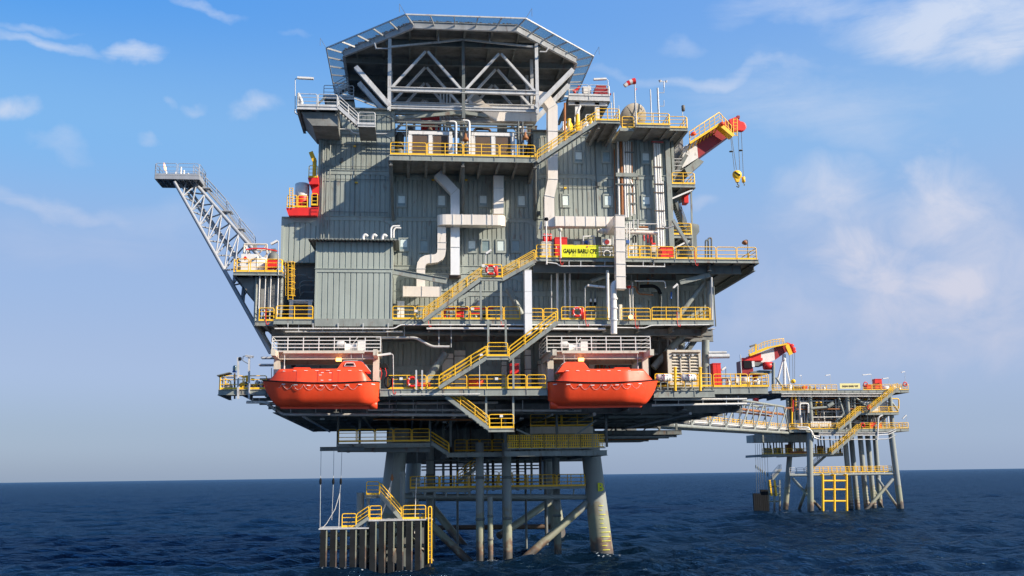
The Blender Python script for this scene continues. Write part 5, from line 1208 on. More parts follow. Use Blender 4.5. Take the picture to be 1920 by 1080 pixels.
# ------------------------------------------------------------------ cranes of the main platform
def left_crane():
    Y = 4.3; t = thing('pedestal_crane', 'red crane cab with a white tank, half hidden behind the tall block', 'crane', at(568,406,Y)); z0 = Z(565,405,Y)
    m = MB(); m.prism([at(541,404,Y), at(594,404,Y), at(597,388,Y), at(536,390,Y)], (0,3.8,0)); m.build('slew_platform', 'red', t)
    xa, xb = X(551,388,Y), X(575,388,Y); c = (xa+xb)/2
    MB().lathe([(.62,0),(.62,1.25)], (c,Y+1.2,Z(563,388,Y)), 20).build('winch_housing', 'red', t); MB().lathe([(.62,0),(.64,.05),(.64,1.25),(.5,1.33),(.05,1.38)], (c,Y+1.2,Z(563,364,Y)), 20).build('white_tank', 'white', t)
    m = MB()
    for k in range(3): m.tube((c-.4+k*.4,Y+1.2,Z(563,344,Y)), (c-.4+k*.4,Y+1.2,Z(563,338,Y)), .05, 6)
    m.build('tank_fitting', 'steel', t)
    m = MB(); m.box(X(584,360,Y),X(597,360,Y),Y+.5,Y+3,Z(590,388,Y),Z(590,338,Y)); m.build('crane_column', 'red', t); m = MB(); m.prism([at(580,345,Y), at(597,345,Y), at(597,330,Y), at(577,333,Y)], (0,3,0)); m.build('mast_platform', 'red', t)
    MB().pbox(586, 296, 592, 330, Y+1, .8).build('mast', 'yellow', t); MB().bar(at(590,303,Y+1.2), at(583,286,Y+1.2), .5, .38).build('jib_stub', 'yellow', t)
    MB().pbox(583,365,597,387,Y+.1,.3).build('cab_window', 'black', t)
    railing('yellow railing in front of the white tank on the red crane', (X(537,390,Y),Y-.02,Z(563,389,Y)), (X(577,390,Y),Y-.02,Z(563,389,Y)), n=2, group='crane railings'); railing('yellow railing tucked against the block on the red crane', (X(583,387,Y),Y-.02,Z(563,385,Y)), (X(596,387,Y),Y-.02,Z(563,385,Y)), n=1, group='crane railings'); railing('yellow railing round the yellow mast of the red crane', (X(578,333,Y),Y-.02,Z(590,333,Y)), (X(596,333,Y),Y-.02,Z(590,333,Y)), n=1, group='crane railings')
    l = MB(); 
    for px in (543, 549): l.tube(at(px,390,Y-.1), at(px,352,Y-.1), .04, 5)
    for k in range(8): l.tube(at(543,353+k*4.5,Y-.1), at(549,353+k*4.5,Y-.1), .03, 5)
    l.build('access_ladder', 'yellow', t)
left_crane()
def right_crane():
    Y = 8.0; t = thing('pedestal_crane', 'big red and white crane boom reaching out from behind the tall block', 'crane', at(1285,320,Y))
    # boom: closed box, front face quad per segment, 1.7 m deep
    seg = [((1281,275),(1279,315)), ((1306,263),(1309,296)), ((1362,226),(1378,246))]
    def sec(a, b, nm, m, y0=Y, d=2.0):
        p = [at(*a[0],y0), at(*b[0],y0), at(*b[1],y0), at(*a[1],y0)]; MB().prism(p, (0,d,0)).build(nm, m, t)
    sec(seg[0], seg[1], 'boom_root', 'white'); sec(seg[1], seg[2], 'boom', 'darkred')
    m = MB(); m.prism([at(1284,316,Y+.2), at(1309,297,Y+.2), at(1320,303,Y+.2), at(1298,322,Y+.2), at(1290,330,Y+.2)], (0,1.4,0)); m.build('luffing_foot', 'grey', t)
    # head with sheaves
    m = MB(); m.prism([at(1367,224,Y-.1), at(1380,219,Y-.1), at(1389,228,Y-.1), at(1387,244,Y-.1), at(1376,246,Y-.1)], (0,.35,0)); m.prism([at(1367,224,Y+1.7), at(1380,219,Y+1.7), at(1389,228,Y+1.7), at(1387,244,Y+1.7), at(1376,246,Y+1.7)], (0,.35,0)); m.build('boom_head', 'red', t)
    for y in (Y+.5, Y+1.1): MB().lathe([(.4,-.2),(.5,-.2),(.5,.2),(.4,.2)], at(1389,238,y), 20, (0,1,0)).build('sheave', 'red', t)
    MB().box(at(1382,217,Y+.5).x, at(1387,217,Y+.5).x, Y+.5, Y+1.0, at(1385,218,Y).z, at(1385,213,Y).z).build('head_lamp', 'darkred', t)
    # walkway along the boom
    a, b = at(1291,271,Y-.9), at(1347,235,Y-.9); m = MB(); m.bar(a, b, .85, .08, (0,0,1)); m.build('walkway', 'olive', t); m = MB(); m.bar(a+V((0,-.44,0)), b+V((0,-.44,0)), .05, .22, (0,0,1))
    for k in range(8): f = (k+.5)/8; p = a.lerp(b, f); m.bar(p+V((0,-.4,-.05)), p+V((.05,.9,-.35)), .08, .1, (0,0,1))
    m.build('walkway_bracket', 'yellow', t)
    up = Vector((0,0,1.15)); m = MB(); a2, b2 = a+V((0,-.44,0)), b+V((0,-.44,0)); m.pipe([a2, a2+up, b2+up, b2], .04, 6); 
    for f in (.36,.68): m.tube(a2+up*f, b2+up*f, .03, 5)
    for k in range(1,6): p = a2.lerp(b2,k/6); m.tube(p, p+up, .035, 5)
    c2, d2 = b2, at(1372,256,Y-1.2); m.pipe([c2+up, d2+up, d2], .04, 6); m.tube(c2+up*.5, d2+up*.5, .03, 5)
    for k in range(1,4): p = c2.lerp(d2,k/4); m.tube(p, p+up, .035, 5)
    m.build('walkway_rail', 'yellow', t)
    m = MB(); m.bar(b+V((0,0,-.05)), at(1372,257,Y-.8), .9, .35, (0,0,1)); m.build('head_platform', 'yellow', t)
    m = MB()
    for px in (1375,1382): m.tube(at(px,255,Y-1.2), at(px,222,Y-1.2), .045, 6)
    for k in range(6): m.tube(at(1375,224+k*6,Y-1.2), at(1382,224+k*6,Y-1.2), .035, 5)
    m.build('head_ladder', 'yellow', t)
    for nm, px, py in (('a',1354,233),('b',1300,252)):
        c = at(px,py,Y-1.35); MB().lathe([(.16,-.12),(.3,-.05),(.26,.12),(.1,.25)], c, 12, (-.3,-.2,.8)).build('boom_floodlight', 'orange', t)
    # falls and hooks
    for p, q in (((1370,257),(1377,318)), ((1384,248),(1387,318)), ((1390,248),(1394,332)), ((1372,257),(1381,318))): MB().tube(at(*p,Y+.3), at(*q,Y+.3), .028, 5).build('hoist_rope', 'darkgrey', t)
    for px,py in ((1371,284),(1389,282)): MB().lathe([(.10,-.03),(.20,-.03),(.20,.03),(.10,.03)], at(px,py,Y+.3), 14).build('rope_guide', 'darkgrey', t)
    h = thing('hook_block', 'large yellow and black hook block hanging from the crane', 'hook', at(1383,348,Y+.3), 'crane hooks'); c = at(1382,328,Y+.3)
    MB().lathe([(.05,-.2),(.42,-.18),(.48,0),(.42,.18),(.05,.2)], c, 18, (0,1,0)).build('cheek_plate', 'yellow', h); m = MB(); m.prism([c+V((-.25,-.25,.30)), c+V((.28,-.25,-.05)), c+V((.2,-.25,-.18)), c+V((-.33,-.25,.17))], (0,.04,0)); m.build('black_stripe', 'black', h)
    m = MB(); m.prism([c+V((-.36,-.16,-.1)), c+V((.36,-.16,-.1)), c+V((.12,-.16,-.75)), c+V((-.12,-.16,-.75))], (0,.32,0)); m.build('block_tail', 'yellow', h); m = MB(); m.pipe([c+V((0,0,-.7)), c+V((0,0,-.95)), c+V((.16,0,-1.08)), c+V((.05,0,-1.25)), c+V((-.14,0,-1.15))], .06, 6); m.build('hook', 'darkgrey', h)
    h = thing('whip_hook', 'small yellow auxiliary hook beside the hook block', 'hook', at(1394,346,Y+.3), 'crane hooks'); c = at(1394,337,Y+.3); MB().lathe([(.06,-.3),(.17,-.26),(.17,.26),(.05,.32)], c, 12).build('weight', 'yellow', h); MB().pipe([c+V((0,0,-.28)), c+V((.02,0,-.42)), c+V((.12,0,-.5)), c+V((.02,0,-.6))], .04, 6).build('hook', 'darkgrey', h)
    # cab and machinery glimpsed below the boom
    m = MB(); m.lathe([(1.0,0),(1.0,5),(1.3,5.4),(1.3,6)], (at(1285,400,Y+4).x, Y+4.0, ZC), 20); m.build('pedestal', 'darkgrey', t)
    MB().pbox(1283,365,1291,380,Y-.5,1.0).build('drum', 'red', t)
right_crane()
# ------------------------------------------------------------------ stair tower on the right flank
def stair_tower():
    Y = 5.6; t = thing('stair_tower', 'dark steel stair tower up the right flank of the tall block', 'stair tower', at(1280,480,Y))
    lv = [(1255,1303,345), (1255,1297,440)]
    m = MB()
    for px in (1262, 1298):
        m.bar((X(px,480,Y+1),Y+1,ZC), (X(px,400,Y+1),Y+1,Z(px,350,Y+1)), .14, .14, (0,1,0))
    m.build('tower_post', 'grey', t)
    for i, (a, b, py) in enumerate(lv):
        z = Z(1275,py,Y); xa, xb = X(a,py,Y), X(b,py,Y); slab(t, xa+.0, xb, Y, Y+5.5, z, .34, step=.9, name='landing_beam'); 
        railing('yellow railing on the %s landing of the stair tower' % ('upper','lower')[i], (xa+.25,Y,z), (xb,Y,z), n=1); railing('yellow end railing on the %s landing of the stair tower' % ('upper','lower')[i], (xb,Y,z), (xb,Y+5,z), n=2)
        MB().bar((xb-.2,Y+.2,z-.5), (xa,Y+.2,z-1.5), .14, .18, (0,1,0)).build('bracket', 'white', t)
    for a, b, lab in (((1258,343),(1288,290),'dark steel flight at the top of the stair tower'), ((1288,432),(1258,352),'dark steel flight in the middle of the stair tower'), ((1262,486),(1296,446),'dark steel flight at the foot of the stair tower')):
        stair(lab, at(*a,Y+1.6), at(*b,Y+1.6), wid=1.1, rail='darkgrey', steel='darkgrey', group='stair tower flights')
    # upper box of dark equipment behind
    MB().pbox(1257,250,1282,340,Y+3.2,3).build('back_casing', 'under', t)
    for py in (298,304,311,320): MB().tube(at(1256,py,Y+1), at(1278,py,Y+1), .05, 6).build('cable_rack', 'pipe', t)
    MB().box(X(1255,205,Y),X(1260,205,Y),Y,Y+6,Z(1258,330,Y),Z(1258,255,Y)).build('side_panel', 'grey', t)
    t = thing('access_boom', 'grey raking boom from the wall down to the sign deck railing', 'strut', at(1298,478,1)); MB().bar(at(1262,413,2.0), at(1297,470,.6), .26, .3, (0,1,0)).build('beam', 'grey', t); MB().pipe([at(1242,423,3), at(1250,428,3), at(1265,424,2.5)], .06, 6).build('hand_pipe', 'steel', t)
    MB().tube(at(1297,484,.6), at(1297,453,.6), .08, 8).build('foot_post', 'grey', t)
stair_tower()
# ------------------------------------------------------------------ second platform and the bridge
YP = 105.0
def wellhead():
    def zz(py, px=1570, Y=YP): return Z(px, py, Y)
    t = thing('wellhead_jacket', 'four-legged steel jacket of the small platform', 'jacket', at(1590,957,YP+8)); R = .57
    def leg(a, b, Y, r, nm='leg', m='leg', ext=2.0):
        p, q = at(*a,Y), at(*b,Y); q = q+(q-p).normalized()*ext; MB().tube(q, p, r*1.08, 16, r).build(nm, m, t)
    leg((1518,812), (1520,955), YP, R); leg((1671,812), (1689,955), YP, R); leg((1484,812), (1473,950), YP+9, .52, m='leg'); leg((1640,812), (1650,945), YP+14, .5)
    for a, b, Ya, Yb, r in (((1674,898),(1625,955),YP,YP-1,.33), ((1646,898),(1681,948),YP+12,YP+2,.26), ((1486,897),(1512,926),YP+8,YP+3,.3), ((1516,905),(1499,953),YP+2,YP+6,.3), ((1524,938),(1540,955),YP+1,YP+2,.28), ((1617,895),(1628,940),YP+10,YP+8,.24), ((1632,905),(1655,952),YP+6,YP+8,.24)):
        p, q = at(*a,Ya), at(*b,Yb); MB().tube(p, q+(q-p)*.3, r, 12).build('brace', 'leg', t)
    z = zz(890); MB().tube((X(1480,890,YP),YP,z), (X(1676,890,YP),YP,z), .24, 12).build('horizontal_brace', 'leg', t)
    m = MB(); x0, x1 = X(1528,886,YP), X(1674,886,YP); m.box(x0, x1, YP+.3, YP+1.8, z+.30, z+.42); 
    for k in range(11): x = x0+(x1-x0)*k/10; m.box(x-.08,x+.08,YP+.2,YP+.4,z+.2,z+.299)
    m.build('walkway', 'white', t)
    railing('yellow railing on the low walkway of the small platform', (x0,YP+.2,z+.42), (x1,YP+.2,z+.42), n=9, r=.05, group='railings of the small platform'); railing('yellow railing behind the low walkway of the small platform', (x0,YP+1.8,z+.42), (x1,YP+1.8,z+.42), n=9, r=.05, group='railings of the small platform')
    railing('grey railing near the fenders of the small platform', at(1480,888,YP+1), at(1522,888,YP+1), 'steel', n=3, r=.045, group='railings of the small platform')
    labs = ('leftmost of the four conductor pipes of the small platform','second conductor pipe from the left under the small platform','third conductor pipe from the left under the small platform','rightmost of the four conductor pipes of the small platform')
    for (px, Y), lab in zip(((1592,YP+5),(1604,YP+6.5),(1621,YP+4),(1635,YP+6)), labs):
        c = thing('conductor_pipe', lab, 'pipe', (X(px,950,Y),Y,-2), 'conductor pipes of the small platform'); x = X(px,900,Y); MB().tube((x,Y,-2), (x-.2,Y,zz(815)), .50, 16).build('pipe_body', 'leg', c)
        m = MB()
        for k in range(7): zz_ = .8+k*.55; m.lathe([(.51,-.03),(.53,0),(.51,.03)], (x,Y,zz_), 14)
        m.build('marine_growth_ring', 'cream', c)
    # yellow boat barrier
    b = thing('boat_barrier', 'bright yellow ladder-like boat barrier on the small platform', 'barrier', at(1565,957,YP-.6)); Y = YP-.7
    for px in (1542.5, 1564, 1587): MB().tube(at(px,958,Y)+V((0,0,-1)), at(px,889,Y), .235, 12).build('barrier_post', 'yellow', b)
    for py in (901.5, 918, 939.5): MB().tube(at(1542,py,Y), at(1588,py,Y), .19, 10).build('barrier_rail', 'yellow', b)
    for px in (1538, 1558, 1581): MB().tube(at(px,891,YP), at(px+5,890,Y), .2, 10).build('stub_bracket', 'yellow', b)
    # decks
    def pdeck(label, px0, px1, py, Y, d, th, grp='decks of the small platform'):
        a, b_ = at(px0,py,Y), at(px1,py,Y); z = (a.z+b_.z)/2; q = thing('platform_deck', label, 'deck', ((a.x+b_.x)/2, Y+d/2, z-th), grp); slab(q, a.x, b_.x, Y, Y+d, z, th, step=3.0); return a.x, b_.x, z
    xa, xb, z1 = pdeck('top deck of the small platform with its yellow name board', 1447, 1704, 731.5, YP, 20, .55)
    xm, xn, z2 = pdeck('middle deck of the small platform on its right side', 1612, 1685, 773, YP-.2, 14, .5)
    xc, xd, z3 = pdeck('lower deck of the small platform where the bridge lands', 1480, 1704, 804, YP-.3, 20, .6)
    xe, xf, z4 = pdeck('hanging dark gallery below the small platform', 1429, 1581, 851, YP+6, 10, .5)
    G = 'railings of the small platform'
    for lab, x0, x1, z, Y, n in (('yellow railing left of the name board on the small platform top deck',xa,X(1570,731,YP),z1,YP,6), ('yellow railing on the small platform top deck right of its name board',X(1618,731,YP),xb,z1,YP,5),
        ('yellow railing of the middle deck by the red lifebuoy of the small platform',xm,xn,z2,YP-.2,4), ('yellow railing on the lower deck of the small platform, bridge side',xc,X(1572,804,YP),z3,YP-.3,5), ('yellow railing on the lower deck of the small platform near the red drums',X(1612,804,YP),xd,z3,YP-.3,5), ('dull yellow railing of the dark hanging gallery',xe,xf,z4,YP+6,8)):
        railing(lab, (x0,Y,z), (x1,Y,z), n=n, r=.05, group=G)
    railing('end railing of the small platform top deck', (xb,YP,z1), (xb,YP+14,z1), n=5, r=.05, group=G); railing('end railing of the small platform lower deck', (xd,YP-.3,z3), (xd,YP+12,z3), n=5, r=.05, group=G)
    t = thing('support_structure', 'columns, dark walls and pipework between the decks of the small platform', 'frame', at(1570,806,YP+8))
    for px in (1520, 1590, 1671):
        MB().tube((X(px,770,YP+.8),YP+.8,z3), (X(px,770,YP+.8),YP+.8,z1-.5), .42, 12).build('column', 'grey', t)
    for a, b_ in (((1512,800),(1520,745)), ((1560,800),(1588,768)), ((1590,800),(1572,745)), ((1600,742),(1640,775)), ((1663,742),(1684,770)), ((1640,800),(1668,775))): MB().tube(at(*a,YP+1), at(*b_,YP+1), .24, 10).build('brace', 'grey', t)
    MB().box(X(1485,770,YP+9),X(1668,770,YP+9),YP+11,YP+12,z3,z1-.5).build('dark_wall', 'under', t)
    rr = random.Random(21)
    for k in range(34):
        px = 1490+k*5.2+rr.random()*3; Y = YP+1+rr.random()*6; x = X(px,770,Y); h = z3+(z1-z3)*(.35+.6*rr.random()); MB().tube((x,Y,z3), (x,Y,h), .07+.1*rr.random(), 6).build('riser', ['pipe','steel','grey','white','brown'][k%5], t)
    for k in range(12):
        py = 742+k*5; Y = YP+.6+rr.random()*3; a, b_ = 1486+rr.random()*40, 1560+rr.random()*110; z = zz(py,1570,Y); MB().tube((X(a,py,Y),Y,z), (X(b_,py,Y),Y,z), .08+.07*rr.random(), 6).build('header_pipe', ['pipe','rustpipe','steel','grey'][k%4], t)
    for k in range(9): px = 1500+k*18; Y = YP+3; x = X(px,790,Y); MB().box(x-.6,x+.6,Y,Y+1.2,z3,z3+1+rr.random()*1.6).build('skid', ['white','grey','cream','darkgrey'][k%4], t)
    m = MB()
    for k in range(12): px = 1522+k*3.2; x = X(px,797,YP+.3); m.box(x-.14,x+.14,YP+.25,YP+.55,zz(801),zz(790))
    m.build('valve_rack', 'white', t)
    MB().pbox(1619,752,1664,771,YP+1.5,.4).build('white_panel', 'white', t)
    rr = random.Random(77)
    for k in range(30):                                      # crowded pipework seen through the open sides
        Y = YP+.5+rr.random()*7; px = 1484+rr.random()*175; py0, py1 = 738+rr.random()*20, 775+rr.random()*26; w = 6+rr.random()*26
        MB().pipe([at(px,py1,Y), at(px,py0,Y), at(px+w,py0,Y), at(px+w,py0+8+rr.random()*20,Y)], .07+.12*rr.random(), 7, .4).build('process_pipe', ['pipe','grey','steel','darkgrey','rustpipe','white','yellow'][k%7], t)
    for px,py0,py1,m in ((1493,748,768,'grey'),(1500,742,800,'steel'),(1478,745,800,'grey'),(1487,742,800,'darkgrey')): MB().tube((X(px,770,YP+1.5),YP+1.5,zz(py1)), (X(px,770,YP+1.5),YP+1.5,zz(py0)), .3, 10).build('vessel', m, t)
    MB().tube(at(1470,766,YP+.3), at(1486,765,YP+.3), .22, 8).build('red_pipe', 'rustpipe', t); MB().tube(at(1486.5,772,YP+.3), at(1486.5,748,YP+.3), .14, 8).build('red_riser', 'red', t)
    MB().tube(at(1552,762,YP+.5), at(1562,756,YP+.5), .4, 10).build('horizontal_vessel', 'grey', t); MB().tube(at(1520,766,YP+.5), at(1556,763,YP+.5), .25, 10).build('horizontal_vessel', 'grey', t)
    q = thing('lower_pipe_loop', 'pale pipes stepping down below the small platform lower deck', 'pipes', at(1520,820,YP-.8))
    for dx, dy in ((0,0),(3,4)): MB().pipe([at(1495+dx,801+dy,YP-.8), at(1515+dx,801+dy,YP-.8), at(1521+dx,808+dy,YP-.8), at(1523+dx,817+dy,YP-.8), at(1537-dx,819+dy,YP-.8)], .16, 8, .5).build('pipe', 'pipe', q)
    for py in (812,816,824): MB().pipe([at(1535,py,YP-.5), at(1640,py,YP-.5), at(1665,py-1,YP-.5), at(1680,py-8,YP-.5)], .11, 6, .5).build('pipe', ['white','pipe','steel'][py%3], q)
    for py in (738.5, 743): MB().tube(at(1465,py,YP-.3), at(1665,py,YP-.3), .12, 6).build('deck_edge_pipe', 'pipe', q)
    MB().pipe([at(1645,825,YP-.7), at(1647,782,YP-.7), at(1655,778,YP-.7)], .14, 8, .4).build('pipe', 'white', q)
    # girders and hanging gallery structure
    t = thing('gallery_hangers', 'dark hanger posts and box girder carrying the hanging gallery', 'frame', at(1490,850,YP+7)); MB().box(X(1412,820,YP+5),X(1525,820,YP+5),YP+5,YP+9,zz(829,1470,YP+5),zz(815,1470,YP+5)).build('box_girder', 'grey', t)
    for px in (1432,1444,1456,1466,1490,1500,1540,1576): x = X(px,840,YP+6.5); MB().bar((x,YP+6.5,z4), (x,YP+6.5,z3-.5), .2, .2, (0,1,0)).build('hanger', 'darkgrey', t)
    rr = random.Random(41)
    for k in range(26): px = 1434+k*5.6; Y = YP+6.4+rr.random()*3; x = X(px,840,Y); MB().tube((x,Y,z4), (x,Y,z4+.6+rr.random()*3.2), .06+.13*rr.random(), 6).build('wellhead_riser', ['darkgrey','pipe','darkgrey','brown','grey'][k%5], t)
    for k in range(7): px = 1440+k*20; Y = YP+8; x = X(px,845,Y); MB().box(x-.5,x+.5,Y,Y+1,z4,z4+.8+rr.random()*1.2).build('gallery_unit', ['grey','darkgrey','rustpipe'][k%3], t)
    MB().pbox(1480,846,1520,850,YP+5.9,.1).build('kick_plate', 'rustpipe', t)
    # stairs
    for a, b_, lab in (((1632,771),(1684,729),'upper yellow stair of the small platform'), ((1573,807),(1614,772),'middle yellow stair of the small platform'), ((1560,851),(1613,806),'lower yellow stair of the small platform')): stair(lab, at(*a,YP-1.3), at(*b_,YP-1.3), wid=1.0, r=.06, sh=.5, group='stairs of the small platform', rh=1.15)
    stair('pale steel stair in the shade under the hanging gallery', at(1515,885,YP+7), at(1548,856,YP+7), rail='steel', r=.05, group='stairs of the small platform'); stair('steel stair down to the fenders of the small platform', at(1449,899,YP+5), at(1465,880,YP+5), rail='steel', r=.05, group='stairs of the small platform')
    # fender block
    f = thing('fender_block', 'black boat fender block of the small platform', 'fender', at(1430,955,YP+2))
    for k in range(4): px = 1413.5+k*3.6; MB().pbox(px,925,px+3.2,960,YP+2,.5).build('rubber_fender', 'black', f)
    for k in range(4): px = 1427.5+k*3.5; MB().pbox(px,918,px+3.1,960,YP+3,.5).build('rubber_fender', 'black', f)
    m = MB(); 
    for px in (1441,1452,1462): m.bar(at(px,960,YP+4), at(px,900,YP+4), .3, .3, (0,1,0))
    for py in (912,926,940): m.tube(at(1441,py,YP+4), at(1464,py,YP+4), .14, 8)
    m.build('fender_frame', 'leg', f); MB().bar(at(1443,900,YP+3.5), at(1447,930,YP+3.5), .3, .3, (0,1,0)).build('ladder_post', 'yellow', f); MB().bar(at(1452,900,YP+3.5), at(1456,930,YP+3.5), .3, .3, (0,1,0)).build('ladder_post', 'yellow', f)
    for k, px in enumerate((1416,1420,1424,1428,1433,1438)):
        one(MB().tube(at(px,832,YP+4), at(px+3,925-k,YP+4), .035, 5).lathe([(.05,-.4),(.14,-.2),(.14,.2),(.05,.4)], at(px+1.5,875+k*3,YP+4), 8), 'swing_rope', 'darkgrey', ('outermost','second','third','fourth','fifth','innermost')[k]+' swing rope hanging over the fenders of the small platform', 'rope', 'swing ropes of the small platform')
    # name board
    s = thing('name_board', 'pale yellow name board on the railing of the small platform', 'sign', at(1595,729,YP-.2)); a, b_ = at(1575,729,YP-.2), at(1613,729,YP-.2); zt = zz(719,1595); MB().box(a.x,b_.x,YP-.25,YP-.18,a.z,zt).build('board','board_cream',s); c = at(1594,724.3,YP-.27); text('GAJAH BARU WP', s, c, .5, 'brown', bold=.02, width=(b_.x-a.x)*.8)
    # small red things and lamps on the top deck
    def locker(px0,py0,px1,py1,Y,lab,nm='red_locker',cat='locker'):
        m = MB(); m.pbox(px0,py0,px1,py1,Y,1.2); a = at(px0,py0,Y); b_ = at(px1,py0,Y); m.box(a.x-.06,b_.x+.06,Y-.06,Y+1.26,a.z,a.z+.08); return one(m, nm, 'red', lab, cat)
    locker(1641,711,1654,729,YP+2,'tall red locker on the top deck of the small platform'); locker(1624,722,1636,729,YP+1.5,'low red locker next to the name board of the small platform'); locker(1506,724,1514,729,YP+2,'small red box on the top deck near the crane tripod'); locker(1632,792,1642,803,YP+1,'red drum locker on the lower deck of the small platform'); locker(1644,794,1653,803,YP+1,'second red drum locker on the lower deck, nearer the outer leg')
    for px,py,Y,lab in ((1623,720,YP-.1,'red lifebuoy beside the name board of the small platform'),(1630,764,YP-1.2,'red lifebuoy at the landing of the upper stair of the small platform'),(1618,797,YP-.5,'red lifebuoy on the lower deck of the small platform'),(1697,720,YP-.1,'red lifebuoy at the far end of the small platform top deck')):
        c = at(px,py,Y); one(MB().pipe([c+V((.38*math.cos(2*math.pi*k/12),0,.38*math.sin(2*math.pi*k/12))) for k in range(12)], .1, 6, closed=True), 'lifebuoy', 'red', lab, 'lifebuoy', 'red lifebuoys')
    for px,top,hd,lab in ((1503,704,-4,'first strip lamp pole on the small platform, by the crane'),(1557,703,-9,'second strip lamp pole on the small platform'),(1634,702,-17,'strip lamp pole with a long arm beside the name board'),(1667,709,-12,'strip lamp pole beside the red locker of the small platform'),(1697,697,-7,'strip lamp pole at the far corner of the small platform')):
        lamp_pole(lab, (px,730), (px,top), (px+hd,top+1), YP+1.0, group='lamp poles of the small platform')
    lamp_pole('strip lamp hanging out beyond the lower deck of the small platform', (1700,803), (1700,778), (1692,785), YP, group='lamp poles of the small platform')
    rr = random.Random(8); t = thing('deck_equipment', 'winches, reels and boxes on the small platform top deck', 'machinery', (X(1520,728,YP+5),YP+5,z1))
    for px, w, h, m_ in ((1480,.5,1.6,'white'),(1493,.9,1.1,'brown'),(1499,.5,.8,'black'),(1520,.4,1.2,'grey'),(1530,.7,.9,'blue'),(1545,.3,1.0,'steel'),(1660,.8,1.1,'white'),(1675,.6,1.3,'white'),(1685,.5,.9,'steel'),(1470,.6,1.0,'olive')):
        x = X(px,728,YP+4); MB().lathe([(w*.8,0),(w,.1),(w,h*.8),(w*.6,h)], (x,YP+4,z1), 10).build('deck_unit', m_, t)
    return z1, z3
ZW1, ZW3 = wellhead()
def far_crane():
    Y = YP+3; t = thing('small_pedestal_crane', 'small red crane with a white and red boom on the second platform', 'crane', at(1419,728,Y)); zb = ZW1
    MB().tube((at(1419,728,Y).x,Y+1,zb-2), (at(1419,700,Y).x,Y+1,at(1419,700,Y).z), .55, 16).build('pedestal', 'red', t)
    MB().pbox(1391,676,1412,703,Y-.2,3.2).build('slew_frame', 'darkred', t); MB().pbox(1412,679,1430,686,Y-.1,2.5).build('slew_beam', 'darkgrey', t); m = MB(); m.prism([at(1405,698,Y-.3), at(1428,703,Y-.3), at(1449,699,Y-.3), at(1449,695,Y-.3), at(1424,694,Y-.3)], (0,3,0)); m.build('cab_floor', 'darkgrey', t)
    MB().pbox(1395,676,1408,690,Y-.5,.3).build('cab_window', 'black', t); MB().lathe([(.6,-.9),(.8,-.85),(.8,.85),(.6,.9)], at(1440,686,Y-.4), 16, (1,0,0)).build('winch_drum', 'red', t); MB().pbox(1410,677,1415,688,Y-.6,.3).build('cab_door', 'white', t)
    MB().pbox(1391,671,1430,676,Y-.35,.3).build('walkway_edge', 'red', t)
    def q(a,b,c,d,nm,m): MB().prism([at(*a,Y), at(*b,Y), at(*c,Y), at(*d,Y)], (0,1.5,0)).build(nm, m, t)
    q((1403,668),(1427,661),(1427,683),(1400,676),'boom_root','red'); q((1427,660.8),(1451,652),(1453,675),(1427,683.2),'boom_middle','white'); q((1451,651.8),(1475,645.5),(1474,660),(1453,675.2),'boom','darkred')
    m = MB(); m.prism([at(1476,642,Y-.2), at(1484,645,Y-.2), at(1491,660,Y-.2), at(1486,662,Y-.2), at(1477,654,Y-.2)], (0,1.8,0)); m.build('boom_head', 'red', t)
    for k, (px,py) in enumerate(((1485,648),(1488,654),(1489,659))): MB().lathe([(.2,-.3),(.33,-.3),(.33,.3),(.2,.3)], at(px,py,Y-.3), 12, (0,1,0)).build('sheave', 'red', t)
    m = MB(); m.bar(at(1405,666,Y-.7), at(1440,652,Y-.7), .8, .5, (0,0,1)); m.bar(at(1440,652,Y-.7), at(1475,645,Y-.7), .8, .3, (0,0,1)); m.bar(at(1475,646,Y-.7), at(1483,665,Y-.7), .8, .3, (0,1,0)); m.build('walkway', 'yellow', t)
    m = MB(); P = [(1403,658),(1415,650),(1432,641.5),(1450,637),(1469,635),(1470,645)]
    m.pipe([at(*p,Y-1.1) for p in P], .07, 5); m.pipe([at(x,y+4,Y-1.1) for x,y in P[:-1]], .05, 5)
    for k in range(12): x = 1405+k*5.6; y = np.interp(x,[p[0] for p in P[:-1]],[p[1] for p in P[:-1]]); m.tube(at(x,y,Y-1.1), at(x,y+10,Y-1.1), .055, 5)
    m.build('walkway_rail', 'yellow', t); MB().pbox(1416.5,645,1419.5,662,Y-1,.4).build('mast', 'yellow', t); MB().bar(at(1406,650,Y-.8), at(1418,646,Y-.8), .4, .35, (0,0,1)).build('jib_stub', 'olive', t)
    for a,b in (((1480,664),(1481,722)),((1486,661),(1487,722)),((1490,661),(1490,722))): MB().tube(at(*a,Y), at(*b,Y), .04, 5).build('hoist_rope', 'darkgrey', t)
    MB().lathe([(.1,-.5),(.42,-.3),(.42,.3),(.1,.5)], at(1487,715,Y), 12, (0,1,0)).build('hook_block', 'yellow', t)
    for p, g in (((1390,700),(1388,665)), ): MB().tube(at(*p,Y-.5), at(*g,Y-.5), .12, 8).build('corner_post', 'steel', t)
    t = thing('boom_rest', 'grey post and white tripod boom rest next to the small crane', 'boom rest', at(1465,728,YP+3)); MB().tube(at(1450,730,YP+2), at(1450,680,YP+2), .33, 12).build('rest_post', 'grey', t)
    for a in (1455,1471,1482): MB().tube(at(a,725,YP+3), at(1470,668,YP+3.2), .18 if a != 1471 else .3, 10).build('tripod_leg', 'white', t)
    MB().tube(at(1470,675,YP+3), at(1470,664,YP+3), .38, 12).build('tripod_head', 'white', t); MB().tube(at(1455,708,YP+2), at(1466,724,YP+2), .24, 8).build('rest_brace', 'grey', t)
far_crane()
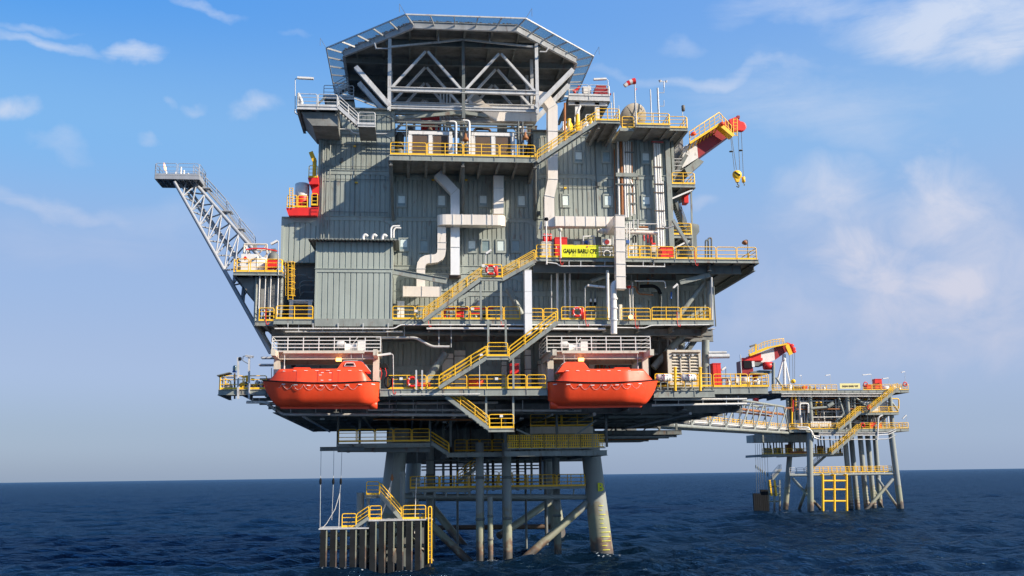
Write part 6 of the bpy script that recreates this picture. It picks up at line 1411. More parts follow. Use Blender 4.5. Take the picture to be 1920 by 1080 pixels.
def bridge():
    P0, P1 = at(1218,800,46), at(1480,812,YP+1); z = 13.9; P0.z = z; P1.z = at(1480,812,YP+1).z; H = 5.0; d = (P1-P0); u = d.normalized(); side = Vector((-u.y, u.x, 0)).normalized(); n = 9; W = 3.6
    t = thing('link_bridge', 'long pale tubular truss bridge linking the two platforms', 'bridge', (P0+P1)/2)
    up = Vector((0,0,1))
    for s in (0, 1):
        o = side*(W*s)
        MB().tube(P0+o, P1+o, .27, 12).build('bottom_chord', 'grey', t); MB().tube(P0+o+up*H, P1+o+up*H-u*3, .21, 12).build('top_chord', 'grey', t)
        for k in range(n+1):
            p = P0+d*(k/n)+o
            if k < n: MB().tube(p, p+up*H, .11, 8).build('truss_post', 'grey', t); MB().tube(p, p+d*(1/n)*.92+up*(H if k < n-1 else H*.98), .15, 8).build('truss_diagonal', 'grey', t)
    for k in range(n): p = P0+d*(k/n); MB().tube(p+up*H, p+up*H+side*W, .12, 8).build('cross_tie', 'steel', t); 
    q = P1-u*3+up*H
    MB().tube(q, P1, .16, 8).build('truss_diagonal', 'grey', t)
    MB().bar(P0+side*W*.5+up*.55, P1+side*W*.5+up*.55, 2.6, .12, (0,0,1)).build('walkway', 'steel', t)
    MB().bar(P0+side*.3+up*1.0, P1+side*.3+up*1.0, .2, .2).build('pipe_support_rail', 'pipe', t)
    for k, (o, h, r, m) in enumerate(((.4,.75,.14,'white'),(.7,3.6,.22,'rustpipe'),(1.5,3.9,.16,'pipe'),(3.0,3.4,.18,'rustpipe'))): MB().tube(P0+side*o+up*h, P1+side*o+up*h, r, 8).build('export_pipe', m, t)
    for o, lab in ((.45,'yellow railing along the near side of the link bridge'),(W-.5,'yellow railing along the far side of the link bridge')):
        a = P0+side*o+up*.62; b = P1+side*o+up*.62; railing(lab, a, b, n=26, r=.05, group='link bridge railings')
    m = MB(); m.box(16.2, 21.9, 46.1, 48.5, 11.6, 12.5); m.box(17, 21, 46.1, 48, 12.51, 13.3); one(m, 'bridge_bearing', 'darkgrey', 'dark box that holds the near end of the bridge under the main deck', 'bearing')
bridge()
# ------------------------------------------------------------------ name board
def name_board():
    Y = -.14; a, b = at(1053.5,482.5,Y), at(1122.5,482.5,Y); zt = Z(1088,460,Y)
    s = thing('name_board', 'bright yellow name board hung on the sign deck railing', 'sign', ((a.x+b.x)/2, Y, a.z)); MB().box(a.x,b.x,Y-.06,Y,a.z,zt).build('board', 'sign_yellow', s)
    c = at(1088,471.3,Y-.07); text('GAJAH BARU CPP', s, c, .52, 'black', bold=.009, width=(b.x-a.x)*.92)
    c = at(1101,462.7,Y-.065); m = MB(); m.lathe([(.075,0),(.075,.012)], c, 14, (0,-1,0)); m.build('emblem', 'red', s); m = MB(); m.box(c.x-.07,c.x+.0,Y-.09,Y-.078,c.z-.06,c.z-.01); m.build('emblem_band', 'blue', s)
    m = MB(); rr = random.Random(3)
    for py in (476.2, 479.6):
        for px in (1073,1075,1078,1090,1093,1096,1100,1104,1110): q = at(px+rr.random(),py,Y-.062); m.box(q.x-.03,q.x+.03,Y-.068,Y-.061,q.z-.03,q.z+.03)
    for px in (1105,1108,1111,1114,1117): q = at(px,462.7,Y-.062); m.box(q.x-.05,q.x+.05,Y-.068,Y-.061,q.z-.02,q.z+.02)
    m.build('small_print', 'olive', s)
name_board()
# ------------------------------------------------------------------ pipe bundles on the front of the block
def bundle(label, lst, Y, cat='pipes', name='pipe_bundle'):
    """lst: (points, radius, material)"""
    P_ = [at(*q, Y) for l in lst for q in l[0]]; t = thing(name, label, cat, min(P_, key=lambda p: p.z))
    for pts, r, m in lst: MB().pipe([at(*q, Y) for q in pts], r, 8, .3).build('pipe', m, t)
    return t
t = bundle('bright vertical pipes and one orange pipe on the wall beside the last windows', [(((1158,262),(1161,410)),.10,'white'),(((1164,262),(1167,405)),.12,'rustpipe'),(((1169,262),(1173,408)),.10,'white'),(((1173.5,262),(1177,408)),.10,'pipe'),(((1178,264),(1178,345),(1182,352),(1184,405)),.09,'white'),(((1182,266),(1182,340),(1188,348),(1190,402)),.075,'pipe'),(((1184.5,266),(1186,400)),.05,'rustpipe')], 4.55)
m = MB(); m.pbox(1155,324,1196,331,4.3,.2); m.build('pipe_clamp', 'grey', t)
for py, x0, x1 in ((345,1154,1197),(285,1172,1189),(381,1182,1194),(362,1178,1192)): MB().pbox(x0,py-.8,x1,py+1,4.36,.14).build('pipe_clamp', 'darkgrey', t)
t = bundle('bundle of three thick white pipes running down beside the corner of the block', [(((1226.5,268),(1234.5,470)),.13,'white'),(((1231.5,268),(1240,470)),.11,'white'),(((1235.5,270),(1244,470)),.10,'white'),(((1242,340),(1246,424)),.09,'white')], 4.55)
MB().pbox(1222,263,1244,268,4.3,.3).build('top_bracket', 'darkgrey', t); MB().pbox(1222,265.5,1244,266.8,4.28,.02).build('red_strip', 'red', t)
for py in (313, 345, 361, 395, 428): MB().pbox(1224+(py-313)*.04,py-.9,1243+(py-313)*.04,py+.7,4.38,.1).build('pipe_clamp', 'brown', t)
bundle('thin rusty pipe climbing the wall beside the column of windows', [(((1152,280),(1153,360),(1154,400)),.045,'rustpipe'),(((1153.5,330),(1154.5,372)),.06,'darkgrey')], 4.8)
bundle('four pale pipes standing behind the process deck railing right of the broad white duct', [(((1034,515),(1034,603)),.06,'pipe'),(((1045,510),(1045,603)),.11,'white'),(((1059,510),(1060,603)),.09,'white'),(((1068,495),(1069,603)),.09,'white')], 2.0)
bundle('two bent white pipes on the balcony between the ventilation units', [(((855,289),(855,228),(843,228)),.10,'white'),(((880,289),(880,226),(868,226)),.10,'white')], 1.0)
bundle('pair of curved white roof pipes beside the machinery room roof', [(((733,446),(733,428),(737,424),(750,424)),.09,'white'),(((738,446),(738,431),(742,427),(752,428)),.08,'white')], 2.6)
# pipes above the sign deck
t = thing('sign_deck_pipework', 'white pipes, valves and hoses gathered on the sign deck right of the vertical duct', 'pipes', at(1205,484,4))
def pp(pts, Y, r, m, nm='pipe', bend=.25): MB().pipe([at(*q,Y) for q in pts], r, 8, bend).build(nm, m, t)
pp(((1172,435),(1233,437)),3.6,.20,'stainless'); pp(((1172,429),(1216,430)),3.9,.09,'white'); pp(((1198,426),(1215,426)),4.2,.09,'rustpipe'); pp(((1199,420),(1232,420)),4.4,.05,'white')
for px, y0, y1, r, m in ((1175,418,484,.06,'white'),(1180,416,484,.06,'white'),(1187,440,484,.07,'white'),(1192,455,484,.06,'white'),(1188,412,430,.06,'pipe'),(1196,412,430,.05,'pipe'),(1183,416,428,.06,'white')): pp(((px,y0),(px,y1)),3.3,r,m)
pp(((1187,455),(1187,442),(1192,442),(1192,455)),3.2,.07,'black'); pp(((1207,441),(1208,452)),3.4,.06,'red'); pp(((1214.5,441),(1215,455)),3.4,.06,'red'); pp(((1221,441),(1221.5,459)),3.4,.10,'rustpipe'); pp(((1220.5,445),(1221,455)),3.3,.12,'red')
m = MB(); m.pbox(1174.5,450,1180.5,456,3.0,.2); m.build('valve_actuator', 'blue', t); MB().pbox(1182,462,1188,468,2.6,.2).build('junction_box', 'white', t); MB().pbox(1222,459,1231,472,2.4,.4).build('junction_box', 'cream', t); MB().tube(at(1222,457.5,2.6), at(1229,457.5,2.6), .10, 8).build('beacon', 'red', t)
pp(((1125,433),(1152,434)),3.0,.26,'stainless'); pp(((1120,432),(1126,434)),3.0,.18,'cream')
for px in (1131,1138,1147): MB().lathe([(.30,-.05),(.30,.05)], at(px,434,3.0), 12, (1,0,0)).build('pipe_flange', 'pipe', t)
t = thing('pump_skid', 'white framed pump skid with a red wheel behind the name board', 'machinery', at(1120,484,3))
MB().pipe([at(*q,3) for q in ((1093,462),(1094,443),(1114,443),(1116,462))], .06, 6).build('skid_frame', 'white', t); MB().pipe([at(*q,2.9) for q in ((1103,462),(1104,449),(1113,449),(1114,480))], .05, 6).build('skid_frame', 'steel', t); MB().tube(at(1098,457,3.1), at(1101,453,3.1), .2, 10).build('pump_motor', 'blue', t); MB().pbox(1104,453,1107,458,3,.3).build('valve', 'cream', t)
MB().pbox(1130,448,1146,461,2.6,.2).build('valve_panel', 'white', t); MB().lathe([(.22,0),(.22,.06)], at(1138,454,2.6), 14, (0,-1,0)).build('valve_wheel', 'darkred', t); MB().pipe([at(1138,476,2.4)+V((.32*math.cos(2*math.pi*k/12),0,.32*math.sin(2*math.pi*k/12))) for k in range(12)], .05, 6, closed=True).build('hose_ring', 'white', t); MB().pbox(1116,444,1128,482,3.6,.6).build('cabinet_body', 'darkgrey', t)
for px in (1149,1152): MB().tube(at(px,482,2.6), at(px,445,2.6), .05, 6).build('stand_pipe', 'pipe', t)
for py in (465,468,472): MB().tube(at(1122,py,2.5), at(1150,py,2.5), .05, 6).build('cross_pipe', 'steel', t)
def box_thing(name, m, px0, py0, px1, py1, Y, d, label, cat, group=None, lid=True, handle=None):
    a, b = at(px0,(py0+py1)/2,Y).x, at(px1,(py0+py1)/2,Y).x; z0, z1 = Z((px0+px1)/2,py1,Y), Z((px0+px1)/2,py0,Y); t = thing(name, label, cat, ((a+b)/2,Y+d/2,z0), group)
    MB().box(a,b,Y,Y+d,z0,z1).build('casing', m, t)
    if lid: MB().box(a-.03,b+.03,Y-.04,Y+d+.03,z1,z1+.06).build('lid', m, t)
    MB().box((a+b)/2-.01,(a+b)/2+.01,Y-.012,Y-.001,z0+.05,z1-.05).box(a+.06,a+.12,Y-.03,Y-.001,(z0+z1)/2-.1,(z0+z1)/2+.1).build('door_trim', handle or m, t); return t
box_thing('cylinder_cabinet', 'cream', 1015.5,455,1038,482,2.4,.7,'cream cabinet below the strapped red cylinders on the sign deck','cabinet',handle='darkgrey')
t = thing('fire_cylinders', 'red fire cylinders held by two grey straps on the sign deck', 'cylinders', at(1026,457,2.5))
for px in (1020.5, 1026.5, 1032): q0, q1 = at(px,457,2.6), at(px,438,2.6); MB().lathe([(.05,0),(.13,.03),(.13,q1.z-q0.z-.1),(.05,q1.z-q0.z)], q0, 10).build('cylinder', 'red', t)
for py in (441, 453.5): MB().pbox(1017,py-.7,1035.5,py+.9,2.42,.04).build('strap', 'steel', t)
box_thing('fire_locker', 'red', 1041,446,1063.5,482,2.2,.8,'tall bright red fire locker beside the name board','locker',handle='white')
box_thing('hose_chest', 'red', 1239,464,1262.5,482,.9,.9,'wide red hose chest behind the railing of the sign deck','chest',handle='darkred')
# grab hoops, floodlight and lamp masts on the far right overhang
t = thing('tank_vents', 'pair of tall looped grey vent pipes on the overhang', 'pipes', at(1331,487,3)); 
for a, b, top in ((1323,1328,451),(1328,1334,447)): MB().pipe([at(a,487,3), at(a,top,3), at(b,top-1,3), at(b,487,3)], .085, 8, .3).build('vent_loop', 'darkgrey', t)
t = thing('floodlight', 'orange floodlight on a bent pole at the end of the overhang', 'floodlight', at(1402,487,3)); MB().pipe([at(1402,487,3), at(1402,450,3), at(1398,450,3)], .045, 6, .1).build('pole', 'darkgrey', t); MB().lathe([(.1,-.12),(.25,-.04),(.22,.15),(.1,.28)], at(1396,456,3), 14, (.35,.2,.85)).build('lamp_head', 'rustpipe', t)
for px, top, hx, hy, base, Y, lab in ((1024,412,1024.5,412,496,-.4,'tall pale pole standing in front of the red cylinders'),(1050.5,432,1050.5,432,484,-.4,'thin pole between the red locker and the name board')):
    t = thing('light_pole', lab, 'pole', at(px,base,Y)); MB().tube(at(px+1,base,Y), at(px,top,Y), .06, 8).build('pole', 'white', t); MB().lathe([(.10,-.1),(.2,0),(.16,.16),(.08,.2)], at(hx,hy,Y), 10).build('lamp_head', 'black' if px < 1040 else 'cream', t)
# balcony lamps and strip lamps
lamp_pole('strip lamp over the upper corner platform', (553.5,205), (553.5,147), (588,147.5), 1.0); lamp_pole('strip lamp over the red gear right of the helideck', (1140,178), (1140,149), (1113,149), 8.2)
lamp_pole('strip lamp on a bent pole right of the left davit', (738,727), (737,664), (704,667), -2.2); lamp_pole('strip lamp over the process deck near the white cranked pipe', (1097,600), (1097,536), (1134,538.5), .3); lamp_pole('strip lamp over the lifebuoy landing', (910,520), (910,478), (921,469), -1.0); lamp_pole('strip lamp by the dark doorway', (1271,604), (1271,533), (1262,540), .3); lamp_pole('strip lamp on the landing above the lifeboat walkway', (899,727), (899,668), (905,665), -2.9); lamp_pole('strip lamp left of the name board wall', (1016,445),(1016,415),(1012,430),3.5)
lamp_pole('dark strip lamp beside the red locker at the deck end', (1361,733), (1361,689), (1353,694), .8, m='darkgrey')
def lit(px, py, Y, label, r=.24):
    c = at(px,py,Y); l = thing('floodlight', label, 'lamp', c, 'lit amber deck lamps'); MB().lathe([(r*.6,-.12),(r,-.04),(r,.04),(r*.5,.12)], c, 14, (0,1,0)).build('housing', 'darkgrey', l); MB().lathe([(r*.8,0),(r*.8,.02)], c+V((0,-.125,0)), 14, (0,-1,0)).build('lens', 'lamp_glow', l)
lit(1182,595,-.3,'lit orange deck lamp on the process deck railing')
for px, py, lab in ((985,257,'orange flood lamp on the balcony near the yellow stair'),(873,260,'orange flood lamp between the two ventilation units')): c = at(px,py,1.0); one(MB().lathe([(.08,.45),(.12,.2),(.30,-.1),(.26,-.2),(.05,-.28)], c, 14).tube(c+V((0,0,.4)), c+V((0,.3,.75)), .04, 6), 'floodlight', 'rustpipe', lab, 'lamp', 'unlit orange flood lamps')
# ------------------------------------------------------------------ lifebuoys and fire gear
def lifebuoy(px, py, Y, label, r=.36, sc=1):
    c = at(px,py,Y); t = thing('lifebuoy', label, 'lifebuoy', c, 'red lifebuoys'); pts = [c+V((r*math.cos(2*math.pi*k/18),0,r*math.sin(2*math.pi*k/18))) for k in range(18)]
    MB().pipe(pts, .10, 8, closed=True).build('ring', 'red', t)
    for k in range(4): a = math.pi/4+k*math.pi/2; d = V((math.cos(a),0,math.sin(a))); MB().lathe([(.106,-.04),(.106,.04)], c+d*r, 8, (-d.z,0,d.x)).build('reflective_band', 'white', t)
lifebuoy(920,506,-1.32,'red lifebuoy on the landing halfway up the front stairs'); lifebuoy(1082,585,-.14,'red lifebuoy on the process deck railing'); lifebuoy(773,716,-2.5,'red lifebuoy on the lifeboat walkway beside the left boat'); 
c = at(728,716,-2.5); one(MB().pipe([c+V((.28*math.cos(2*math.pi*k/16),0,.45*math.sin(2*math.pi*k/16))) for k in range(16)], .07, 6, closed=True), 'coiled_hose', 'black', 'black coiled hose hung on the walkway railing at the left boat', 'hose')
for px,py0,py1,Y,lab in ((931,499,516,-1.3,'red extinguisher beside the lifebuoy on the stair landing'),(1093,577,598,-.1,'red extinguisher next to the process deck lifebuoy')):
    a, b = at(px,py1,Y), at(px,py0,Y); one(MB().lathe([(.12,0),(.13,.03),(.13,b.z-a.z-.12),(.05,b.z-a.z)], a, 12), 'fire_extinguisher', 'red', lab, 'extinguisher')
for px, py, Y, lab in ((780,583,-.1,'white notice on the process deck railing near the foot of the long stair'),(886,579,-.1,'white notice on the railing beside the red hydrant'),(1081,577,-.2,'white notice above the process deck lifebuoy'),(752,710,-2.45,'white notice on the lifeboat walkway railing'),(931,710,-2.45,'white notice in the middle of the lifeboat walkway railing'),(906,498,-1.25,'white notice on the lifebuoy landing railing'),(940,780,-2.3,'white notice on the lowest hanging landing')):
    one(MB().pbox(px-3,py-2.4,px+3,py+2.4,Y,.02), 'notice_board', 'white', lab, 'notice')
t = thing('fire_hydrant', 'red hydrant pipework with a red box behind the process deck railing', 'hydrant', at(860,600,1.2))
for pts, r in ((((834,598),(834,580),(850,579),(900,579)),.09),(((842,598),(842,583)),.05),(((868,599),(868,577)),.06),(((880,588),(900,588)),.06),(((900,579),(925,578)),.07)): MB().pipe([at(*q,1.2) for q in pts], r, 8, .15).build('red_pipe', 'red', t)
MB().pbox(854,580,867,594,.9,.5).build('valve_box', 'red', t); MB().pbox(843,585,848,588,1.1,.2).build('hand_wheel', 'white', t)
for k in range(5): c = at(884+k*8,592,1.4); MB().lathe([(.12,-.15),(.16,0),(.08,.2)], c, 8).build('valve', ['darkgrey','steel','darkred','black','brown'][k], t)
box_thing('switch_cabinet', 'white', 893,562,901,577,3.8,.3,'slim white panel on the wall behind the hydrant','panel')
box_thing('vent_housing', 'white', 1052-307,566,1058-300,600,2.2,.8,'white framed box right of the machinery room','ventilation box',handle='brown')
# bow-shaped raft bundle and lockers on lifeboat deck
c = at(890,716,-1.2); one(MB().lathe([(.12,-.75),(.32,-.6),(.36,0),(.32,.6),(.12,.75)], c, 14, (1,0,.05)), 'covered_bundle', 'orange', 'rounded salmon-red bundle behind the walkway railing at the stair foot', 'bundle')
box_thing('red_cabinet', 'red', 956,683,973,701,2.6,.5,'red cabinet hung on the shaded wall under the lower stair','cabinet',handle='darkred')
q = at(795,722,-1.6); one(MB().box(q.x-.55,q.x+.5,-1.6,-.9,ZA,q.z+.1).box(q.x-.6,q.x+.55,-1.65,-.85,q.z+.1,q.z+.2), 'red_chest', 'red', 'low red chest behind the walkway lifebuoy', 'chest')
for px0,py0,px1,py1,Y,lab in ((829,663,850,726,4.8,'stained cream duct standing behind the foot of the middle stair'),(852,657,873,726,5.0,'second stained cream duct, the one nearer the stair rail'),(964,662,976,727,4.2,'narrow cream duct right of the red cabinet'),(985,656,996,727,3.6,'slim white duct near the right lifeboat'),(941,678,950,727,4.6,'narrow cream duct left of the red cabinet'),(1009,676,1030,727,4.4,'broad cream panel beside the right davit')):
    a, b = X(px0,700,Y), X(px1,700,Y); t = thing('cream_duct', lab, 'duct', ((a+b)/2,Y+.3,ZA), 'cream ducts on the lifeboat deck'); MB().box(a,b,Y,Y+.6,ZA,Z(px0,py0,Y)).build('duct_body', 'cream', t); m = MB()
    for k in range(3): z = ZA+(Z(px0,py0,Y)-ZA)*(k+.6)/3; MB().box(a-.02,b+.02,Y-.02,Y+.62,z-.03,z+.03).build('flange_ring', 'brown', t)
t = thing('davit_gear', 'twin grey posts and dark reels beside the left davit', 'machinery', at(790,727,-2.2))
for px in (780.5,791.5): MB().bar(at(px,731,-2.55), at(px,694,-2.55), .13, .13, (0,1,0)).build('post', 'steel', t)
for px in (713,722): MB().lathe([(.2,-.1),(.28,0),(.2,.1)], at(px,687,-.2), 12, (0,1,0)).build('reel', 'black', t); MB().pipe([at(px,690,-.3), at(px+3,700,-.3), at(px,712,-.3)], .03, 5).build('red_cable', 'red', t)
# raking braces of the levels
for a, b, Y, r, lab in (((836,662),(790,725),3.0,.34,'thick dark diagonal brace behind the cream ducts'),((866,598),(898,560),3.4,.14,'short diagonal brace behind the hydrant'),((952,540),(978,590),2.8,.28,'dark diagonal brace behind the broad white duct'),((1290,618),(1225,690),3.2,.32,'thick diagonal brace over the dark opening'),((1196,668),(1165,728),4.5,.3,'pale diagonal brace behind the right lifeboat'),((1108,527),(1140,516),2.0,.2,'diagonal bracket under the name board deck')):
    one(MB().tube(at(*a,Y), at(*b,Y), r, 12), 'diagonal_brace', 'grey', lab, 'brace', 'diagonal braces between the decks')
t = thing('deck_column', 'round grey column between the process deck and the sign deck under the name board', 'column', at(1140,603,.8)); MB().tube(at(1140,603,.8), at(1139,507,.8), .14, 12).build('shaft', 'white', t)
t = thing('process_pipework', 'rusty and pale pipes around the dark doorway on the process deck', 'pipes', at(1215,600,2.5))
for pts, r, m, Y in ((((1182,605),(1180,535)),.06,'white',2),(((1187,605),(1186,530)),.06,'pipe',2),(((1184,512),(1184,600)),.04,'darkgrey',1.6),(((1190,527),(1247,527),(1248,540)),.05,'white',1.5),(((1192,538),(1196,551),(1225,553)),.06,'rustpipe',2.2),(((1195,510),(1196,545)),.07,'brown',2.2),(((1200,537),(1225,536),(1234,541),(1239,552)),.16,'black',2.4),(((1215,532),(1216,524)),.09,'rustpipe',2.2),(((1223,508),(1223,520)),.12,'brown',2.4),(((1170,538),(1192,538)),.07,'rustpipe',2.0),(((1240,555),(1239,600)),.05,'darkgrey',1.5),(((1108,598),(1108,545)),.08,'darkgrey',3),(((1116,598),(1116,545)),.08,'darkgrey',3),(((1108,572),(1108,560)),.13,'black',2.9),(((1116,572),(1116,560)),.13,'black',2.9),(((1258,560),(1259,548)),.08,'blue',2)):
    MB().pipe([at(*q,Y) for q in pts], r, 8, .25).build('pipe', m, t)
for px in (1108,1116): MB().pbox(px-1.7,560,px+1.7,566,2.7,.2).build('white_tag', 'white', t)
MB().tube(at(1160,572,2.6), at(1160,603,2.6), .38, 14).build('vessel', 'cream', t); MB().tube(at(1176,538.5,1.9), at(1183,537.5,1.9), .12, 8).build('red_valve', 'red', t)
MB().pbox(1190,570,1206,602,4.5,.05).build('door_leaf', 'grey', t); MB().pbox(1192,572,1204,582,4.47,.02).build('door_window', 'glass', t)
MB().tube(at(1334,520,.4), at(1335,600,.4), .08, 8).build('corner_pipe', 'steel', t); MB().tube(at(1338,537,.3), at(1342,612,.3), .06, 8).build('corner_pipe', 'darkgrey', t); MB().tube(at(1340,617,.4), at(1333,616,.4), .05, 6).build('corner_pipe', 'steel', t)
# ------------------------------------------------------------------ long pipe runs under the decks
def run(label, pts, Y, r, m, hang=None, zt=None, group=None):
    P_ = [at(*q,Y) for q in pts]
    t = thing('pipe_run', label, 'pipe', P_[0], 'long pipe runs below the decks'); MB().pipe(P_, r, 8, .3).build('pipe', m, t)
    for px, py, top in hang or (): a = at(px,py+1.5,Y); b = at(px,top,Y); MB().bar(a,b,.06,.06,(0,1,0)).build('hanger', 'steel', t)
run('uppermost white pipe under the front edge of the process deck', ((515,616),(740,616),(750,609),(1146,609.5)), -.25, .055, 'white', [(x,616 if x<740 else 609,606) for x in range(540,1140,47)])
run('thick white pipe under the front edge of the process deck', ((800,616),(900,616),(1135,617)), -.1, .10, 'white', [(x,616,607) for x in (845,935,1010,1085)])
run('dull pipe beneath the left half of the process deck', ((535,622),(755,622)), .3, .07, 'pipe', [(560,622,608),(605,622,608),(680,622,608),(720,622,608)])
run('thick dark pipe with pale flanges beneath the process deck', ((700,624),(1130,627)), 1.4, .22, 'darkgrey'); run('dark cable tray pipe lower beneath the process deck', ((705,633),(779,633),(810,650),(843,650)), .8, .12, 'pipe', [(727,633,612),(758,633,612),(823,650,612),(846,650,612)])
run('pipe below the right end of the process deck', ((1146,614),(1210,615),(1220,610),(1330,609)), -.2, .05, 'white'); run('pale pipe under the sign deck edge', ((1024,492),(1044,494),(1050,499),(1150,499)), -.1, .05, 'white', [(1067,499,490),(1089,499,490),(1134,499,490)]); run('pale pipe under the sign deck right of the vertical duct', ((1175,499),(1247,500)), -.1, .06, 'white', [(1206,499,490),(1226,499,490),(1246,499,491)])
run('upper white pipe under the right end of the lifeboat deck', ((1225,749),(1400,748)), .3, .10, 'white', [(x,749,742) for x in (1272,1320,1362,1384)]); run('lower white pipe under the right end of the lifeboat deck', ((1222,760),(1400,757)), .4, .10, 'white', [(x,759,744) for x in (1229,1272,1318,1362,1384)])
run('long dull pipe below the lifeboat deck under the left boat', ((520,757),(500,757),(530,777),(890,778)), 1.2, .13, 'pipe', [(x,777,760) for x in (545,592,640,688,735,780,830)]); run('second long dull pipe below the lifeboat deck', ((690,768),(1090,770)), 1.0, .10, 'pipe', [(x,769,750) for x in (730,775,820,870,980,1030)]); run('pale pipe under the walkway edge between the boats', ((733,739.5),(900,739)), -2.55, .05, 'white'); run('bent pale pipe under the left projecting platform', ((462,754),(495,754),(505,756)), .4, .12, 'white', [(474,754,746),(486,754,746)]); run('rusty pipe far back under the deck', ((700,786),(900,787)), 5, .08, 'rustpipe'); run('thick pipe deep under the right half of the deck', ((1140,781),(1260,780)), 4, .16, 'darkgrey')
for k, (px, py, Y, w) in enumerate(((700,785,6,16),(830,790,8,14),(600,784,5,16),(975,783,7,14))): one(MB().pbox(px,py,px+w*.5,py+3,Y,.25), 'under_deck_lamp', 'white', ('small white lamp box under the deck left of the first legs','small white lamp box under the deck by the hanging landing','small white lamp box under the left boat','small white lamp box right of the lowest landing')[k], 'lamp')
# ------------------------------------------------------------------ lifeboat deck, right end
def louvre_container():
    Y = 1.4; a, b = X(1253,700,Y), X(1316,700,Y); zt = Z(1285,656,Y); t = thing('louvre_house', 'cream generator enclosure with a big louvred front on the lifeboat deck', 'enclosure', ((a+b)/2,6,ZA))
    MB().box(a,b,Y+.3,11,ZA,zt).build('body', 'brown', t); m = MB(); m.box(a,a+.35,Y,Y+.299,ZA,zt); m.box(b-.22,b,Y,Y+.299,ZA,zt); m.box(a+.35,b-.22,Y,Y+.299,zt-.45,zt); m.box(a+.35,b-.22,Y,Y+.299,ZA,ZA+.5)
    m.build('front_surround', 'cream', t); x0, x1, z0, z1 = a+.35, b-.22, ZA+.5, zt-.45
    for k in range(3):
        p, q = x0+(x1-x0)*k/3+.04, x0+(x1-x0)*(k+1)/3-.04; m = MB(); n = 9
        for j in range(n): z = z0+(z1-z0)*(j+.5)/n; m.prism([(p,Y+.02,z-.14),(p,Y+.25,z+.10),(p,Y+.27,z+.08),(p,Y+.04,z-.16)], (q-p,0,0))
        m.build('louvre_panel', 'cream', t)
    m = MB()
    for k in (1,2): x = x0+(x1-x0)*k/3; m.box(x-.05,x+.05,Y-.02,Y+.2,z0,z1)
    m.box(x0,x1,Y-.03,Y+.1,(z0*1.3+z1*.7)/2-.04,(z0*1.3+z1*.7)/2+.04); m.build('mullion_cross', 'cream', t); MB().tube((x0,Y-.1,zt-.25), (x1+.1,Y-.1,zt-.25), .06, 6).build('hinge_bar', 'brown', t)
    for k in range(3): c = V((x0+(x1-x0)*(k+.3)/3,Y-.15,zt-.5)); MB().box(c.x-.1,c.x+.1,c.y-.05,c.y+.12,c.z-.06,c.z+.1).build('latch', 'steel', t)
louvre_container()
def canister(px, label):
    c = at(px,708,-1.15); t = thing('liferaft_canister', label, 'liferaft', (c.x,c.y,ZA), 'white liferaft canisters'); L = .66
    MB().lathe([(.05,-L),(.24,-L+.06),(.30,-L+.16),(.30,-.02),(.33,-.015),(.33,.015),(.30,.02),(.30,L-.16),(.24,L-.06),(.05,L)], c, 18, (1,0,0)).build('shell', 'white', t); m = MB()
    for k in range(5): m.lathe([(.31,-.012),(.31,.012)], c+V((-.44+.22*k,0,0)), 18, (1,0,0))
    m.build('strap', 'pipe', t); m = MB(); 
    for k, mm in ((-.2,'black'),(.0,'red'),(.2,'blue')): MB().box(c.x+k-.05,c.x+k+.05,c.y-.315,c.y-.30,c.z+.12,c.z+.2).build('label_mark', mm, t)
    for s in (-.32,.28): m.pipe([c+V((s,-.25,-.2)), c+V((s,0,-.36)), c+V((s,.25,-.2))], .05, 6); m.bar(c+V((s,0,-.36)), V((c.x+s,c.y,ZA-.3)), .09, .09, (0,1,0))
    m.box(c.x-.34,c.x+.3,c.y-.1,c.y+.1,c.z-.42,c.z-.36); m.build('cradle', 'grey', t)
canister(1245, 'white liferaft canister on the cradle next to the right lifeboat'); canister(1291, 'white liferaft canister on the cradle nearer the column')
for px, lab in ((1266,'yellow davit post between the two white canisters'),(1313,'yellow davit post right of the white canisters')): a, b = at(px,733,-1.0), at(px,691,-1.0); one(MB().tube(a, b, .12, 10).lathe([(.12,0),(.16,.03),(.16,.1),(.05,.14)], b, 10), 'raft_davit_post', 'yellow', lab, 'post', 'yellow raft davit posts')
box_thing('tall_locker', 'red', 1338,682,1352.5,731,1.6,.9,'tallest red locker, at the right end of the lifeboat deck','locker',handle='darkred')
t = thing('exhaust_pipes', 'two pale exhaust pipes sticking out beyond the right column', 'pipes', at(1335,668,1.5))
for py, r, x1 in ((661,.11,1362),(668,.20,1367)): MB().tube(at(1328,py,1.6), at(x1,py-.4,1.6), r, 12).build('exhaust', 'steel', t)
t = thing('upper_trusswork', 'steel frames, stairs and pipes seen under the process deck above the louvred enclosure', 'frame', at(1280,656,6))
for a, b, r, m in (((1240,632),(1312,631),.15,'pipe'),((1252,632),(1252,655),.08,'steel'),((1270,632),(1270,655),.08,'steel'),((1255,634),(1270,652),.12,'pipe'),((1252,652),(1270,651),.08,'white'),((1235,640),(1235,668),.08,'darkgrey'),((1226,655),(1250,655),.06,'darkgrey'),((1228,664),(1250,664),.06,'pipe'),((1322,700),(1322,640),.06,'pipe'),((1326,690),(1326,660),.09,'rustpipe'),((1320,728),(1320,690),.10,'white')): MB().tube(at(*a,4.5), at(*b,4.5), r, 8).build('frame_tube', m, t)
MB().tube(at(1276,614,7), at(1276,660,7), .34, 12).build('column', 'grey', t)
stair('dark steel stair seen against the sky under the right end of the process deck', at(1292,656,6), at(1310,632,6), wid=1.4, rail='darkgrey', steel='darkgrey', group='stair tower flights')
MB().pbox(1306,625,1319,632,3.5,.5).build('equipment_box', 'olive', t); MB().tube(at(1308,624,3.6), at(1317,624,3.6), .12, 8).build('beacon', 'yellow', t)
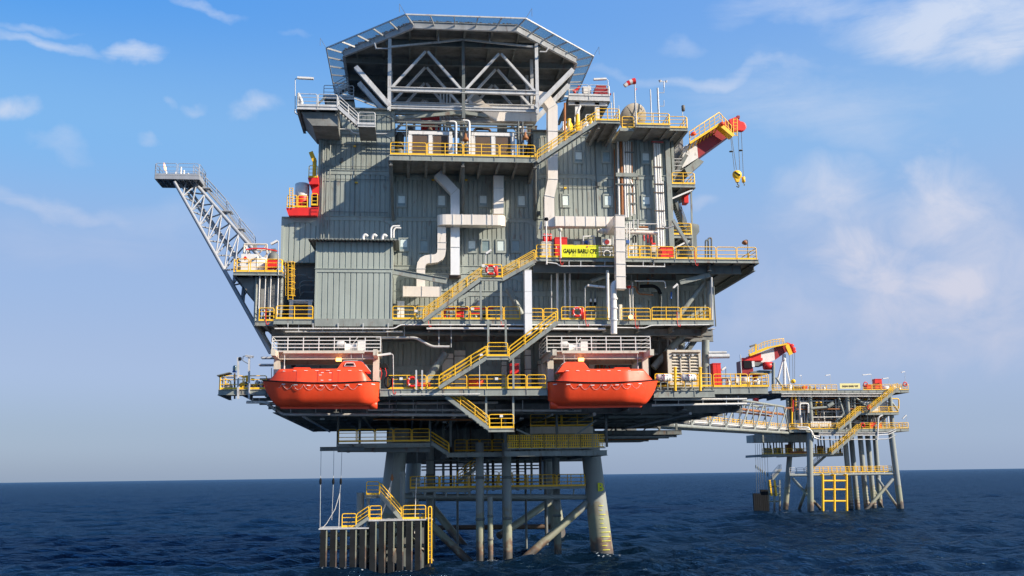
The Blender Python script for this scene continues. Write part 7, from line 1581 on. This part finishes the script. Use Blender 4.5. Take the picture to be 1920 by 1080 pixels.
level_wall('deck_wall', 'dark bulkhead deep behind the louvred enclosure', 1217, 1256, 7.5, ZA, ZB-.45, m='under', ref=680, band=.4, back=20)
t = thing('deck_winches', 'valves and winches behind the railing at the right end of the lifeboat deck', 'machinery', at(1390,733,2)); rr = random.Random(6)
for k in range(9):
    px = 1358+k*9; x = X(px,733,2.0); h = .35+rr.random()*.7; m = MB()
    if k % 2: m.lathe([(.25,0),(.3,.1),(.25,h*.7),(.12,h)], (x,2.0,ZA), 10)
    else: m.pipe([(x-.3,1.8,ZA), (x-.2,1.8,ZA+h), (x+.3,1.8,ZA+h), (x+.4,1.8,ZA)], .06, 6, .1)
    m.build('deck_unit', ['brown','white','steel','darkgrey','yellow'][k % 5], t)
MB().pbox(1380,706,1385,718,1.5,.3).build('control_box', 'white', t); MB().pipe([at(1379,733,1.6), at(1379,701,1.6), at(1388,701,1.6), at(1388,733,1.6)], .06, 6).build('gate_frame', 'yellow', t); MB().lathe([(.25,-.3),(.42,-.25),(.42,.25),(.25,.3)], at(1398,716,2.2), 14, (1,0,0)).build('reel', 'white', t)
box_thing('orange_unit', 'brown', 1408,722,1438,731,2.5,1.2,'low tan machine under the small crane at the deck end','machine',handle='cream')
# ------------------------------------------------------------------ left projecting platform
for px, y0, lab in ((446.5,670,'tall grey mast with a small dark lamp on the left projecting platform'),(467,670,'grey mast carrying a long camera housing on the left projecting platform')):
    t = thing('equipment_mast', lab, 'mast', at(px,737,0)); MB().bar(at(px,748,-.3), at(px,y0,-.3), .15, .15, (0,1,0)).build('post', 'steel', t)
    if px < 450: MB().lathe([(.06,-.15),(.14,-.1),(.14,.1),(.06,.15)], at(450,673,-.3), 10).build('lamp_head', 'black', t)
    else: MB().bar(at(461,667.5,-.3), at(475,669.5,-.3), .3, .16, (0,0,1)).build('camera_housing', 'steel', t); MB().bar(at(460,666.3,-.3), at(475.5,668,-.3), .36, .03, (0,0,1)).build('sunshield', 'white', t); MB().pipe([at(463,667,-.3), at(456,668,-.3), at(455,676,-.3), at(465,682,-.3)], .03, 5).build('cable', 'darkgrey', t); MB().tube(at(467,676,-.3), at(467,669,-.3), .09, 8).build('pan_head', 'steel', t)
t = thing('solar_panel', 'tilted solar panel on an arm at the far left of the platform', 'solar panel', at(428,737,.2)); MB().bar(at(409,705.5,.2), at(433,699.5,.2), 1.2, .07, (0,0,1)).build('panel', 'darkgrey', t); MB().tube(at(411,707.5,.2), at(440,708,.2), .035, 6).build('arm', 'steel', t); MB().bar(at(440,748,.1), at(440,700,.1), .12, .12, (0,1,0)).build('post', 'brown', t)
c = at(440,697,.1); t = thing('navigation_light', 'blue and glass navigation light beside the solar panel', 'beacon', c); MB().lathe([(.16,-.05),(.2,0),(.16,.08)], c, 12).build('base', 'blue', t); MB().lathe([(.14,.081),(.17,.2),(.17,.42),(.08,.52)], c, 12).build('lens', 'glass', t)
t = thing('valve_manifold', 'yellow and steel valve manifold on the left projecting platform', 'valves', at(468,737,1.5)); rr = random.Random(12)
for k in range(12):
    px = 452+k*4.2; x = X(px,735,1.3+.3*(k%3)); y = 1.3+.3*(k%3); h = .35+rr.random()*.7; m = MB(); m.lathe([(.09,0),(.16,.1),(.10,h*.5),(.18,h*.6),(.18,h*.8),(.05,h)], (x,y,ZA), 8); m.build('valve', ['yellow','steel','olive','white','black','rustpipe'][k % 6], t)
MB().bar(at(453,706,1.3), at(466,707,1.3), .12, .14).build('lever', 'yellow', t); MB().bar(at(464,707,1.3), at(464,716,1.3), .25, .1, (0,1,0)).build('lever', 'yellow', t); MB().bar(at(471,711,1.3), at(477,712,1.3), .2, .2).build('lever', 'yellow', t); MB().tube(at(456,727,1.2), at(500,727,1.2), .08, 8).build('header', 'steel', t)
box_thing('beige_box', 'cream', 420,722,433,735,1.8,.8,'beige box behind the railing at the far left','box',handle='brown'); MB().lathe([(.3,0),(.3,.4)], at(426,736,1.2), 12, (1,0,0))
box_thing('fire_box', 'darkred', 494,712,510,734,.8,.9,'dark red box beside the bow of the left lifeboat','box',handle='red')
t = thing('side_vents', 'three grey vent trunks sticking out left of the davit', 'vents', at(500,690,1.2))
for py, x0 in ((670,489),(683.5,485),(710,487)): MB().pbox(x0,py-1.4,513,py+1.6,1.0,.8).build('vent_trunk', 'steel', t)
MB().tube(at(509,690,1.2), at(509,712,1.2), .03, 5).build('stay', 'darkgrey', t)
# items on walls behind the boats
t = thing('boat_station_gear', 'dark lamps, red cables and thin pipes on the wall behind the left lifeboat', 'equipment', at(560,690,6)); 
for pts, r, m in ((((535,730),(535,640)),.08,'pipe'),(((549,688),(540,698),(534,700)),.03,'red'),(((600,640),(600,690)),.05,'darkgrey')): MB().pipe([at(*q,5.4) for q in pts], r, 6).build('wall_pipe', m, t)
MB().lathe([(.12,-.1),(.22,0),(.14,.12)], at(550,686,5.4), 10).build('wall_lamp', 'black', t)
t = thing('boat_station_pipes', 'cream kinked duct, brown pipes and ladder behind the right lifeboat', 'pipes', at(1110,727,5))
MB().sweep([at(1113,636,5), at(1113,668,5), at(1106,700,5), at(1106,727,5)], sq(.5,.5), False, up=(0,1,0)).build('kinked_duct', 'stainless', t)
for px in (1121,1128): MB().tube(at(px,727,5.2), at(px,668,5.2), .12, 8).build('brown_pipe', 'rustpipe', t)
MB().pbox(1030,672,1054,727,5.6,.2).build('cream_panel', 'cream', t); m = MB()
for k in range(6): m.tube(at(1044,690+k*7,5.4), at(1052,690+k*7,5.4), .03, 5)
m.tube(at(1044,727,5.4), at(1044,686,5.4), .03, 5); m.tube(at(1052,727,5.4), at(1052,686,5.4), .03, 5); m.build('ladder', 'white', t); MB().lathe([(.15,-.15),(.25,0),(.15,.15)], at(1138,682,5.4), 10, (0,1,0)).build('wall_lamp', 'steel', t); MB().pipe([at(1138,690,5.4)+V((.25*math.cos(2*math.pi*k/12),0,.25*math.sin(2*math.pi*k/12))) for k in range(12)], .05, 6, closed=True).build('red_hose', 'red', t)

# ------------------------------------------------------------------ red hoses looped under the deck edges
for px, py, Y, lab in ((1050,488,-.25,'red hose end hanging below the name board'),(1303,490,-.4,'red hose loop below the overhang railing'),(803,604,-.25,'red hose hanging at the foot of the long stair'),(939,603,-.25,'red hose hanging below the lifebuoy landing post'),(1098,603,-.3,'red hose under the process deck lifebuoy'),(1270,604,-.25,'red hose under the process deck near the doorway'),(1191,607,-.3,'red hose below the lit orange lamp'),(736,730,-2.6,'red hose at the left end of the lifeboat walkway'),(498,600,-.1,'orange hose curling down beside the flare boom')):
    c = at(px,py,Y); one(MB().pipe([c+V((0,0,.9)), c, c+V((.08,0,-.35)), c+V((.22,0,-.40)), c+V((.26,0,-.18))], .028, 6, .12), 'hanging_hose', 'red', lab, 'hose', 'red hoses at the deck edges')
# ------------------------------------------------------------------ flecks of foam where the steel meets the water
def foam():
    rr = random.Random(90); m = MB()
    def fleck(x, y, s):
        z = wave_z(x, y)+.035; n = 6; a0 = rr.random()*6.28; pts = []
        for k in range(n): a = a0+2*math.pi*k/n; q = s*(.5+.6*rr.random()); px, py = x+q*1.6*math.cos(a), y+q*math.sin(a); pts.append((px, py, wave_z(px, py)+.03))
        m.add(pts+[(x, y, z)], [(k, (k+1)%n, n) for k in range(n)])
    for cx, cy, r, n in ((9.5,11.9,1.15,22),(-11.6,11.9,1.15,10),(-1.9,9,.4,14),(-1.0,8.6,.25,10),(.55,9.6,.45,16),(2.4,10,.5,10),(-3.2,10,.5,14)):
        for k in range(n): a = -math.pi*.05-rr.random()*math.pi*.9; d = r+.05+abs(rr.gauss(0,.45)); fleck(cx+d*math.cos(a), cy+d*math.sin(a), .03+.05*rr.random())
    for k in range(26): fleck(-15.6+rr.random()*9.2, 1.75-abs(rr.gauss(0,.35)), .03+.05*rr.random())
    for k in range(40): fleck(-.5+rr.gauss(0,1.6), 15+rr.gauss(0,2.0), .05+.08*rr.random())
    for cx in (53.5, 70.6, 57.6, 59.8, 62.0): 
        for k in range(10): a = -rr.random()*math.pi; d = .65+abs(rr.gauss(0,.3)); fleck(cx+d*math.cos(a), 104.8+d*math.sin(a), .05+.07*rr.random())
    o = m.build('sea_foam', 'foam'); o['kind'] = 'stuff'; o['label'] = 'flecks of white foam on the water round the platform legs'
foam()
